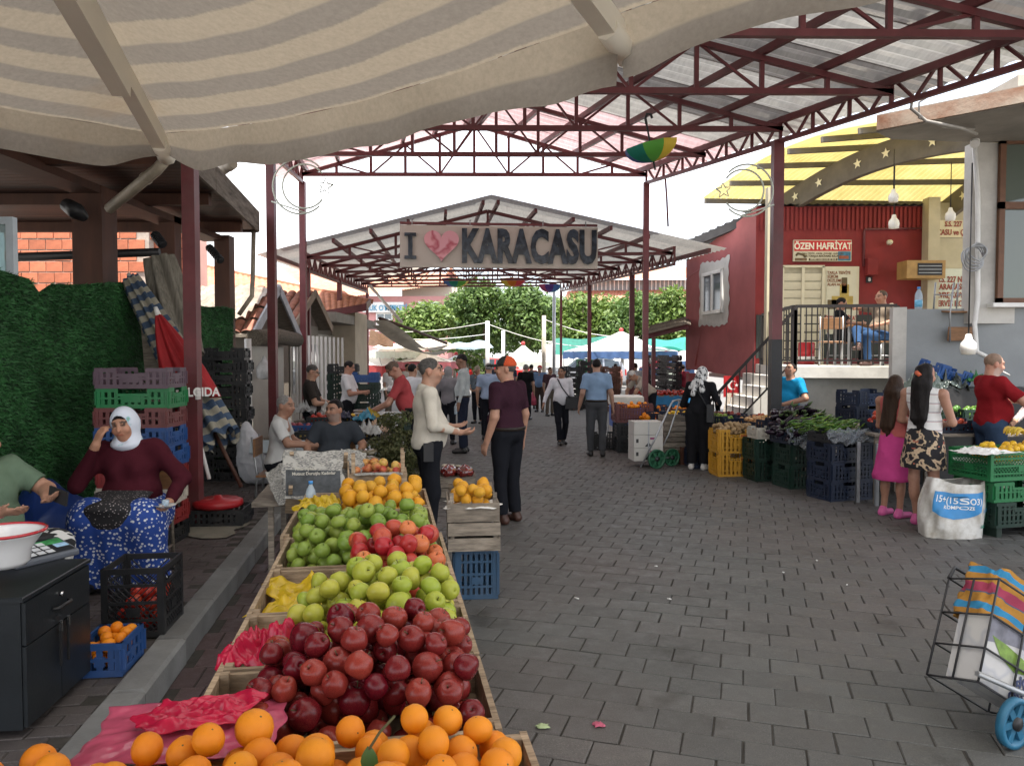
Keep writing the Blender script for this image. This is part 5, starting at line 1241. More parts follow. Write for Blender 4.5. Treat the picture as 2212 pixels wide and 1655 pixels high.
def tbx(x0,x1,y0,y1,z0,z1,nm):MB().bx(x0,x1,y0,y1,z0,z1).build(nm,M_oldwood,TB,False)
for k in range(5):tbx(-0.37+k*0.15,-0.23+k*0.15,-2.1,2.2,SZ-0.04,SZ-0.004,'plank')
for yy in(-1.6,-0.2,1.2,2.1):
 for xx in(-0.33,0.30):tbx(xx-.025,xx+.025,yy-.025,yy+.025,0,SZ-0.041,'leg')
def dome(cx,cy,wx_,wy_,h,base=0.11):
 return lambda a,b:max(base,h*(1-((a-cx)/wx_)**2*0.75-((b-cy)/wy_)**2*0.75))
tray('shallow wooden tray of oranges nearest the viewer',-0.80,-0.10,-1.24,0.045,SZ+0.04,0.11)
heap('orange','orange in the front tray','oranges in the front tray',FRM,(-1.2,0.02,-0.50,-0.13),SZ+0.055,0.0395,lambda a,b:0.215 if 0.38<a<0.86 else(0.18 if a>0.06 else 0.11),150,11,0.14)
tray('wooden tray heaped with dark red apples',0.0,0.50)
heap('red','dark red apple heaped behind the oranges','dark red apples',FRM,(-0.68,-0.03,0.02,0.52),SZ+0.012,0.0395,dome(0.55,0.6,0.78,0.9,0.325),170,12,0.13)
tray('wooden tray heaped with large yellow green apples',0.50,1.02)
heap('yg','large yellow green apple behind the dark red ones','yellow green apples',FRM,(-0.66,-0.03,0.53,1.08),SZ+0.012,0.041,dome(0.58,0.65,0.72,0.85,0.325),140,13,0.13)
tray('wooden tray with blush apples and a yellow bag',1.02,1.65)
heap('blush','red and orange blush apple','blush apples',FRM,(-0.48,-0.03,1.15,1.68),SZ+0.012,0.0425,dome(0.5,0.7,0.75,0.8,0.33),90,14)
tray('wooden tray heaped with green apples, right behind the blush apples',1.65,2.25)
heap('green','green apple behind the blush apples','green apples in the middle tray',FRM,(-0.79,-0.03,1.70,2.28),SZ+0.012,0.040,dome(0.55,0.7,0.75,0.8,0.33),150,15)
tray('paler wooden tray of small green apples before the quinces',2.25,2.95,-0.86,-0.02,SZ,0.12)
heap('green2','small green apple in front of the quinces','green apples in the far tray',FRM,(-0.83,-0.05,2.30,2.92),SZ+0.012,0.0385,dome(0.5,0.6,0.7,0.8,0.27),125,16,stuff=True)
tray('wooden tray of yellow quinces at the end of the stand',2.95,3.62,-0.86,-0.02,SZ,0.12)
heap('quince','yellow quince heaped at the end of the stand','quinces on the stand',FRM,(-0.62,-0.04,2.98,3.60),SZ+0.012,0.047,dome(0.55,0.6,0.75,0.8,0.31),60,17)
def crumple(name,label,cat,c,sx,sy,h,mt,seed,rz=SA,n=44,gp=None,flat=False):
 r=np.random.RandomState(seed);NK=18;K=r.randn(NK,2);K/=np.linalg.norm(K,axis=1)[:,None];K*=np.linspace(4,34,NK)[:,None];ph=r.rand(NK)*6.3;am=1/np.linspace(1,7,NK);W2=r.randn(NK,2)*5
 def fn(a,b):
  q=np.array([a-.5,b-.5]);w=float(np.sum(am*(1-np.abs(np.sin(K@q+ph+0.8*np.sin(W2@q)))**0.8))/np.sum(am));e=1-max(abs(2*a-1),abs(2*b-1))**2.5
  ox=(0.02 if flat else 0.09)*math.sin(7*b+seed)+(0.012 if flat else 0.03)*math.sin(19*b+seed);oy=(0.02 if flat else 0.09)*math.sin(6*a+seed*2)+(0.012 if flat else 0.03)*math.sin(17*a+seed)
  return Vector(((a-.5+ox*(abs(2*a-1)))*sx,(b-.5+oy*abs(2*b-1))*sy,h*1.5*(w-0.12)*(0.45+0.65*e)+0.010))
 mb=MB();mb.grid(fn,n,n,0,True);o=mb.build(name,mt,None,False,c,Euler((0,0,rz)))
 md=o.modifiers.new('solid','SOLIDIFY');md.thickness=0.0015
 return tag(o,label,cat,gp)
def bagmat(name,c,tr=0.3,rough=0.22):return mat(name,c,rough,0.18,14,spec=0.55,trans=tr)
crumple('plastic_bag','crumpled pink red plastic bag on the apple tray edge','bag',FRM@Vector((-0.70,0.66,SZ+0.07)),0.24,0.24,0.20,bagmat('bag_red',(0.62,0.02,0.07)),3)
crumple('plastic_bag','crumpled yellow plastic bag beside the blush apples','bag',FRM@Vector((-0.60,1.33,SZ+0.05)),0.40,0.44,0.16,bagmat('bag_yellow',(0.68,0.48,0.03),0.35),5)
crumple('plastic_bag','yellow plastic bag between the far green apples and the quinces','bag',FRM@Vector((-0.74,3.1,SZ+0.10)),0.26,0.3,0.12,MATS['bag_yellow'],9)
t=crumple('bag_bundle','flat clear pack of pink plastic bags beside the oranges','bags',FRM@Vector((-0.78,0.00,SZ+0.16)),0.44,0.30,0.028,bagmat('bag_pink',(0.55,0.10,0.17),0.2,0.10),4,flat=True)
o=crumple('bag_fold',None,None,FRM@Vector((-0.76,0.02,SZ+0.185)),0.26,0.16,0.06,MATS['bag_red'],8);o.parent=t;o.matrix_parent_inverse=wmat(t).inverted()
M_news=mat('newsprint',(0.42,0.40,0.35),0.9,0.12,20)
m,n,b,out=new_mat('newsprint_text');nz=noise_n(n,55,2,'Object',0.5,(1,4,1));bg_=noise_n(n,14,1,'Object',0.3)
col=ramp(n,nz,[(0.44,(0.38,0.365,0.33)),(0.56,(0.12,0.12,0.12))]);col=mixc(n,ramp(n,bg_,[(0.56,(0,0,0)),(0.60,(1,1,1))]),col,(0.36,0.35,0.32));n.links.new(col,b.inputs['Base Color']);b.inputs['Roughness'].default_value=0.9
M_newst=m
o=crumple('newspaper','folded newspaper sheet lining the red apple tray','newspaper',FRM@Vector((-0.70,0.26,SZ+0.05)),0.24,0.36,0.02,M_newst,6,SA+0.15,flat=True)
o=MB().box((0,0,0),(0.11,0.075,0.002)).build('price_card',M_white,None,False,FRM@Vector((-0.63,1.09,SZ+0.03)),Euler((0.1,0,SA+0.2)));tag(o,'small white printed card beside the yellow bag','card')
t=thing('orange_leaf','green leaf on a twig among the oranges','leaf',FRM@Vector((-0.335,-0.40,SZ+0.23)))
MB().grid(lambda a,b:Vector(((a-.5)*0.036*math.sin(math.pi*(0.05+0.9*b)),0.0+0.01*abs(a-.5),b*0.065)),4,6).build('blade',mat('leaf_green',(0.05,0.11,0.03),0.4),t,False);MB().tube([(0,0,.06),(0.02,0.01,.09),(0.05,0.02,0.12)],0.003,5).build('twig',M_stem,t,False)
def bottle(label,loc,s=1.0,mt=None,cap=None):
 T=thing('water_bottle',label,'bottle',loc)
 MB().lathe([(0.030,0),(0.033,0.01),(0.033,0.07),(0.031,0.075),(0.033,0.08),(0.033,0.14),(0.028,0.165),(0.013,0.195),(0.012,0.205)],14).build('body',mt or glassm('bottle_clear',(0.75,0.85,0.92),0.06,0.65),T,False)
 MB().lathe([(0.0338,0.035),(0.0338,0.10)],14).build('label',mat('bottle_label',(0.15,0.42,0.62),0.4,0.3,30),T,False);MB().lathe([(0.0145,0.203),(0.0145,0.222),(0,0.222)],12).build('cap',mat('cap_blue',(0.05,0.25,0.6),0.4),T,False)
 T.scale=(s,s,s);return T
bottle('small water bottle standing by the newspaper crate',FRM@Vector((-0.80,3.32,SZ+0.012)),1.05)
Cz=0.80
T=wood_crate('wooden crate of red and yellow apples with metal corners',FRM@Vector((-0.36,4.15,Cz-0.11)),SA,0.44,0.32,0.15,M_wood,1,posts=0.16)
heap('mixed','small red and yellow apple in the upright crate','small mixed apples',FRM,(-0.57,-0.16,4.0,4.30),Cz-0.10,0.036,dome(0.5,0.5,0.9,0.9,0.24),50,18,sq=0.94,stuff=True)
crumple('newspaper','printed paper sheet draped over the front of the mixed apple crate','newspaper',FRM@Vector((-0.36,3.98,Cz+0.03)),0.36,0.12,0.02,M_newst,12,flat=True)
T=wood_crate('empty slanting wooden crate lined with newspaper',FRM@Vector((-0.82,4.02,Cz-0.10)),0,0.46,0.36,0.16,M_wood,1,rot=Euler((0.75,0.05,SA+0.12)),posts=0.12)
tn=crumple('newspaper','large newspaper page spread over the slanting crate','newspaper',FRM@Vector((-0.83,3.87,Cz+0.06)),0.44,0.40,0.012,M_newst,13,flat=True);tn.rotation_euler=(0.95,0.02,SA+0.15)
o=MB().add([(-0.20,-0.17,.022),(0.19,-0.17,.022),(0.19,0.02,.022),(-0.20,0.04,.022)],[(0,1,2,3)]).build('dark_photo',mat('news_dark',(0.05,0.055,0.06),0.8,0.5,18),tn,False)
put_text('Mutsuz Duruşlu Kadınlar',0.034,M_news,tn,(0,0.0,0.026),0,0.001,0.001,0.9,rx=0,world=False);put_text('Pınar Ayhan',0.034,M_news,tn,(-0.06,0.04,0.026),0,0.001,0.001,0.9,rx=0,world=False)
o=crumple('newspaper','creased newspaper hanging over the left crate edge','newspaper',FRM@Vector((-1.07,3.95,Cz-0.02)),0.16,0.40,0.03,M_newst,14,flat=True);o.rotation_euler=(0.6,-0.5,SA+0.1)
o=crumple('newspaper','newspaper between the two upright crates','newspaper',FRM@Vector((-0.58,4.1,Cz+0.06)),0.2,0.34,0.03,M_newst,15,flat=True);o.rotation_euler=(0.9,0.2,SA)
wood_crate('wooden crate half hidden behind the newspaper crates',FRM@Vector((-0.72,4.5,Cz-0.14)),SA,0.5,0.34,0.2,M_oldwood,2)
for k,(xx,yy)in enumerate(((-0.36,4.2),(-0.80,4.1),(-0.72,4.6))):
 pass
tb2=thing('small_table','low plank table behind the fruit stand under the upright crates','table',FRM@Vector((-0.65,4.25,0)),SA)
MB().bx(-0.62,0.52,-0.42,0.48,Cz-0.16,Cz-0.125).build('top',M_oldwood,tb2,False)
for xx in(-.5,.42):
 for yy in(-.3,.4):MB().bx(xx-.02,xx+.02,yy-.02,yy+.02,0,Cz-0.161).build('leg',M_oldwood,tb2,False)
bc=G(1024,1295);bz=math.radians(6)
crate('blue plastic crate standing on end right of the stand','steel',(bc.x,bc.y+0.17,0.002),bz,(0.31,0.34,0.36),dip=False,ribs=0.035)
cA=wood_crate('lower grey wooden crate in the stack right of the stand',(bc.x-0.02,bc.y+0.18,0.366),bz,0.37,0.48,0.20,M_oldwood,2,gap=0.02)
MB().bx(-0.155,0.155,-0.20,0.2,0.10,0.19).build('paper_lining',M_white,cA,False)
wood_crate('upper grey wooden crate of quinces right of the stand',(bc.x-0.025,bc.y+0.18,0.575),bz,0.37,0.48,0.13,M_oldwood,1,posts=0.07)
fr2=Matrix.Translation((bc.x-0.025,bc.y+0.18,0.575))@Matrix.Rotation(bz,4,'Z')
heap('quince','yellow quince in the small side crate','quinces in the side crate',fr2,(-0.16,0.16,-0.22,0.22),0.03,0.046,lambda a,b:0.20,30,19)
crumple('paper_sheet','white paper lining under the side crate quinces','paper',fr2@Vector((0,-0.12,0.08)),0.36,0.28,0.05,M_white,16,bz)
jb=G(985,1075);jz=0.34
wood_crate('low wooden crate under the jars of paste',(jb.x,jb.y+0.2,0.0),0.1,0.44,0.36,jz-0.1,M_oldwood,2)
tag(MB().bx(-0.23,0.23,-0.19,0.19,jz-0.098,jz-0.085).build('thin_board',M_oldwood,None,False,(jb.x,jb.y+0.2,0),Euler((0,0,0.1))),'thin board under the jars of paste','board')
M_paste=mat('tomato_paste',(0.09,0.006,0.004),0.08,0.2,20,coat=1.0)
for k in range(6):
 T=thing('jar','glass jar of dark red paste with a pale lid','jar',(jb.x-0.16+(k%4)*0.085,jb.y+0.22+0.09*(k//4)-0.02*(k%2),jz-0.085),0,'jars of red paste')
 MB().lathe([(0.034,0),(0.038,0.006),(0.038,0.085),(0.032,0.097)],14).build('glass',M_paste,T,False);MB().lathe([(0.035,0.096),(0.035,0.112),(0,0.114)],14).build('lid',mat('jar_lid',(0.62,0.55,0.42),0.3,0.1,metal=0.6),T,False)
m,n,b,out=new_mat('bag_of_pepper');vz=n.nodes.new('ShaderNodeTexVoronoi');vz.inputs['Scale'].default_value=60;tc=n.nodes.new('ShaderNodeTexCoord');n.links.new(tc.outputs['Object'],vz.inputs[0]);col=ramp(n,vz.outputs['Distance'],[(0.2,(0.30,0.03,0.02)),(0.6,(0.10,0.01,0.01))]);n.links.new(col,b.inputs['Base Color']);b.inputs['Roughness'].default_value=0.12;b.inputs['Coat Weight'].default_value=1
for k,(dx,lb)in enumerate(((-0.10,'left clear bag of dried red peppers before the jars'),(0.10,'right clear bag of dried red peppers before the jars'))):
 mb=MB();mb.lathe([(0.03,0),(0.10,0.005),(0.115,0.05),(0.09,0.09),(0.035,0.125),(0.0,0.14)],16,(0,0,0),0,None,lambda r_,z,a:(r_*(1+0.10*math.sin(3*a+k)),z+0.01*math.sin(4*a)));tag(mb.build('pepper_bag',m,None,False,(jb.x+dx,jb.y+0.09,jz-0.085)),lb,'bag')
# ================================================================== RIGHT STALLS
def frame_at(loc,rz):return Matrix.Translation(loc)@Matrix.Rotation(rz,4,'Z')
def stack(labels,color,u,vb,rz,dims,n,off=(0,0),group=None,z0=0.0,step=None,jit=0.01,**kw):
 p=G(u,vb);base=Vector((p.x+off[0],p.y+dims[1]/2+off[1],z0));out=[]
 for k in range(n):
  lb=(labels if n==1 else lvl(k,n)+' '+labels)if isinstance(labels,str)else labels[k]
  cl=color if isinstance(color,str)else color[k]
  out.append(crate(lb,cl,base+Vector((random.uniform(-jit,jit),random.uniform(-jit,jit),k*(step or dims[2]*0.97))),rz+random.uniform(-.02,.02),dims,group,**kw))
 return base,out
SR=-1.18+math.pi/2
rs_=0.0
by,oy=stack(['lower yellow plastic crate under the potatoes','upper yellow plastic crate full of potatoes'],'yellow',1590,1030,0.10,(0.56,0.38,0.345),2,ribs=0.06)
for k,o in enumerate(oy):
 MB().box((0.13,-0.197,0.25),(0.19,0.008,0.075)).build('name_plate',mat('crate_yellow_plate',(0.52,0.30,0.05),0.4),o,False)
 put_text('HAL-03',0.06,mat('crate_print_red',(0.40,0.03,0.02),0.5),o,(0.13,-0.203,0.25 if k else 0.25),0,0.001,0.002,0.9,world=False)
fy=frame_at(by,0.10)
heap('potato','brown potato heaped in the upper yellow crate','potatoes in the yellow crate',fy,(-0.27,0.27,-0.18,0.18),0.60,0.034,dome(0.5,0.5,0.9,0.9,0.17),70,31)
DT=thing('display_table','long low table under the right vegetable stall','table',(3.6,11.8,0))
def dtop(u0,v0,d0,u1,v1,d1,w,z):pass
pA,pB=Vector((2.0,12.9,0)),Vector((4.6,9.4,0));dv=(pB-pA).normalized();nv=Vector((-dv.y,dv.x,0))
for k in range(4):MB().beam(pA+nv*(0.55+k*0.26)+Vector((0,0,.62)),pB+nv*(0.55+k*0.26)+Vector((0,0,.62)),0.24,0.03).build('plank',M_oldwood,DT)
for f in(0.03,0.35,0.66,0.97):
 for w_ in(0.5,1.3):q=pA.lerp(pB,f)+nv*w_;MB().bx(q.x-.025,q.x+.025,q.y-.025,q.y+.025,0,0.604).build('leg',M_oldwood,DT)
tz=0.636;ta=math.atan2(dv.y,dv.x)
def tframe(f,w,z=tz):return frame_at(pA.lerp(pB,f)+nv*w+Vector((0,0,z)),ta)
def display(f,w,kind,label,group,n,r,seed,color='navy',dims=(0.56,0.40,0.16),h=0.26,clabel=None,z=tz):
 fr=tframe(f,w,z);o=crate(clabel or('crate of '+label),color,fr.translation,ta,dims)
 heap(kind,label,group,fr,(-dims[0]/2+.02,dims[0]/2-.02,-dims[1]/2+.02,dims[1]/2-.02),0.02,r,dome(0.5,0.5,0.95,0.95,h),n,seed,stuff=kind in('red2','green2','mixed'))
display(0.10,0.75,'lemon','yellow lemon by the blue crate of oranges','lemons on the right stall',45,0.034,41,clabel='dark blue crate of lemons on the right stall')
display(0.26,1.05,'red2','small dark red apple on the right stall beside the pink bag','dark red apples on the right stall',60,0.034,42,clabel='dark blue crate of dark red apples on the right stall')
display(0.30,0.60,'green2','green apple on the right stall behind the potatoes','green apples on the right stall',60,0.034,43,clabel='dark blue crate of green apples on the right stall')
display(0.42,1.05,'mixed','orange red apple on the right stall by the blue polo man','orange red apples on the right stall',60,0.034,44,clabel='dark blue crate of orange red apples on the right stall')
display(0.48,0.58,'onion','pale onion on the right stall behind the potatoes','onions on the right stall',70,0.033,45,h=0.30,clabel='dark blue crate of onions on the right stall')
display(0.60,1.0,'potato','potato in the second row of the right stall','potatoes in the second row',60,0.036,46,h=0.30,clabel='dark blue crate of potatoes in the second row')
display(0.66,0.55,'onion','golden onion beside the eggplants','onions beside the eggplants',70,0.033,47,h=0.30,clabel='dark blue crate of onions beside the eggplants')
stack('dark green crate right of the yellow crates','dgreen',1664,1040,0.15,(0.50,0.38,0.30),2,group='dark green crates under the onions')
stack('small white crate on the dark green crates','white',1664,1040,0.15,(0.36,0.30,0.16),1,z0=0.59,off=(-0.05,-0.02))
b3,_=stack('dark green slotted crate under the eggplants','dgreen',1742,1055,0.25,(0.58,0.40,0.30),2,group='dark green crates under the eggplants')
b4,_=stack('dark navy crate under the green peppers','navy',1830,1082,0.30,(0.62,0.42,0.235),3,group='navy crates under the peppers')
for u,vb in((1852,1085),(1893,1092)):
 p=G(u,vb);MB().bx(p.x-.02,p.x+.02,p.y-.02,p.y+.02,0,0.72).build('table_leg',M_steel,DT)
stack('dark navy crate between yellow and green stacks, behind','navy',1530,1012,0.12,(0.5,0.4,0.30),2,group='navy crates left of the yellow ones')
stack(['brown crate behind the woman in black','brown crate behind the woman in black'],'brown',1535,1010,0.12,(0.3,0.3,0.28),1,off=(-0.25,0.3))
def eggplant_mesh(seed):
 r=random.Random(seed);L=r.uniform(0.85,1.1);bend=r.uniform(-.25,.25)
 pts=[Vector((bend*(t-.5)**2*0.5,0,(t-.5)*0.24*L))for t in[k/8 for k in range(9)]];rd=[0.006,0.030,0.036,0.036,0.033,0.029,0.025,0.021,0.012]
 mb=MB();mb.tube(pts,rd,10,0);mb.tube([pts[7],pts[8],pts[8]+Vector((0,0.005,.035))],[0.024,0.014,0.006],6,1)
 return mb.mesh('eggplant',[M_fr['eggplant'],mat('calyx',(0.06,0.10,0.03),0.6)])
EGM=[eggplant_mesh(k)for k in range(4)]
def long_heap(name,meshes,label,group,fr,region,z0,hf,n,seed,layers=0.05,ang=0.5,cat=None):
 rg=random.Random(seed);x0,x1,y0,y1=region
 H={}
 for k in range(n):
  x,y=rg.uniform(x0,x1),rg.uniform(y0,y1);key=(int(x/0.09),int(y/0.09));h=max(H.get((key[0]+i,key[1]+j),0)for i in(-1,0,1)for j in(-1,0,1))*0.5+H.get(key,0)*0.5
  hm=hf((x-x0)/(x1-x0),(y-y0)/(y1-y0))
  if h>hm:h=hm*rg.uniform(0.8,1)
  H[key]=h+layers
  o=link(name,rg.choice(meshes),None,False,fr@Vector((x,y,z0+0.03+h)),Euler((rg.gauss(1.35,0.28),rg.gauss(0,0.2),rg.gauss(ang,0.7))));tag(o,label,cat or name,group)
crate('dark crate of eggplants in a plastic bag on the right stall','navy',b3+Vector((0,0,0.585)),0.25,(0.64,0.46,0.16));crate('dark crate of eggplants, second row of the right stall','navy',b3+Vector((0.12,0.52,0.66)),0.25,(0.66,0.5,0.2))
long_heap('eggplant',EGM,'glossy black eggplant heaped in the front crate','eggplants in front',frame_at(b3+Vector((0,0,0.62)),0.25),(-0.33,0.33,-0.26,0.24),0.0,lambda a,b:0.22-0.5*abs(a-.5)**1.6+0.05*b,95,51)
long_heap('eggplant',EGM,'glossy black eggplant heaped in the back crate','eggplants behind',frame_at(b3+Vector((0.12,0.52,0.76)),0.25),(-0.32,0.32,-0.26,0.26),0.0,lambda a,b:0.26-0.5*abs(a-.5)**1.6,60,52)
def chili_mesh(seed,mt,L=0.13,w=0.012):
 r=random.Random(seed);b1,b2=r.uniform(-.03,.03),r.uniform(-.03,.03)
 pts=[Vector((b1*math.sin(t*3),b2*math.sin(t*2.4),(t-.5)*L))for t in[k/5 for k in range(6)]]
 mb=MB();mb.tube(pts,[w,w*1.2,w,w*0.8,w*0.5,w*0.15],6,0);mb.tube([pts[0],pts[0]+Vector((0.004,0,-.03))],0.003,4,1);return mb.mesh('long_pepper',[mt,mat('calyx',(0.06,0.10,0.03))])
PPM=[chili_mesh(k,M_fr['pepper'],0.15,0.012)for k in range(4)]
fp_=frame_at(b4+Vector((0.05,0.1,0.72)),0.3)
crate('dark crate of long green peppers on the navy stack','black',b4+Vector((0,0,0.70)),0.30,(0.62,0.42,0.12));crate('second dark crate of long green peppers behind','black',b4+Vector((0.25,0.42,0.62)),0.30,(0.62,0.42,0.2))
long_heap('green_pepper',PPM,'long thin green pepper on the navy stack','long green peppers',fp_,(-0.30,0.36,-0.20,0.6),0.02,lambda a,b:0.17-0.3*abs(a-.5)**1.6+0.05*b,150,53,0.02,0.8,'pepper')
M_clearbag=glassm('clear_plastic',(0.42,0.46,0.50),0.12,0.72)
def hang(label,A,B,drop,seed,out=0.12,mt=None):
 r=random.Random(seed);A,B=Vector(A),Vector(B);nn=Vector((B.y-A.y,-(B.x-A.x),0)).normalized()
 def fn(a,b):
  p=A.lerp(B,a);s=math.sin(math.pi*a);p.z+=0.05-(0.05+drop*(0.55+0.45*s))*b+0.012*math.sin(a*31+b*9+seed)+0.01*math.sin(a*57+seed)
  p+=nn*(0.03+out*math.sin(b*2.2)*(0.6+0.4*math.sin(a*9+seed))+0.02*math.sin(a*23+b*11));return p
 mb=MB();mb.grid(fn,40,14);return tag(mb.build('plastic_sheet',mt or M_clearbag),label,'plastic sheet')
hang('clear plastic bag edge hanging over the eggplant crate',b3+Vector((-0.36,-0.30,0.76)),b3+Vector((0.30,-0.14,0.76)),0.22,2)
hang('clear plastic bag edge folded over the pepper crate',b4+Vector((-0.32,-0.31,0.82)),b4+Vector((0.30,-0.13,0.82)),0.13,5)
tw=G(1405,1012);TR2=thing('hand_trolley','grey hand trolley with green wheels carrying white boxes','trolley',(tw.x,tw.y+0.25,0),0.12)
M_gw=mat('green_wheel',(0.02,0.10,0.05),0.5,0.2)
def spoked(par,x,y,z,r,mt,rot,w=0.035,holes=6,name='wheel'):
 m3=rot.to_matrix()if isinstance(rot,Euler)else rot;c=Vector((x,y,z))
 t=MB().lathe([(r*0.80,-w/2),(r,-w/2),(r,w/2),(r*0.80,w/2),(r*0.80,-w/2)],24,c,0,m3).build(name,mt,par,False)
 for k in range(holes):
  a=2*math.pi*k/holes;MB().beam(c+m3@Vector((math.cos(a)*r*.2,math.sin(a)*r*.2,0)),c+m3@Vector((math.cos(a)*r*.84,math.sin(a)*r*.84,0)),r*0.28,w*0.5,m3@Vector((0,0,1))).build('spoke',mt,t,False)
 MB().lathe([(0,-w*.7),(r*.27,-w*.6),(r*.27,w*.6),(0,w*.7)],14,c,0,m3).build('hub',M_black,t,False)
WY=Euler((0,math.pi/2,0.35))
spoked(TR2,0.06,-0.28,0.15,0.15,M_gw,Euler((math.pi/2,0,0.25)));spoked(TR2,0.38,-0.05,0.14,0.14,M_gw,Euler((math.pi/2,0,0.25)))
for dx,dy in((0.0,-0.36),(0.32,0.0)):MB().tube([(-0.22+dx,dy,0.04),(0.02+dx,dy,0.50),(0.26+dx*0.8,dy+.02,1.0),(0.30+dx*.7,dy+.04,1.04)],0.014,6).build('side_rail',M_steel,TR2,False)
MB().tube([(0.29,-0.32,1.04),(0.54,0.04,1.04)],0.016,6).build('handle',M_steel,TR2,False)
MB().tube([(0.06,-0.30,0.15),(0.38,-0.03,0.14)],0.01,6).build('axle',M_steel,TR2,False)
M_card=mat('white_carton',(0.50,0.48,0.44),0.7,0.06,3)
for k in range(3):
 T=thing('carton',['lowest white printed carton on the trolley','middle white printed carton on the trolley','top white carton on the trolley'][k],'carton',(tw.x-0.03,tw.y+0.29,0.10+k*0.205),0.12)
 MB().bx(-0.23,0.23,-0.17,0.17,0,0.20).build('box',M_card,T,False);MB().bx(-0.012,0.012,-0.1725,-0.1705,0,0.20).build('strap',M_steel,T,False)
 if k<2:
  MB().add([(-0.06,-0.172,0.02),(0.0,-0.172,0.09),(0.06,-0.172,0.02)],[(0,1,2)]).build('print_arrow',M_black,T,False);MB().bx(-0.20,-0.16,-0.1722,-0.1705,0.08,0.14).build('print_mark',M_black,T,False);MB().bx(-0.015+.04,0.10,-0.1726,-0.1705,0.13,0.16).build('print_bar',mat('print_violet',(0.25,0.03,0.12),0.5),T,False)
 if k==1:MB().bx(0.2305,0.2325,-0.02,0.12,0.06,0.18).build('yellow_label',mat('label_yellow',(0.5,0.36,0.05),0.5),T,False);MB().bx(0.2305,0.2325,-0.14,-0.04,0.06,0.14).build('red_label',mat('label_red',(0.3,0.02,0.02),0.5),T,False)
for k in range(3):
 wood_crate(['lowest wooden crate behind the trolley','middle wooden crate behind the trolley','topmost wooden crate behind the trolley'][k],(tw.x+0.55,tw.y+0.75,k*0.26),0.1,0.5,0.36,0.245,M_oldwood,3)
o1=D(1442,890,13.4)
for k in range(3):crate(lvl(k,3)+' crate under the far oranges','navy' if k==2 else 'black',(o1.x,13.5,k*0.245),0.1,(0.66,0.42,0.25),'crates under the far oranges')
heap('orange','small orange heaped in the far blue crate','oranges in the far crate',frame_at((o1.x,13.5,0.52),0.1),(-0.44,0.42,-0.2,0.24),0.04,0.036,dome(0.5,0.55,0.85,0.9,0.36),110,33)
o2=D(1452,880,14.4)
crate('second navy crate of oranges behind the first','navy',(o2.x+0.1,14.5,0.55),0.05,(0.66,0.42,0.25));heap('orange','small orange heaped in the second far crate','oranges in the second far crate',frame_at((o2.x+0.1,14.5,0.55),0.05),(-0.36,0.32,-0.2,0.2),0.1,0.036,dome(0.5,0.5,0.9,0.9,0.28),60,34)
tag(MB().bx(o2.x-.3,o2.x+.5,14.3,14.72,0,0.548).build('display_box',CM['black']),'low black box under the second orange crate','box')
o3=D(1365,920,13.9)
for k in range(2):crate(lvl(k,2)+' black crate under the maroon crate','black',(o3.x,13.9,k*0.27),0.05,(0.60,0.42,0.27),'black crates under the maroon one')
crate('maroon crate on black crates left of the far oranges','maroon',(o3.x,13.9,0.54),0.05,(0.66,0.44,0.34))
heap('orange','small orange in the maroon crate','oranges in the maroon crate',frame_at((o3.x,13.9,0.54),0.05),(-0.3,0.3,-0.2,0.2),0.25,0.036,lambda a,b:0.12,30,35)
crate('low black crate left of the maroon crate','black',(o3.x-0.45,14.3,0),0.1,(0.5,0.4,0.3))
cl=D(1352,880,15.2);CB=thing('cool_box','blue cool box with white lid behind the maroon crate','cool box',(cl.x,15.2,0.35),0.05)
MB().bbox(-0.30,0.30,-0.2,0.2,0,0.42,0.02).build('body',mat('cool_blue',(0.02,0.10,0.45),0.4),CB,False);MB().bbox(-0.315,0.315,-0.215,0.215,0.425,0.60,0.03).build('lid',mat('cool_white',(0.65,0.63,0.56),0.4),CB,False)
tag(MB().bx(cl.x-.3,cl.x+.3,15.0,15.4,0,0.348).build('low_stand',M_card),'speckled pale box under the blue cool box','box')
fb_=D(1435,860,19);BT=thing('cloth_stall','stall with a bright blue cloth front beyond the far oranges','stall',(fb_.x,19,0))
MB().grid(lambda a,b:Vector((fb_.x-0.75+1.6*a,18.5+0.03*math.sin(a*40)*(1-b),0.15+0.62*b)),60,3).build('cloth',mat('blue_cloth',(0.03,0.20,0.42),0.7,0.15,4),BT);MB().bx(fb_.x-.75,fb_.x+.85,18.5,19.3,0.74,0.77).build('top',M_oldwood,BT);MB().bx(fb_.x-.7,fb_.x-.64,18.6,18.66,0,0.74).build('leg',M_oldwood,BT);MB().bx(fb_.x+.74,fb_.x+.8,18.6,18.66,0,0.74).build('leg',M_oldwood,BT)
heap('tomato','red tomato on the far blue cloth stall','tomatoes on the blue cloth stall',frame_at((fb_.x+.05,18.9,0.77),0),(-0.75,0.75,-0.38,0.35),0.0,0.042,lambda a,b:0.12+0.05*b,110,36)
for k,(u,d,n_,cl_)in enumerate(((1238,24.5,8,'black'),(1270,25,9,'black'),(1318,24,8,'brown'),(1415,22,10,'black'),(1448,22.5,10,'black'),(1262,30,9,'green'))):
 p=D(u,850,d)
 for j in range(n_):crate('%s %s crate in the %s'%(lvl(j,n_),cl_,['tower left of the silver car','tower before the silver car','brown tower by the blue shirt man','tower left of the lean-to post','tower right of the lean-to post','green tower under the gazebo'][k]),cl_,(p.x,d,j*0.175),random.gauss(0.1,.03),(0.55,0.38,0.17),'crate tower %d'%(k+1))
t2=D(2000,900,9.2);RT=thing('display_table','table behind the girls under tomatoes and peppers','table',(t2.x,9.6,0))
MB().bx(t2.x-.75,t2.x+1.4,8.9,10.4,0.80,0.83).build('top',M_oldwood,RT)
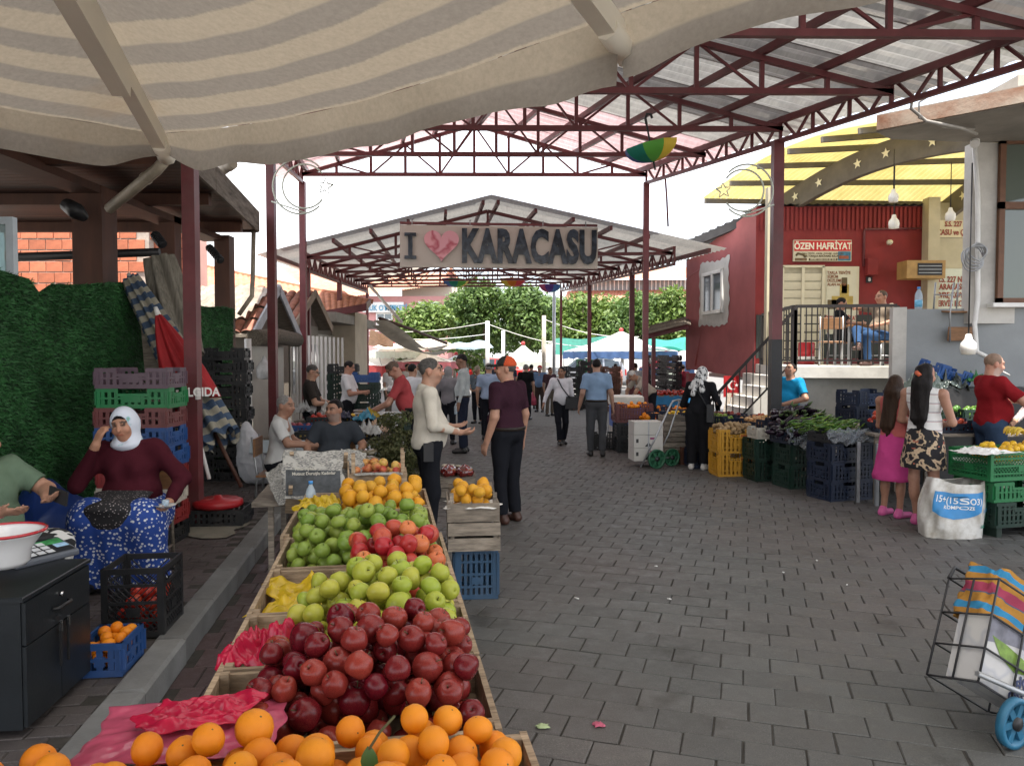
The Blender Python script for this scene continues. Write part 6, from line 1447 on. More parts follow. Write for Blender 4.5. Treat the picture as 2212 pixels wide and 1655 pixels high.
for xx in(-.7,1.3):
 for yy in(8.95,10.3):MB().bx(t2.x+xx-.02,t2.x+xx+.02,yy,yy+.04,0,0.80).build('leg',M_oldwood,RT)
def flat_display(kind,label,group,x,y,w,h,r,n,seed,color,z=0.832,clabel='',hh=0.26):
 crate(clabel,color,(x,y,z),0.05,(w,h,0.15));heap(kind,label,group,frame_at((x,y,z),0.05),(-w/2+.02,w/2-.02,-h/2+.02,h/2-.02),0.02,r,dome(.5,.5,.95,.95,hh),n,seed)
flat_display('rpep','shiny red pepper behind the girl with the patterned skirt','red peppers',t2.x+0.25,9.2,0.62,0.42,0.032,60,61,'navy',clabel='dark crate of red peppers behind the girls')
flat_display('tomato','red tomato behind the girls','tomatoes behind the girls',t2.x-0.38,9.25,0.56,0.42,0.038,55,62,'navy',clabel='dark crate of tomatoes behind the girls')
flat_display('bell','pale green bell pepper behind the red peppers','green bell peppers',t2.x+0.2,9.75,0.62,0.42,0.04,55,63,'dgreen',z=0.92,clabel='green crate of bell peppers behind the red peppers',hh=0.3)
flat_display('bell','green bell pepper at the far right by the red shirt man','green bell peppers right',t2.x+0.95,9.75,0.62,0.42,0.04,45,64,'dgreen',z=0.92,clabel='green crate of bell peppers beside the red shirt man',hh=0.3)
tag(MB().bx(t2.x-.15,t2.x+1.3,9.55,9.98,0.832,0.918).build('display_box',CM['black']),'black box raising the bell pepper crates','box')
for k in range(3):
 p=D(1985+k*32,832-4*k,10.5);crumple('greens_bag',['left dark bag of greens below the blue crate','middle dark bag of greens below the blue crate','right dark bag of greens below the blue crate'][k],'bag',p-Vector((0,0,.15)),0.42,0.36,0.45,bagmat('bag_dark',(0.05,0.065,0.06),0.2,0.15),20+k)
p=D(2035,812,10.75);crate('tilted bright blue crate on the stall below the grey wall','blue',p-Vector((0,0,.05)),0.2,(0.55,0.4,0.2),rot=Euler((0.2,0.25,0.3)))
crumple('green_net','green net bag beside the tilted blue crate','net',D(2100,815,10.7)-Vector((0,0,.1)),0.4,0.3,0.3,mat('net_green',(0.015,0.12,0.03),0.6,0.3),25)
tag(MB().bx(5.35,7.2,10.35,10.95,0,1.30).build('back_counter',CM['black']),'dark counter below the grey parapet','counter')
for k in range(3):crate(lvl(k,3)+' navy crate stacked beside the white terrace wall','navy',(D(1868,850,10.9).x,10.9,0.60+k*0.22),0.15+0.1*k,(0.62,0.42,0.22),'navy crates by the terrace wall')
tag(MB().bx(D(1868,850,10.9).x-.3,D(1868,850,10.9).x+.3,10.7,11.1,0,0.598).build('crate_base',CM['dgreen']),'dark green box under the navy crates by the terrace wall','box')
pr_=G(2140,1160);fr3=Vector((pr_.x+0.32,pr_.y+0.25,0))
crate('dark green crate at the bottom of the right lemon stack','dgreen',fr3+Vector((0,0,0.10)),0.25,(0.78,0.48,0.24),'x');bpy.data.objects[-1]if False else None
crate('green crate in the middle of the right lemon stack','green',fr3+Vector((-0.02,0,0.345)),0.25,(0.80,0.48,0.19))
crate('green lattice crate on top with lemons and pears','green',fr3+Vector((-0.05,0.0,0.55)),0.25,(0.84,0.50,0.28),lat=True,dip=False)
for xx in(-.3,.3):tag(MB().bx(-.03,.03,-.2,.2,0,0.10).build('support_block',CM['dgreen'],None,False,fr3+Vector((xx,xx*0.25,0)),Euler((0,0,.25))),'left foot block of the lemon stack' if xx<0 else 'right foot block of the lemon stack','block')
ff=frame_at(fr3+Vector((-0.05,0,0.55)),0.25)
MB().grid(lambda a,b:ff@Vector((-0.40+0.8*a,-0.24+0.48*b,0.15+0.02*math.sin(9*a+7*b))),10,8).build('lining',M_white);bpy.data.objects['lining']['label']='white paper lining inside the lattice crate';bpy.data.objects['lining']['category']='paper'
heap('lemon','yellow lemon in the lattice crate','lemons in the lattice crate',ff,(-0.30,0.40,-0.22,0.2),0.17,0.037,dome(.6,.5,.9,.95,0.23),70,65)
crumple('paper_sheet','white cloth hanging out of the lattice crate on the left','cloth',fr3+Vector((-0.40,-0.22,0.80)),0.5,0.4,0.1,M_white,27,0.25)
BN=thing('banana_bunch','bunch of bananas on the lattice crate','bananas',ff@Vector((0.22,0.05,0.40)),0.3)
M_ban=fruit_mat('banana_peel',(0.50,0.36,0.02),(0.45,0.27,0.03),(0.1,0.06,0.02),0.4,0.45,0.3)
for k in range(6):MB().tube([Vector((-0.09+0.18*t,-0.06+k*0.028+0.03*math.sin(t*3),0.05*math.sin(t*math.pi)+0.012*(k%2)))for t in[q/6 for q in range(7)]],[0.006,0.015,0.018,0.018,0.018,0.014,0.005],8).build('banana',M_ban,BN,False)
sk=G(2075,1165);SK=thing('fertiliser_sack','open white woven sack with blue print at the girls\' feet','sack',(sk.x,sk.y+0.18,0),0.0)
def sackp(th,t,o=0.0):
 w=0.27-0.02*t+0.02*math.sin(3*t);dpt=0.17+0.02*math.sin(4*t)
 c_,s_=math.cos(th),math.sin(th);e=0.6
 x=(w+o)*math.copysign(abs(c_)**e,c_);y=(dpt+o)*math.copysign(abs(s_)**e,s_)
 wr=0.012*math.sin(5*th+7*t)+0.007*math.sin(11*th-9*t)
 return Vector((x+wr+0.06*t*t,y+wr+0.03*t,0.54*t+0.03*t*math.sin(2*th+1)))
m,n,b,out=new_mat('woven_sack');wv=n.nodes.new('ShaderNodeTexChecker');wv.inputs['Scale'].default_value=260;tc=n.nodes.new('ShaderNodeTexCoord');n.links.new(tc.outputs['Object'],wv.inputs[0]);dz=noise_n(n,6,5,'Object',0.65);col=ramp(n,dz,[(0.35,(0.36,0.33,0.28)),(0.6,(0.60,0.59,0.56))]);n.links.new(col,b.inputs['Base Color']);b.inputs['Roughness'].default_value=0.5;bump_n(n,b,wv.outputs[1],0.2,0.002);M_woven=m
MB().grid(lambda a,q:sackp(2*math.pi*a,q),60,24).build('bag',M_woven,SK,False)
MB().grid(lambda a,q:(lambda p:p*(1-0.12*math.sin(math.pi*q))+Vector((0,0,0.045*math.sin(math.pi*q)))if q<1 else p*0.80+Vector((0.02,0,-0.02)))(sackp(2*math.pi*a,1.0)),60,6).build('rolled_top',M_woven,SK,False)
MB().lathe([(0.0,0.40),(0.18,0.40)],16).build('contents',mat('soil',(0.10,0.08,0.06),0.95,0.4,20),SK,False)
M_sblue=mat('sack_blue',(0.04,0.22,0.48),0.5,0.12,12)
T0,T1=-math.pi*0.82,-math.pi*0.30
def sackmap(x,y,o=0.004):return sackp(T0+(T1-T0)*x,y,o)
hexo=[(0.02,0.80),(0.98,0.86),(1.0,0.50),(0.55,0.36),(0.02,0.46)]
mb=MB()
def hexg(a,q):
 lo=0.46+(0.36-0.46)*a/0.55 if a<0.55 else 0.36+(0.50-0.36)*(a-.55)/.45
 hi=0.80+0.06*a;return sackmap(0.02+0.96*a,lo+(hi-lo)*q)
mb.grid(hexg,24,8);mb.build('blue_print',M_sblue,SK,False)
def sack_text(body,size,cx,cy,mt,nm='lettering',sc=1.0):
 me=text_mesh(body,size,mt,0.0,0.001)
 for v in me.vertices:v.co=sackmap(cx+v.co.x*sc/0.50,cy+v.co.y/0.54,0.007)
 link(nm,me,SK,False)
M_sw=mat('sack_white_ink',(0.7,0.7,0.68),0.5,0.03)
sack_text('15+(15SO3)',0.085,0.52,0.69,M_sw);sack_text('KOMPOZE',0.045,0.55,0.57,M_sw);sack_text('15.15.15',0.04,1.18,0.5,M_sblue)
MB().grid(lambda a,q:sackp(T1+0.28+0.05*a,0.05+0.85*q,0.004),2,16).build('green_stripe',mat('sack_green',(0.03,0.22,0.14),0.5),SK,False)
sack_text('GENTAS',0.045,1.12,0.22,MATS['sack_green'])
cw_=G(2150,1592);RT_=Euler((-0.30,0.55,0.22));base_=Vector((cw_.x-0.04,cw_.y+0.08,0.17))
SCt=thing('shopping_trolley','tilted wire shopping trolley with blue wheel at the right edge','trolley',base_);SCt.rotation_euler=RT_
M_bw=mat('blue_wheel',(0.025,0.14,0.24),0.45,0.2,9,dirt=0.3)
wl=RT_.to_matrix().transposed()@(Vector((cw_.x+0.02,cw_.y-0.10,0.115))-base_);wr_=RT_.to_matrix().transposed()@(Vector((cw_.x+0.42,cw_.y+0.16,0.115))-base_)
wm_=RT_.to_matrix().transposed()@Euler((math.pi/2,0,0.45)).to_matrix()
spoked(SCt,*wl,0.112,M_bw,wm_,0.035,6);spoked(SCt,*wr_,0.112,M_bw,wm_,0.035,6)
MB().tube([wl,wr_],0.009,6).build('axle',M_steel,SCt,False)
def wire(pts,r=0.0055,nm='basket_wire',mt=None):MB().tube(pts,r,5).build(nm,mt or M_black,SCt,False)
x0,x1,y0,y1=-0.16,0.26,-0.13,0.14
for z in(0.0,0.16,0.32,0.5):wire([(x0,y0,z),(x1,y0,z),(x1,y1,z),(x0,y1,z),(x0,y0,z)])
for x,y in((x0,y0),(0.05,y0),(x1,y0),(x0,y1),(x1,y1),(x0,0.0),(x1,0.0)):wire([(x,y,0),(x,y,0.5)])
wire([(x0,y1,0.5),(x0+.04,y1+.02,0.58),(x1-.02,y1+.02,0.60),(x1,y1,0.5)],0.010,'handle_tube');wire([(x0-0.05,y0-0.03,0.02),(x1+.2,y0-.03,0.10)],0.014,'brace',M_steel)
m,n,b,out=new_mat('mop_box');tcx=noise_n(n,5,2,'Object');col=ramp(n,tcx,[(0.44,(0.46,0.45,0.44)),(0.5,(0.36,0.36,0.38)),(0.56,(0.46,0.45,0.43))]);n.links.new(col,b.inputs['Base Color']);b.inputs['Roughness'].default_value=0.4
mop=thing('mop_carton','white printed mop carton standing in the trolley basket','carton',base_);mop.rotation_euler=RT_
MB().bx(-0.145,0.245,-0.118,0.05,0.012,0.33).build('box',m,mop,False)
MB().add([(-.145,-.1195,.33),(-.145,-.1195,.20),(-.02,-.1195,.24),(.245,-.1195,.29),(.245,-.1195,.33)],[(0,1,2,3,4)]).build('grey_print',mat('grey_print',(0.15,0.15,0.18),0.5,0.4,12),mop,False)
MB().add([(-.12,-.1205,.24),(-.05,-.1205,.17),(.05,-.1205,.135),(.18,-.1205,.17),(.24,-.1205,.23),(.1,-.1205,.215),(-.02,-.1205,.235)],[(0,1,2,3,4,5,6)]).build('leaf_print',mat('leaf_print',(0.12,0.20,0.03),0.4,0.5,20),mop,False)
for k,s_ in enumerate(('PRO','FLAT','MOP')):
 me=text_mesh(s_,0.066 if k!=1 else 0.05,mat('navy_ink',(0.03,0.04,0.10),0.5),0.001,0.002);me.transform(Matrix.Translation((0.10+0.02*k,-0.122,0.035+0.043*k))@Matrix.Rotation(math.pi/2,4,'X')@Matrix.Rotation(math.pi+0.12,4,'Z'));link('lettering',me,mop,False)
m,n,b,out=new_mat('striped_cloth');tc=n.nodes.new('ShaderNodeTexCoord');sz_=n.nodes.new('ShaderNodeSeparateXYZ');n.links.new(tc.outputs['Object'],sz_.inputs[0]);wz=noise_n(n,5,2,'Object');f=math_n(n,'FRACT',math_n(n,'ADD',math_n(n,'MULTIPLY',sz_.outputs[2],5.2),math_n(n,'MULTIPLY',wz,0.18)))
col=ramp(n,f,[(0.0,(0.04,0.20,0.36)),(0.20,(0.36,0.18,0.04)),(0.46,(0.08,0.10,0.16)),(0.50,(0.30,0.05,0.09)),(0.74,(0.34,0.17,0.04))],'CONSTANT');n.links.new(col,b.inputs['Base Color']);b.inputs['Roughness'].default_value=0.95;b.inputs['Specular IOR Level'].default_value=0.1;bump_n(n,b,noise_n(n,160,2,'Object'),0.3,0.004)
def clothp(a,q):
 th=2*math.pi*a;s=1-0.22*q+0.05*math.sin(5*th)*q;wr2=0.008*math.sin(7*th+9*q)+0.006*math.sin(13*th-14*q)
 return Vector((0.05+(0.185*s+wr2)*math.copysign(abs(math.cos(th))**.5,math.cos(th)),0.03+(0.105*s+wr2)*math.copysign(abs(math.sin(th))**.5,math.sin(th)),0.335+0.27*q+0.02*math.sin(3*th)*q))
mb=MB();mb.grid(clothp,56,14);o=mb.build('cloth_bag',m,None,False,base_,RT_);tag(o,'striped blue, orange and pink cloth bag in the trolley','bag')
for k,(u,v)in enumerate(((1450,1297),(1765,1213),(1690,1238),(1250,1296),(1420,1225),(1830,1265),(2100,1330))):
 p=G(u,v);tag(MB().tube([p+Vector((0,0,.010)),p+Vector((random.uniform(-.03,.03),random.uniform(-.03,.03),.010))],0.005,6).build('cigarette_end',M_white),'white cigarette end on the paving','litter','cigarette ends on the paving')
crumple('litter_scrap','pink scrap of paper on the front paving','litter',G(1293,1568)+Vector((0,0,-0.005)),0.05,0.05,0.03,mat('scrap_pink',(0.45,0.10,0.16),0.6),31,n=8);crumple('litter_scrap','pale green leaf scrap on the front paving','litter',G(1172,1572)+Vector((0,0,-0.005)),0.06,0.04,0.03,mat('scrap_green',(0.35,0.42,0.22),0.6),32,n=8)
# ================================================================== PEOPLE
class SDF:
 def __init__(s):s.p=[]
 def cone(s,a,b,ra,rb,k=0.03,op='u',flat=0):
  s.p.append(('c',np.array(a,float),np.array(b,float),ra,rb,k,op,flat));return s
 def ell(s,c,r,k=0.03,op='u',M=None):
  s.p.append(('e',np.array(c,float),np.array(r,float),None if M is None else np.array(M),None,k,op,0));return s
 def cut(s,o,n):
  s.p.append(('p',np.array(o,float),np.array(n,float)/np.linalg.norm(n),None,None,0,'i',0));return s
 def field(s,res):
  lo=np.full(3,9.);hi=np.full(3,-9.)
  for t in s.p:
   if t[6]!='u':continue
   if t[0]=='c':m=max(t[3],t[4]);l,h=np.minimum(t[1],t[2])-m,np.maximum(t[1],t[2])+m
   else:m=max(t[2]);l,h=t[1]-m,t[1]+m
   lo=np.minimum(lo,l);hi=np.maximum(hi,h)
  lo=lo-3*res;n=np.ceil((hi-lo)/res).astype(int)+4
  ax=[lo[i]+res*np.arange(n[i])for i in range(3)]
  f=np.full(n,0.3,np.float32)
  for t in s.p:
   if t[0]=='p':
    X=(ax[0]-t[1][0])*t[2][0];Y=(ax[1]-t[1][1])*t[2][1];Z=(ax[2]-t[1][2])*t[2][2]
    f=np.maximum(f,(X[:,None,None]+Y[None,:,None]+Z[None,None,:]).astype(np.float32));continue
   k=t[5];pad=k+3*res+0.01
   if t[0]=='c':m=max(t[3],t[4]);l,h=np.minimum(t[1],t[2])-m-pad,np.maximum(t[1],t[2])+m+pad
   else:m=max(t[2]);l,h=t[1]-m-pad,t[1]+m+pad
   i0=np.clip(np.floor((l-lo)/res).astype(int),0,n);i1=np.clip(np.ceil((h-lo)/res).astype(int)+1,0,n)
   if np.any(i1<=i0):continue
   sl_=tuple(slice(i0[i],i1[i])for i in range(3))
   x,y,z=ax[0][sl_[0]][:,None,None],ax[1][sl_[1]][None,:,None],ax[2][sl_[2]][None,None,:]
   if t[0]=='c':
    a,b=t[1],t[2];ba=b-a;L2=max(ba@ba,1e-9)
    tt=((x-a[0])*ba[0]+(y-a[1])*ba[1]+(z-a[2])*ba[2])/L2;hcl=np.clip(tt,0,1)
    d=np.sqrt((x-a[0]-ba[0]*hcl)**2+(y-a[1]-ba[1]*hcl)**2+(z-a[2]-ba[2]*hcl)**2)-(t[3]+(t[4]-t[3])*hcl)
    if t[7]:d=np.maximum(d,(tt-1)*math.sqrt(L2))
   else:
    qx,qy,qz=x-t[1][0],y-t[1][1],z-t[1][2]
    if t[3]is not None:
     Mi=t[3].T;qx,qy,qz=Mi[0,0]*qx+Mi[0,1]*qy+Mi[0,2]*qz,Mi[1,0]*qx+Mi[1,1]*qy+Mi[1,2]*qz,Mi[2,0]*qx+Mi[2,1]*qy+Mi[2,2]*qz
    r=t[2];k0=np.sqrt((qx/r[0])**2+(qy/r[1])**2+(qz/r[2])**2);k1=np.sqrt((qx/r[0]**2)**2+(qy/r[1]**2)**2+(qz/r[2]**2)**2)+1e-9;d=k0*(k0-1)/k1
   A=f[sl_]
   if t[6]=='u':
    hh=np.maximum(k-np.abs(A-d),0)/k if k>0 else 0;f[sl_]=np.minimum(A,d)-hh*hh*k/4
   else:
    d=-d;hh=np.maximum(k-np.abs(A-d),0)/k if k>0 else 0;f[sl_]=np.maximum(A,d)+hh*hh*k/4
  return f,lo
 def mesh(s,res):
  f,lo=s.field(res);S=f<0;n=np.array(f.shape)
  c=np.zeros(n-1,np.int8)
  for dx in(0,1):
   for dy in(0,1):
    for dz in(0,1):c+=S[dx:n[0]-1+dx,dy:n[1]-1+dy,dz:n[2]-1+dz]
  cells=np.argwhere((c>0)&(c<8));vid=np.full(n-1,-1,np.int32);vid[tuple(cells.T)]=np.arange(len(cells))
  acc=np.zeros((len(cells),3));cnt=np.zeros(len(cells))
  cor=[np.array(q)for q in((0,0,0),(1,0,0),(0,1,0),(1,1,0),(0,0,1),(1,0,1),(0,1,1),(1,1,1))]
  val=[f[tuple((cells+q).T)]for q in cor]
  for a,b in((0,1),(2,3),(4,5),(6,7),(0,2),(1,3),(4,6),(5,7),(0,4),(1,5),(2,6),(3,7)):
   fa,fb=val[a],val[b];m=(fa<0)!=(fb<0);t=np.where(m,fa/(fa-fb+1e-12),0)
   acc+=np.where(m[:,None],cor[a]+(cor[b]-cor[a])*t[:,None],0);cnt+=m
  V=lo+res*(cells+acc/cnt[:,None]);Fs=[]
  for ax_ in range(3):
   o1,o2=[(1,2),(2,0),(0,1)][ax_]
   sl0=[slice(1,n[i]-1)for i in range(3)];sl0[ax_]=slice(0,n[ax_]-1);sl1=list(sl0);sl1[ax_]=slice(1,n[ax_])
   A,B=S[tuple(sl0)],S[tuple(sl1)];e=np.argwhere(A!=B);off=np.array([1,1,1]);off[ax_]=0;e=e+off
   if not len(e):continue
   inside=S[tuple(e.T)];u1=np.zeros(3,int);u1[o1]=1;u2=np.zeros(3,int);u2[o2]=1
   q=np.stack([vid[tuple((e-u1-u2).T)],vid[tuple((e-u2).T)],vid[tuple(e.T)],vid[tuple((e-u1).T)]],1)
   q[~inside]=q[~inside][:,::-1];Fs.append(q)
  Fq=np.concatenate(Fs);Fq=Fq[(Fq>=0).all(1)]
  return V,Fq
def np_obj(name,V,Fq,mt,parent,col=None,smooth=True):
 me=bpy.data.meshes.new(name);me.from_pydata(V.tolist(),[],Fq.tolist());me.materials.append(mt)
 me.polygons.foreach_set('use_smooth',np.full(len(Fq),smooth))
 if col is not None:
  at=me.color_attributes.new('Col','FLOAT_COLOR','POINT');c4=np.ones((len(V),4),np.float32);c4[:,:3]=col;at.data.foreach_set('color',c4.ravel())
 me.update();return link(name,me,parent,False)
m,n,b,out=new_mat('skin');vc=n.nodes.new('ShaderNodeVertexColor');vc.layer_name='Col';nz=noise_n(n,30,4,'Object',0.6)
col=mixc(n,0.5,vc.outputs[0],ramp(n,nz,[(0.3,(0.75,0.70,0.68)),(0.7,(1.1,1.05,1.0))]),'MULTIPLY');n.links.new(col,b.inputs['Base Color']);b.inputs['Roughness'].default_value=0.5;b.inputs['Specular IOR Level'].default_value=0.35
M_skin=m
def cloth(name,c,var=0.12,**kw):return mat('cloth_'+name,c,0.9,var,5,0.3,120,spec=0.06,**kw)
M_hblack=mat('hair_black',(0.012,0.010,0.010),0.5,0.4,40,0.5,120,spec=0.12,stretch=(1,1,0.15));M_hbrown=mat('hair_brown',(0.035,0.020,0.013),0.45,0.4,40,0.5,120,spec=0.12,stretch=(1,1,0.12));M_hgrey=mat('hair_grey',(0.22,0.21,0.20),0.6,0.3,40,0.5,120,spec=0.12);M_hdgrey=mat('hair_dark_grey',(0.075,0.07,0.066),0.6,0.4,40,0.5,120,spec=0.12)
M_shoe=mat('shoe_black',(0.012,0.011,0.011),0.4,0.2);M_shoebrown=mat('shoe_brown',(0.055,0.025,0.018),0.45,0.2)
def noise_np(V,seed,n=7,f0=6,f1=26):
 r=np.random.RandomState(seed);o=np.zeros(len(V))
 for k in range(n):
  w=r.randn(3);w=w/np.linalg.norm(w)*(f0+(f1-f0)*k/n);ph=V@w+r.rand()*6.3+1.3*np.sin(V@(r.randn(3)*6));o+=(1-2*np.abs(np.sin(ph*0.5))**0.7)/(1+0.35*k)
 return o/2.2
def vnormals(V,Fq):
 nrm=np.zeros_like(V);a=V[Fq[:,2]]-V[Fq[:,0]];b_=V[Fq[:,3]]-V[Fq[:,1]];c=np.cross(a,b_)
 for k in range(4):np.add.at(nrm,Fq[:,k],c)
 return nrm/(np.linalg.norm(nrm,axis=1)[:,None]+1e-9)
def person(label,loc,rot,H=1.70,g=1.0,belly=0.0,bust=0.0,pose=None,lean=(0,0,0),sit=None,top=('short',None),bottom=('trousers',None),shoes=None,hair=('short',None),skin=(0.40,0.235,0.16),head=(0,0,0),beard=None,res=0.012,extra=None,hem=0.90,name='person',folds=1.0,glasses=False):
 T=thing(name,label,'person',loc,rot);s=H/1.70;pose=pose or{}
 if H<1.2:pass
 Rl=Euler(lean).to_matrix();pz=0.93 if sit is None else sit
 piv=Vector((0,0.0,pz))
 up=lambda x,y,z:piv+Rl@Vector((x,y,z-0.93))
 J={}
 for sd,sx in(('L',1),('R',-1)):
  J['sh'+sd]=up(sx*(0.17+0.015*g),0.012,1.39)
  J['el'+sd]=up(sx*(0.215+0.03*g),0.035,1.11);J['wr'+sd]=up(sx*(0.215+0.035*g),-0.03,0.86)
  J['hp'+sd]=piv+Vector((sx*0.085*g,0,-0.02))
  if sit is None:J['kn'+sd]=Vector((sx*0.10,-0.015,0.49));J['an'+sd]=Vector((sx*0.105,0.02,0.085))
  else:J['kn'+sd]=Vector((sx*0.14,-0.44,pz+0.02));J['an'+sd]=Vector((sx*0.14,-0.40,0.085))
 for k,v in pose.items():
  if k[:2]in('sh','el','wr','hp','kn','an'):J[k]=Vector(v)
 hc=up(0,-0.025,1.585);Rh=Rl@Euler((head[1],head[2],head[0])).to_matrix()
 hd=lambda x,y,z:hc+Rh@Vector((x,y,z))
 Mh=np.array(Rh)
 sc=lambda p:np.array(p)*s
 B=SDF()
 B.ell(sc(hd(0,0.012,0.028)),np.array((0.076,0.094,0.088))*s,0.03,'u',Mh);B.ell(sc(hd(0,-0.03,-0.045)),np.array((0.056,0.062,0.068))*s,0.04,'u',Mh)
 B.ell(sc(hd(0,-0.035,-0.09)),np.array((0.034,0.036,0.028))*s,0.03,'u',Mh)
 if res<=0.014:
  for sx in(-1,1):
   B.ell(sc(hd(sx*0.031,-0.092,0.012)),np.array((0.019,0.016,0.012))*s,0.012,'s',Mh);B.ell(sc(hd(sx*0.031,-0.077,0.011)),np.array((0.0125,)*3)*s,0.004,'u',Mh)
   B.ell(sc(hd(sx*0.040,-0.072,-0.03)),np.array((0.022,0.018,0.02))*s,0.03,'u',Mh)
  B.cone(sc(hd(-0.042,-0.074,0.032)),sc(hd(0.042,-0.074,0.032)),0.012*s,0.012*s,0.02);B.ell(sc(hd(0,-0.086,-0.056)),np.array((0.024,0.011,0.010))*s,0.012,'u',Mh)
 B.cone(sc(hd(0,-0.086,0.02)),sc(hd(0,-0.108,-0.022)),0.008*s,0.0145*s,0.012)
 for sx in(-1,1):B.ell(sc(hd(sx*0.078,0.018,-0.006)),np.array((0.012,0.022,0.034))*s,0.008,'u',Mh)
 B.cone(sc(hd(0,0.015,-0.06)),sc(up(0,0.012,1.40)),0.056*s*(0.5+0.5*g),0.068*s*(0.5+0.5*g),0.03);B.cone(sc(up(0,0.01,1.36)),sc(piv),0.075*s,0.08*s,0.03);B.cone(sc(J['shL']),sc(J['shR']),0.048*s,0.048*s,0.04)
 B.ell(sc(up(0,0.0,1.31)),np.array((0.145*g,0.09*g,0.11))*s,0.04,'u',np.array(Rl))
 ag=0.35+0.65*g
 for sd in 'LR':
  B.cone(sc(J['sh'+sd]),sc(J['el'+sd]),0.050*s*ag,0.040*s*ag,0.03);B.cone(sc(J['el'+sd]),sc(J['wr'+sd]),0.041*s*ag,0.027*s*ag,0.02)
  B.cone(sc(J['hp'+sd]),sc(J['kn'+sd]),0.075*s*g,0.052*s*ag,0.03)
  kn,an=J['kn'+sd],J['an'+sd];B.cone(sc(kn),sc(an),0.050*s*ag,0.034*s,0.03);cf=kn.lerp(an,0.32);bk_=Vector((0,0.022,0));B.ell(sc(cf+bk_),np.array((0.045*ag,0.045*ag,0.10))*s,0.04)if bottom[0]in('skirt','shorts')else None
  toe=pose.get('toe'+sd);toe=Vector(toe)if toe is not None else an+Vector((0.02*(1 if sd=='L' else-1),-0.15,-0.05));B.cone(sc(an+Vector((0,0.03,-0.045))),sc(toe),0.034*s,0.027*s,0.03)
  w=J['wr'+sd];dv_=(w-J['el'+sd]).normalized();hv=pose.get('hand'+sd)
  if hv is not None:dv_=Vector(hv[0]).normalized();nv_=Vector(hv[1]).normalized();curl=hv[2]
  else:nv_=Vector((1 if sd=='R' else-1,0,0));curl=0.45
  nv_=(nv_-dv_*nv_.dot(dv_)).normalized();side=dv_.cross(nv_);side=side if(sd=='L')else side
  thumb_s=side if pose.get('thumb'+sd,1)>0 else-side
  if(thumb_s.y>0)and hv is None:thumb_s=-thumb_s
  for q in(-0.024,-0.008,0.008,0.024):B.cone(sc(w+dv_*0.01+side*q*0.6),sc(w+dv_*0.085+side*q),0.015*s,0.0135*s,0.012)
  for i,L in enumerate((0.066,0.078,0.073,0.055)):
   q=side*((i-1.5)*0.0185)*(1 if thumb_s.dot(side)<0 else-1);b0=w+dv_*0.088+q;c1=curl*0.7;m1=b0+(dv_*math.cos(c1)+nv_*math.sin(c1))*L*0.5;c2_=curl*2.0;t1=m1+(dv_*math.cos(c2_)+nv_*math.sin(c2_))*L*0.5
   B.cone(sc(b0),sc(m1),0.0098*s,0.0088*s,0.006);B.cone(sc(m1),sc(t1),0.0088*s,0.0072*s,0.006)
  t0=w+dv_*0.025+thumb_s*0.022;t1=t0+(dv_*0.75+thumb_s*0.75+nv_*0.3).normalized()*0.04;B.cone(sc(t0),sc(t1),0.014*s,0.011*s,0.01);B.cone(sc(t1),sc(t1+(dv_+thumb_s*0.25+nv_*0.35).normalized()*0.032),0.0105*s,0.0085*s,0.008)
 V,Fq=B.mesh(res*s)
 hl=(V/s-np.array(hc))@Mh
 x,y,z=hl.T;base=np.array(skin);colr=np.tile(base,(len(V),1));nearh=(np.abs(z)<0.14)&(np.abs(x)<0.1)&(np.abs(y)<0.14);fr_=nearh&(y<-0.04)
 def paint(mask,c,a=1.0):colr[mask]=colr[mask]*(1-a)+np.array(c)*a
 paint(fr_&(z<-0.01),base*np.array((1.06,0.94,0.92)),0.6)
 if beard is not None:paint(nearh&(y<0.02)&(z<-0.035)&(z>-0.13)&~((np.abs(x)<0.024)&(np.abs(z+0.056)<0.008)),beard[0],beard[1])
 paint(fr_&(np.abs(np.abs(x)-0.034)<0.022)&(np.abs(z-0.034+0.15*np.abs(np.abs(x)-0.03))<0.0065),(0.025,0.018,0.014),0.85)
 paint(fr_&(np.abs(np.abs(x)-0.031)<0.015)&(np.abs(z-0.011)<0.0075),(0.030,0.020,0.016),0.9)
 paint(fr_&(np.abs(x)<0.023)&(np.abs(z+0.056)<0.008),(base[0]*0.75,base[1]*0.42,base[2]*0.42),0.8)
 paint(nearh&(np.abs(x)>0.07),base*np.array((1.08,0.9,0.88)),0.5)
 body=np_obj('body',V,Fq,M_skin,T,colr)
 sd_=abs(hash(label))%1000 if False else sum(map(ord,label))%997
 def garment(nm,S_,mt,r_=res,amp=0.006,f0=6,f1=24):
  V,Fq=S_.mesh(r_*s);nr=vnormals(V,Fq);V=V+nr*(amp*s*folds*noise_np(V*np.array((1,1,0.7)),sd_+len(nm),7,f0,f1))[:,None];return np_obj(nm,V,Fq,mt,T)
 def torso(S_,o,low=0.93):
  Mr=np.array(Rl)
  S_.ell(sc(up(0,0.012,1.29)),np.array((0.165*g+o,0.105*g+o,0.155+o))*s,0.05,'u',Mr);S_.ell(sc(up(0,0.0,1.08)),np.array((0.150*g+o,0.105*g+o,0.17+o))*s,0.05,'u',Mr);S_.ell(sc(up(0,0.01,0.95)),np.array((0.165*g+o,0.12*g+o,0.13+o))*s,0.05,'u',Mr)
  if belly:S_.ell(sc(up(0,-0.055-0.03*belly,1.07)),np.array((0.145*g+o,0.07+0.075*belly+o,0.15+o))*s,0.06,'u',Mr)
  if bust:S_.ell(sc(up(-0.07,-0.085,1.26)),np.array((0.075,0.06+0.03*bust,0.08))*s,0.05,'u',Mr);S_.ell(sc(up(0.07,-0.085,1.26)),np.array((0.075,0.06+0.03*bust,0.08))*s,0.05,'u',Mr)
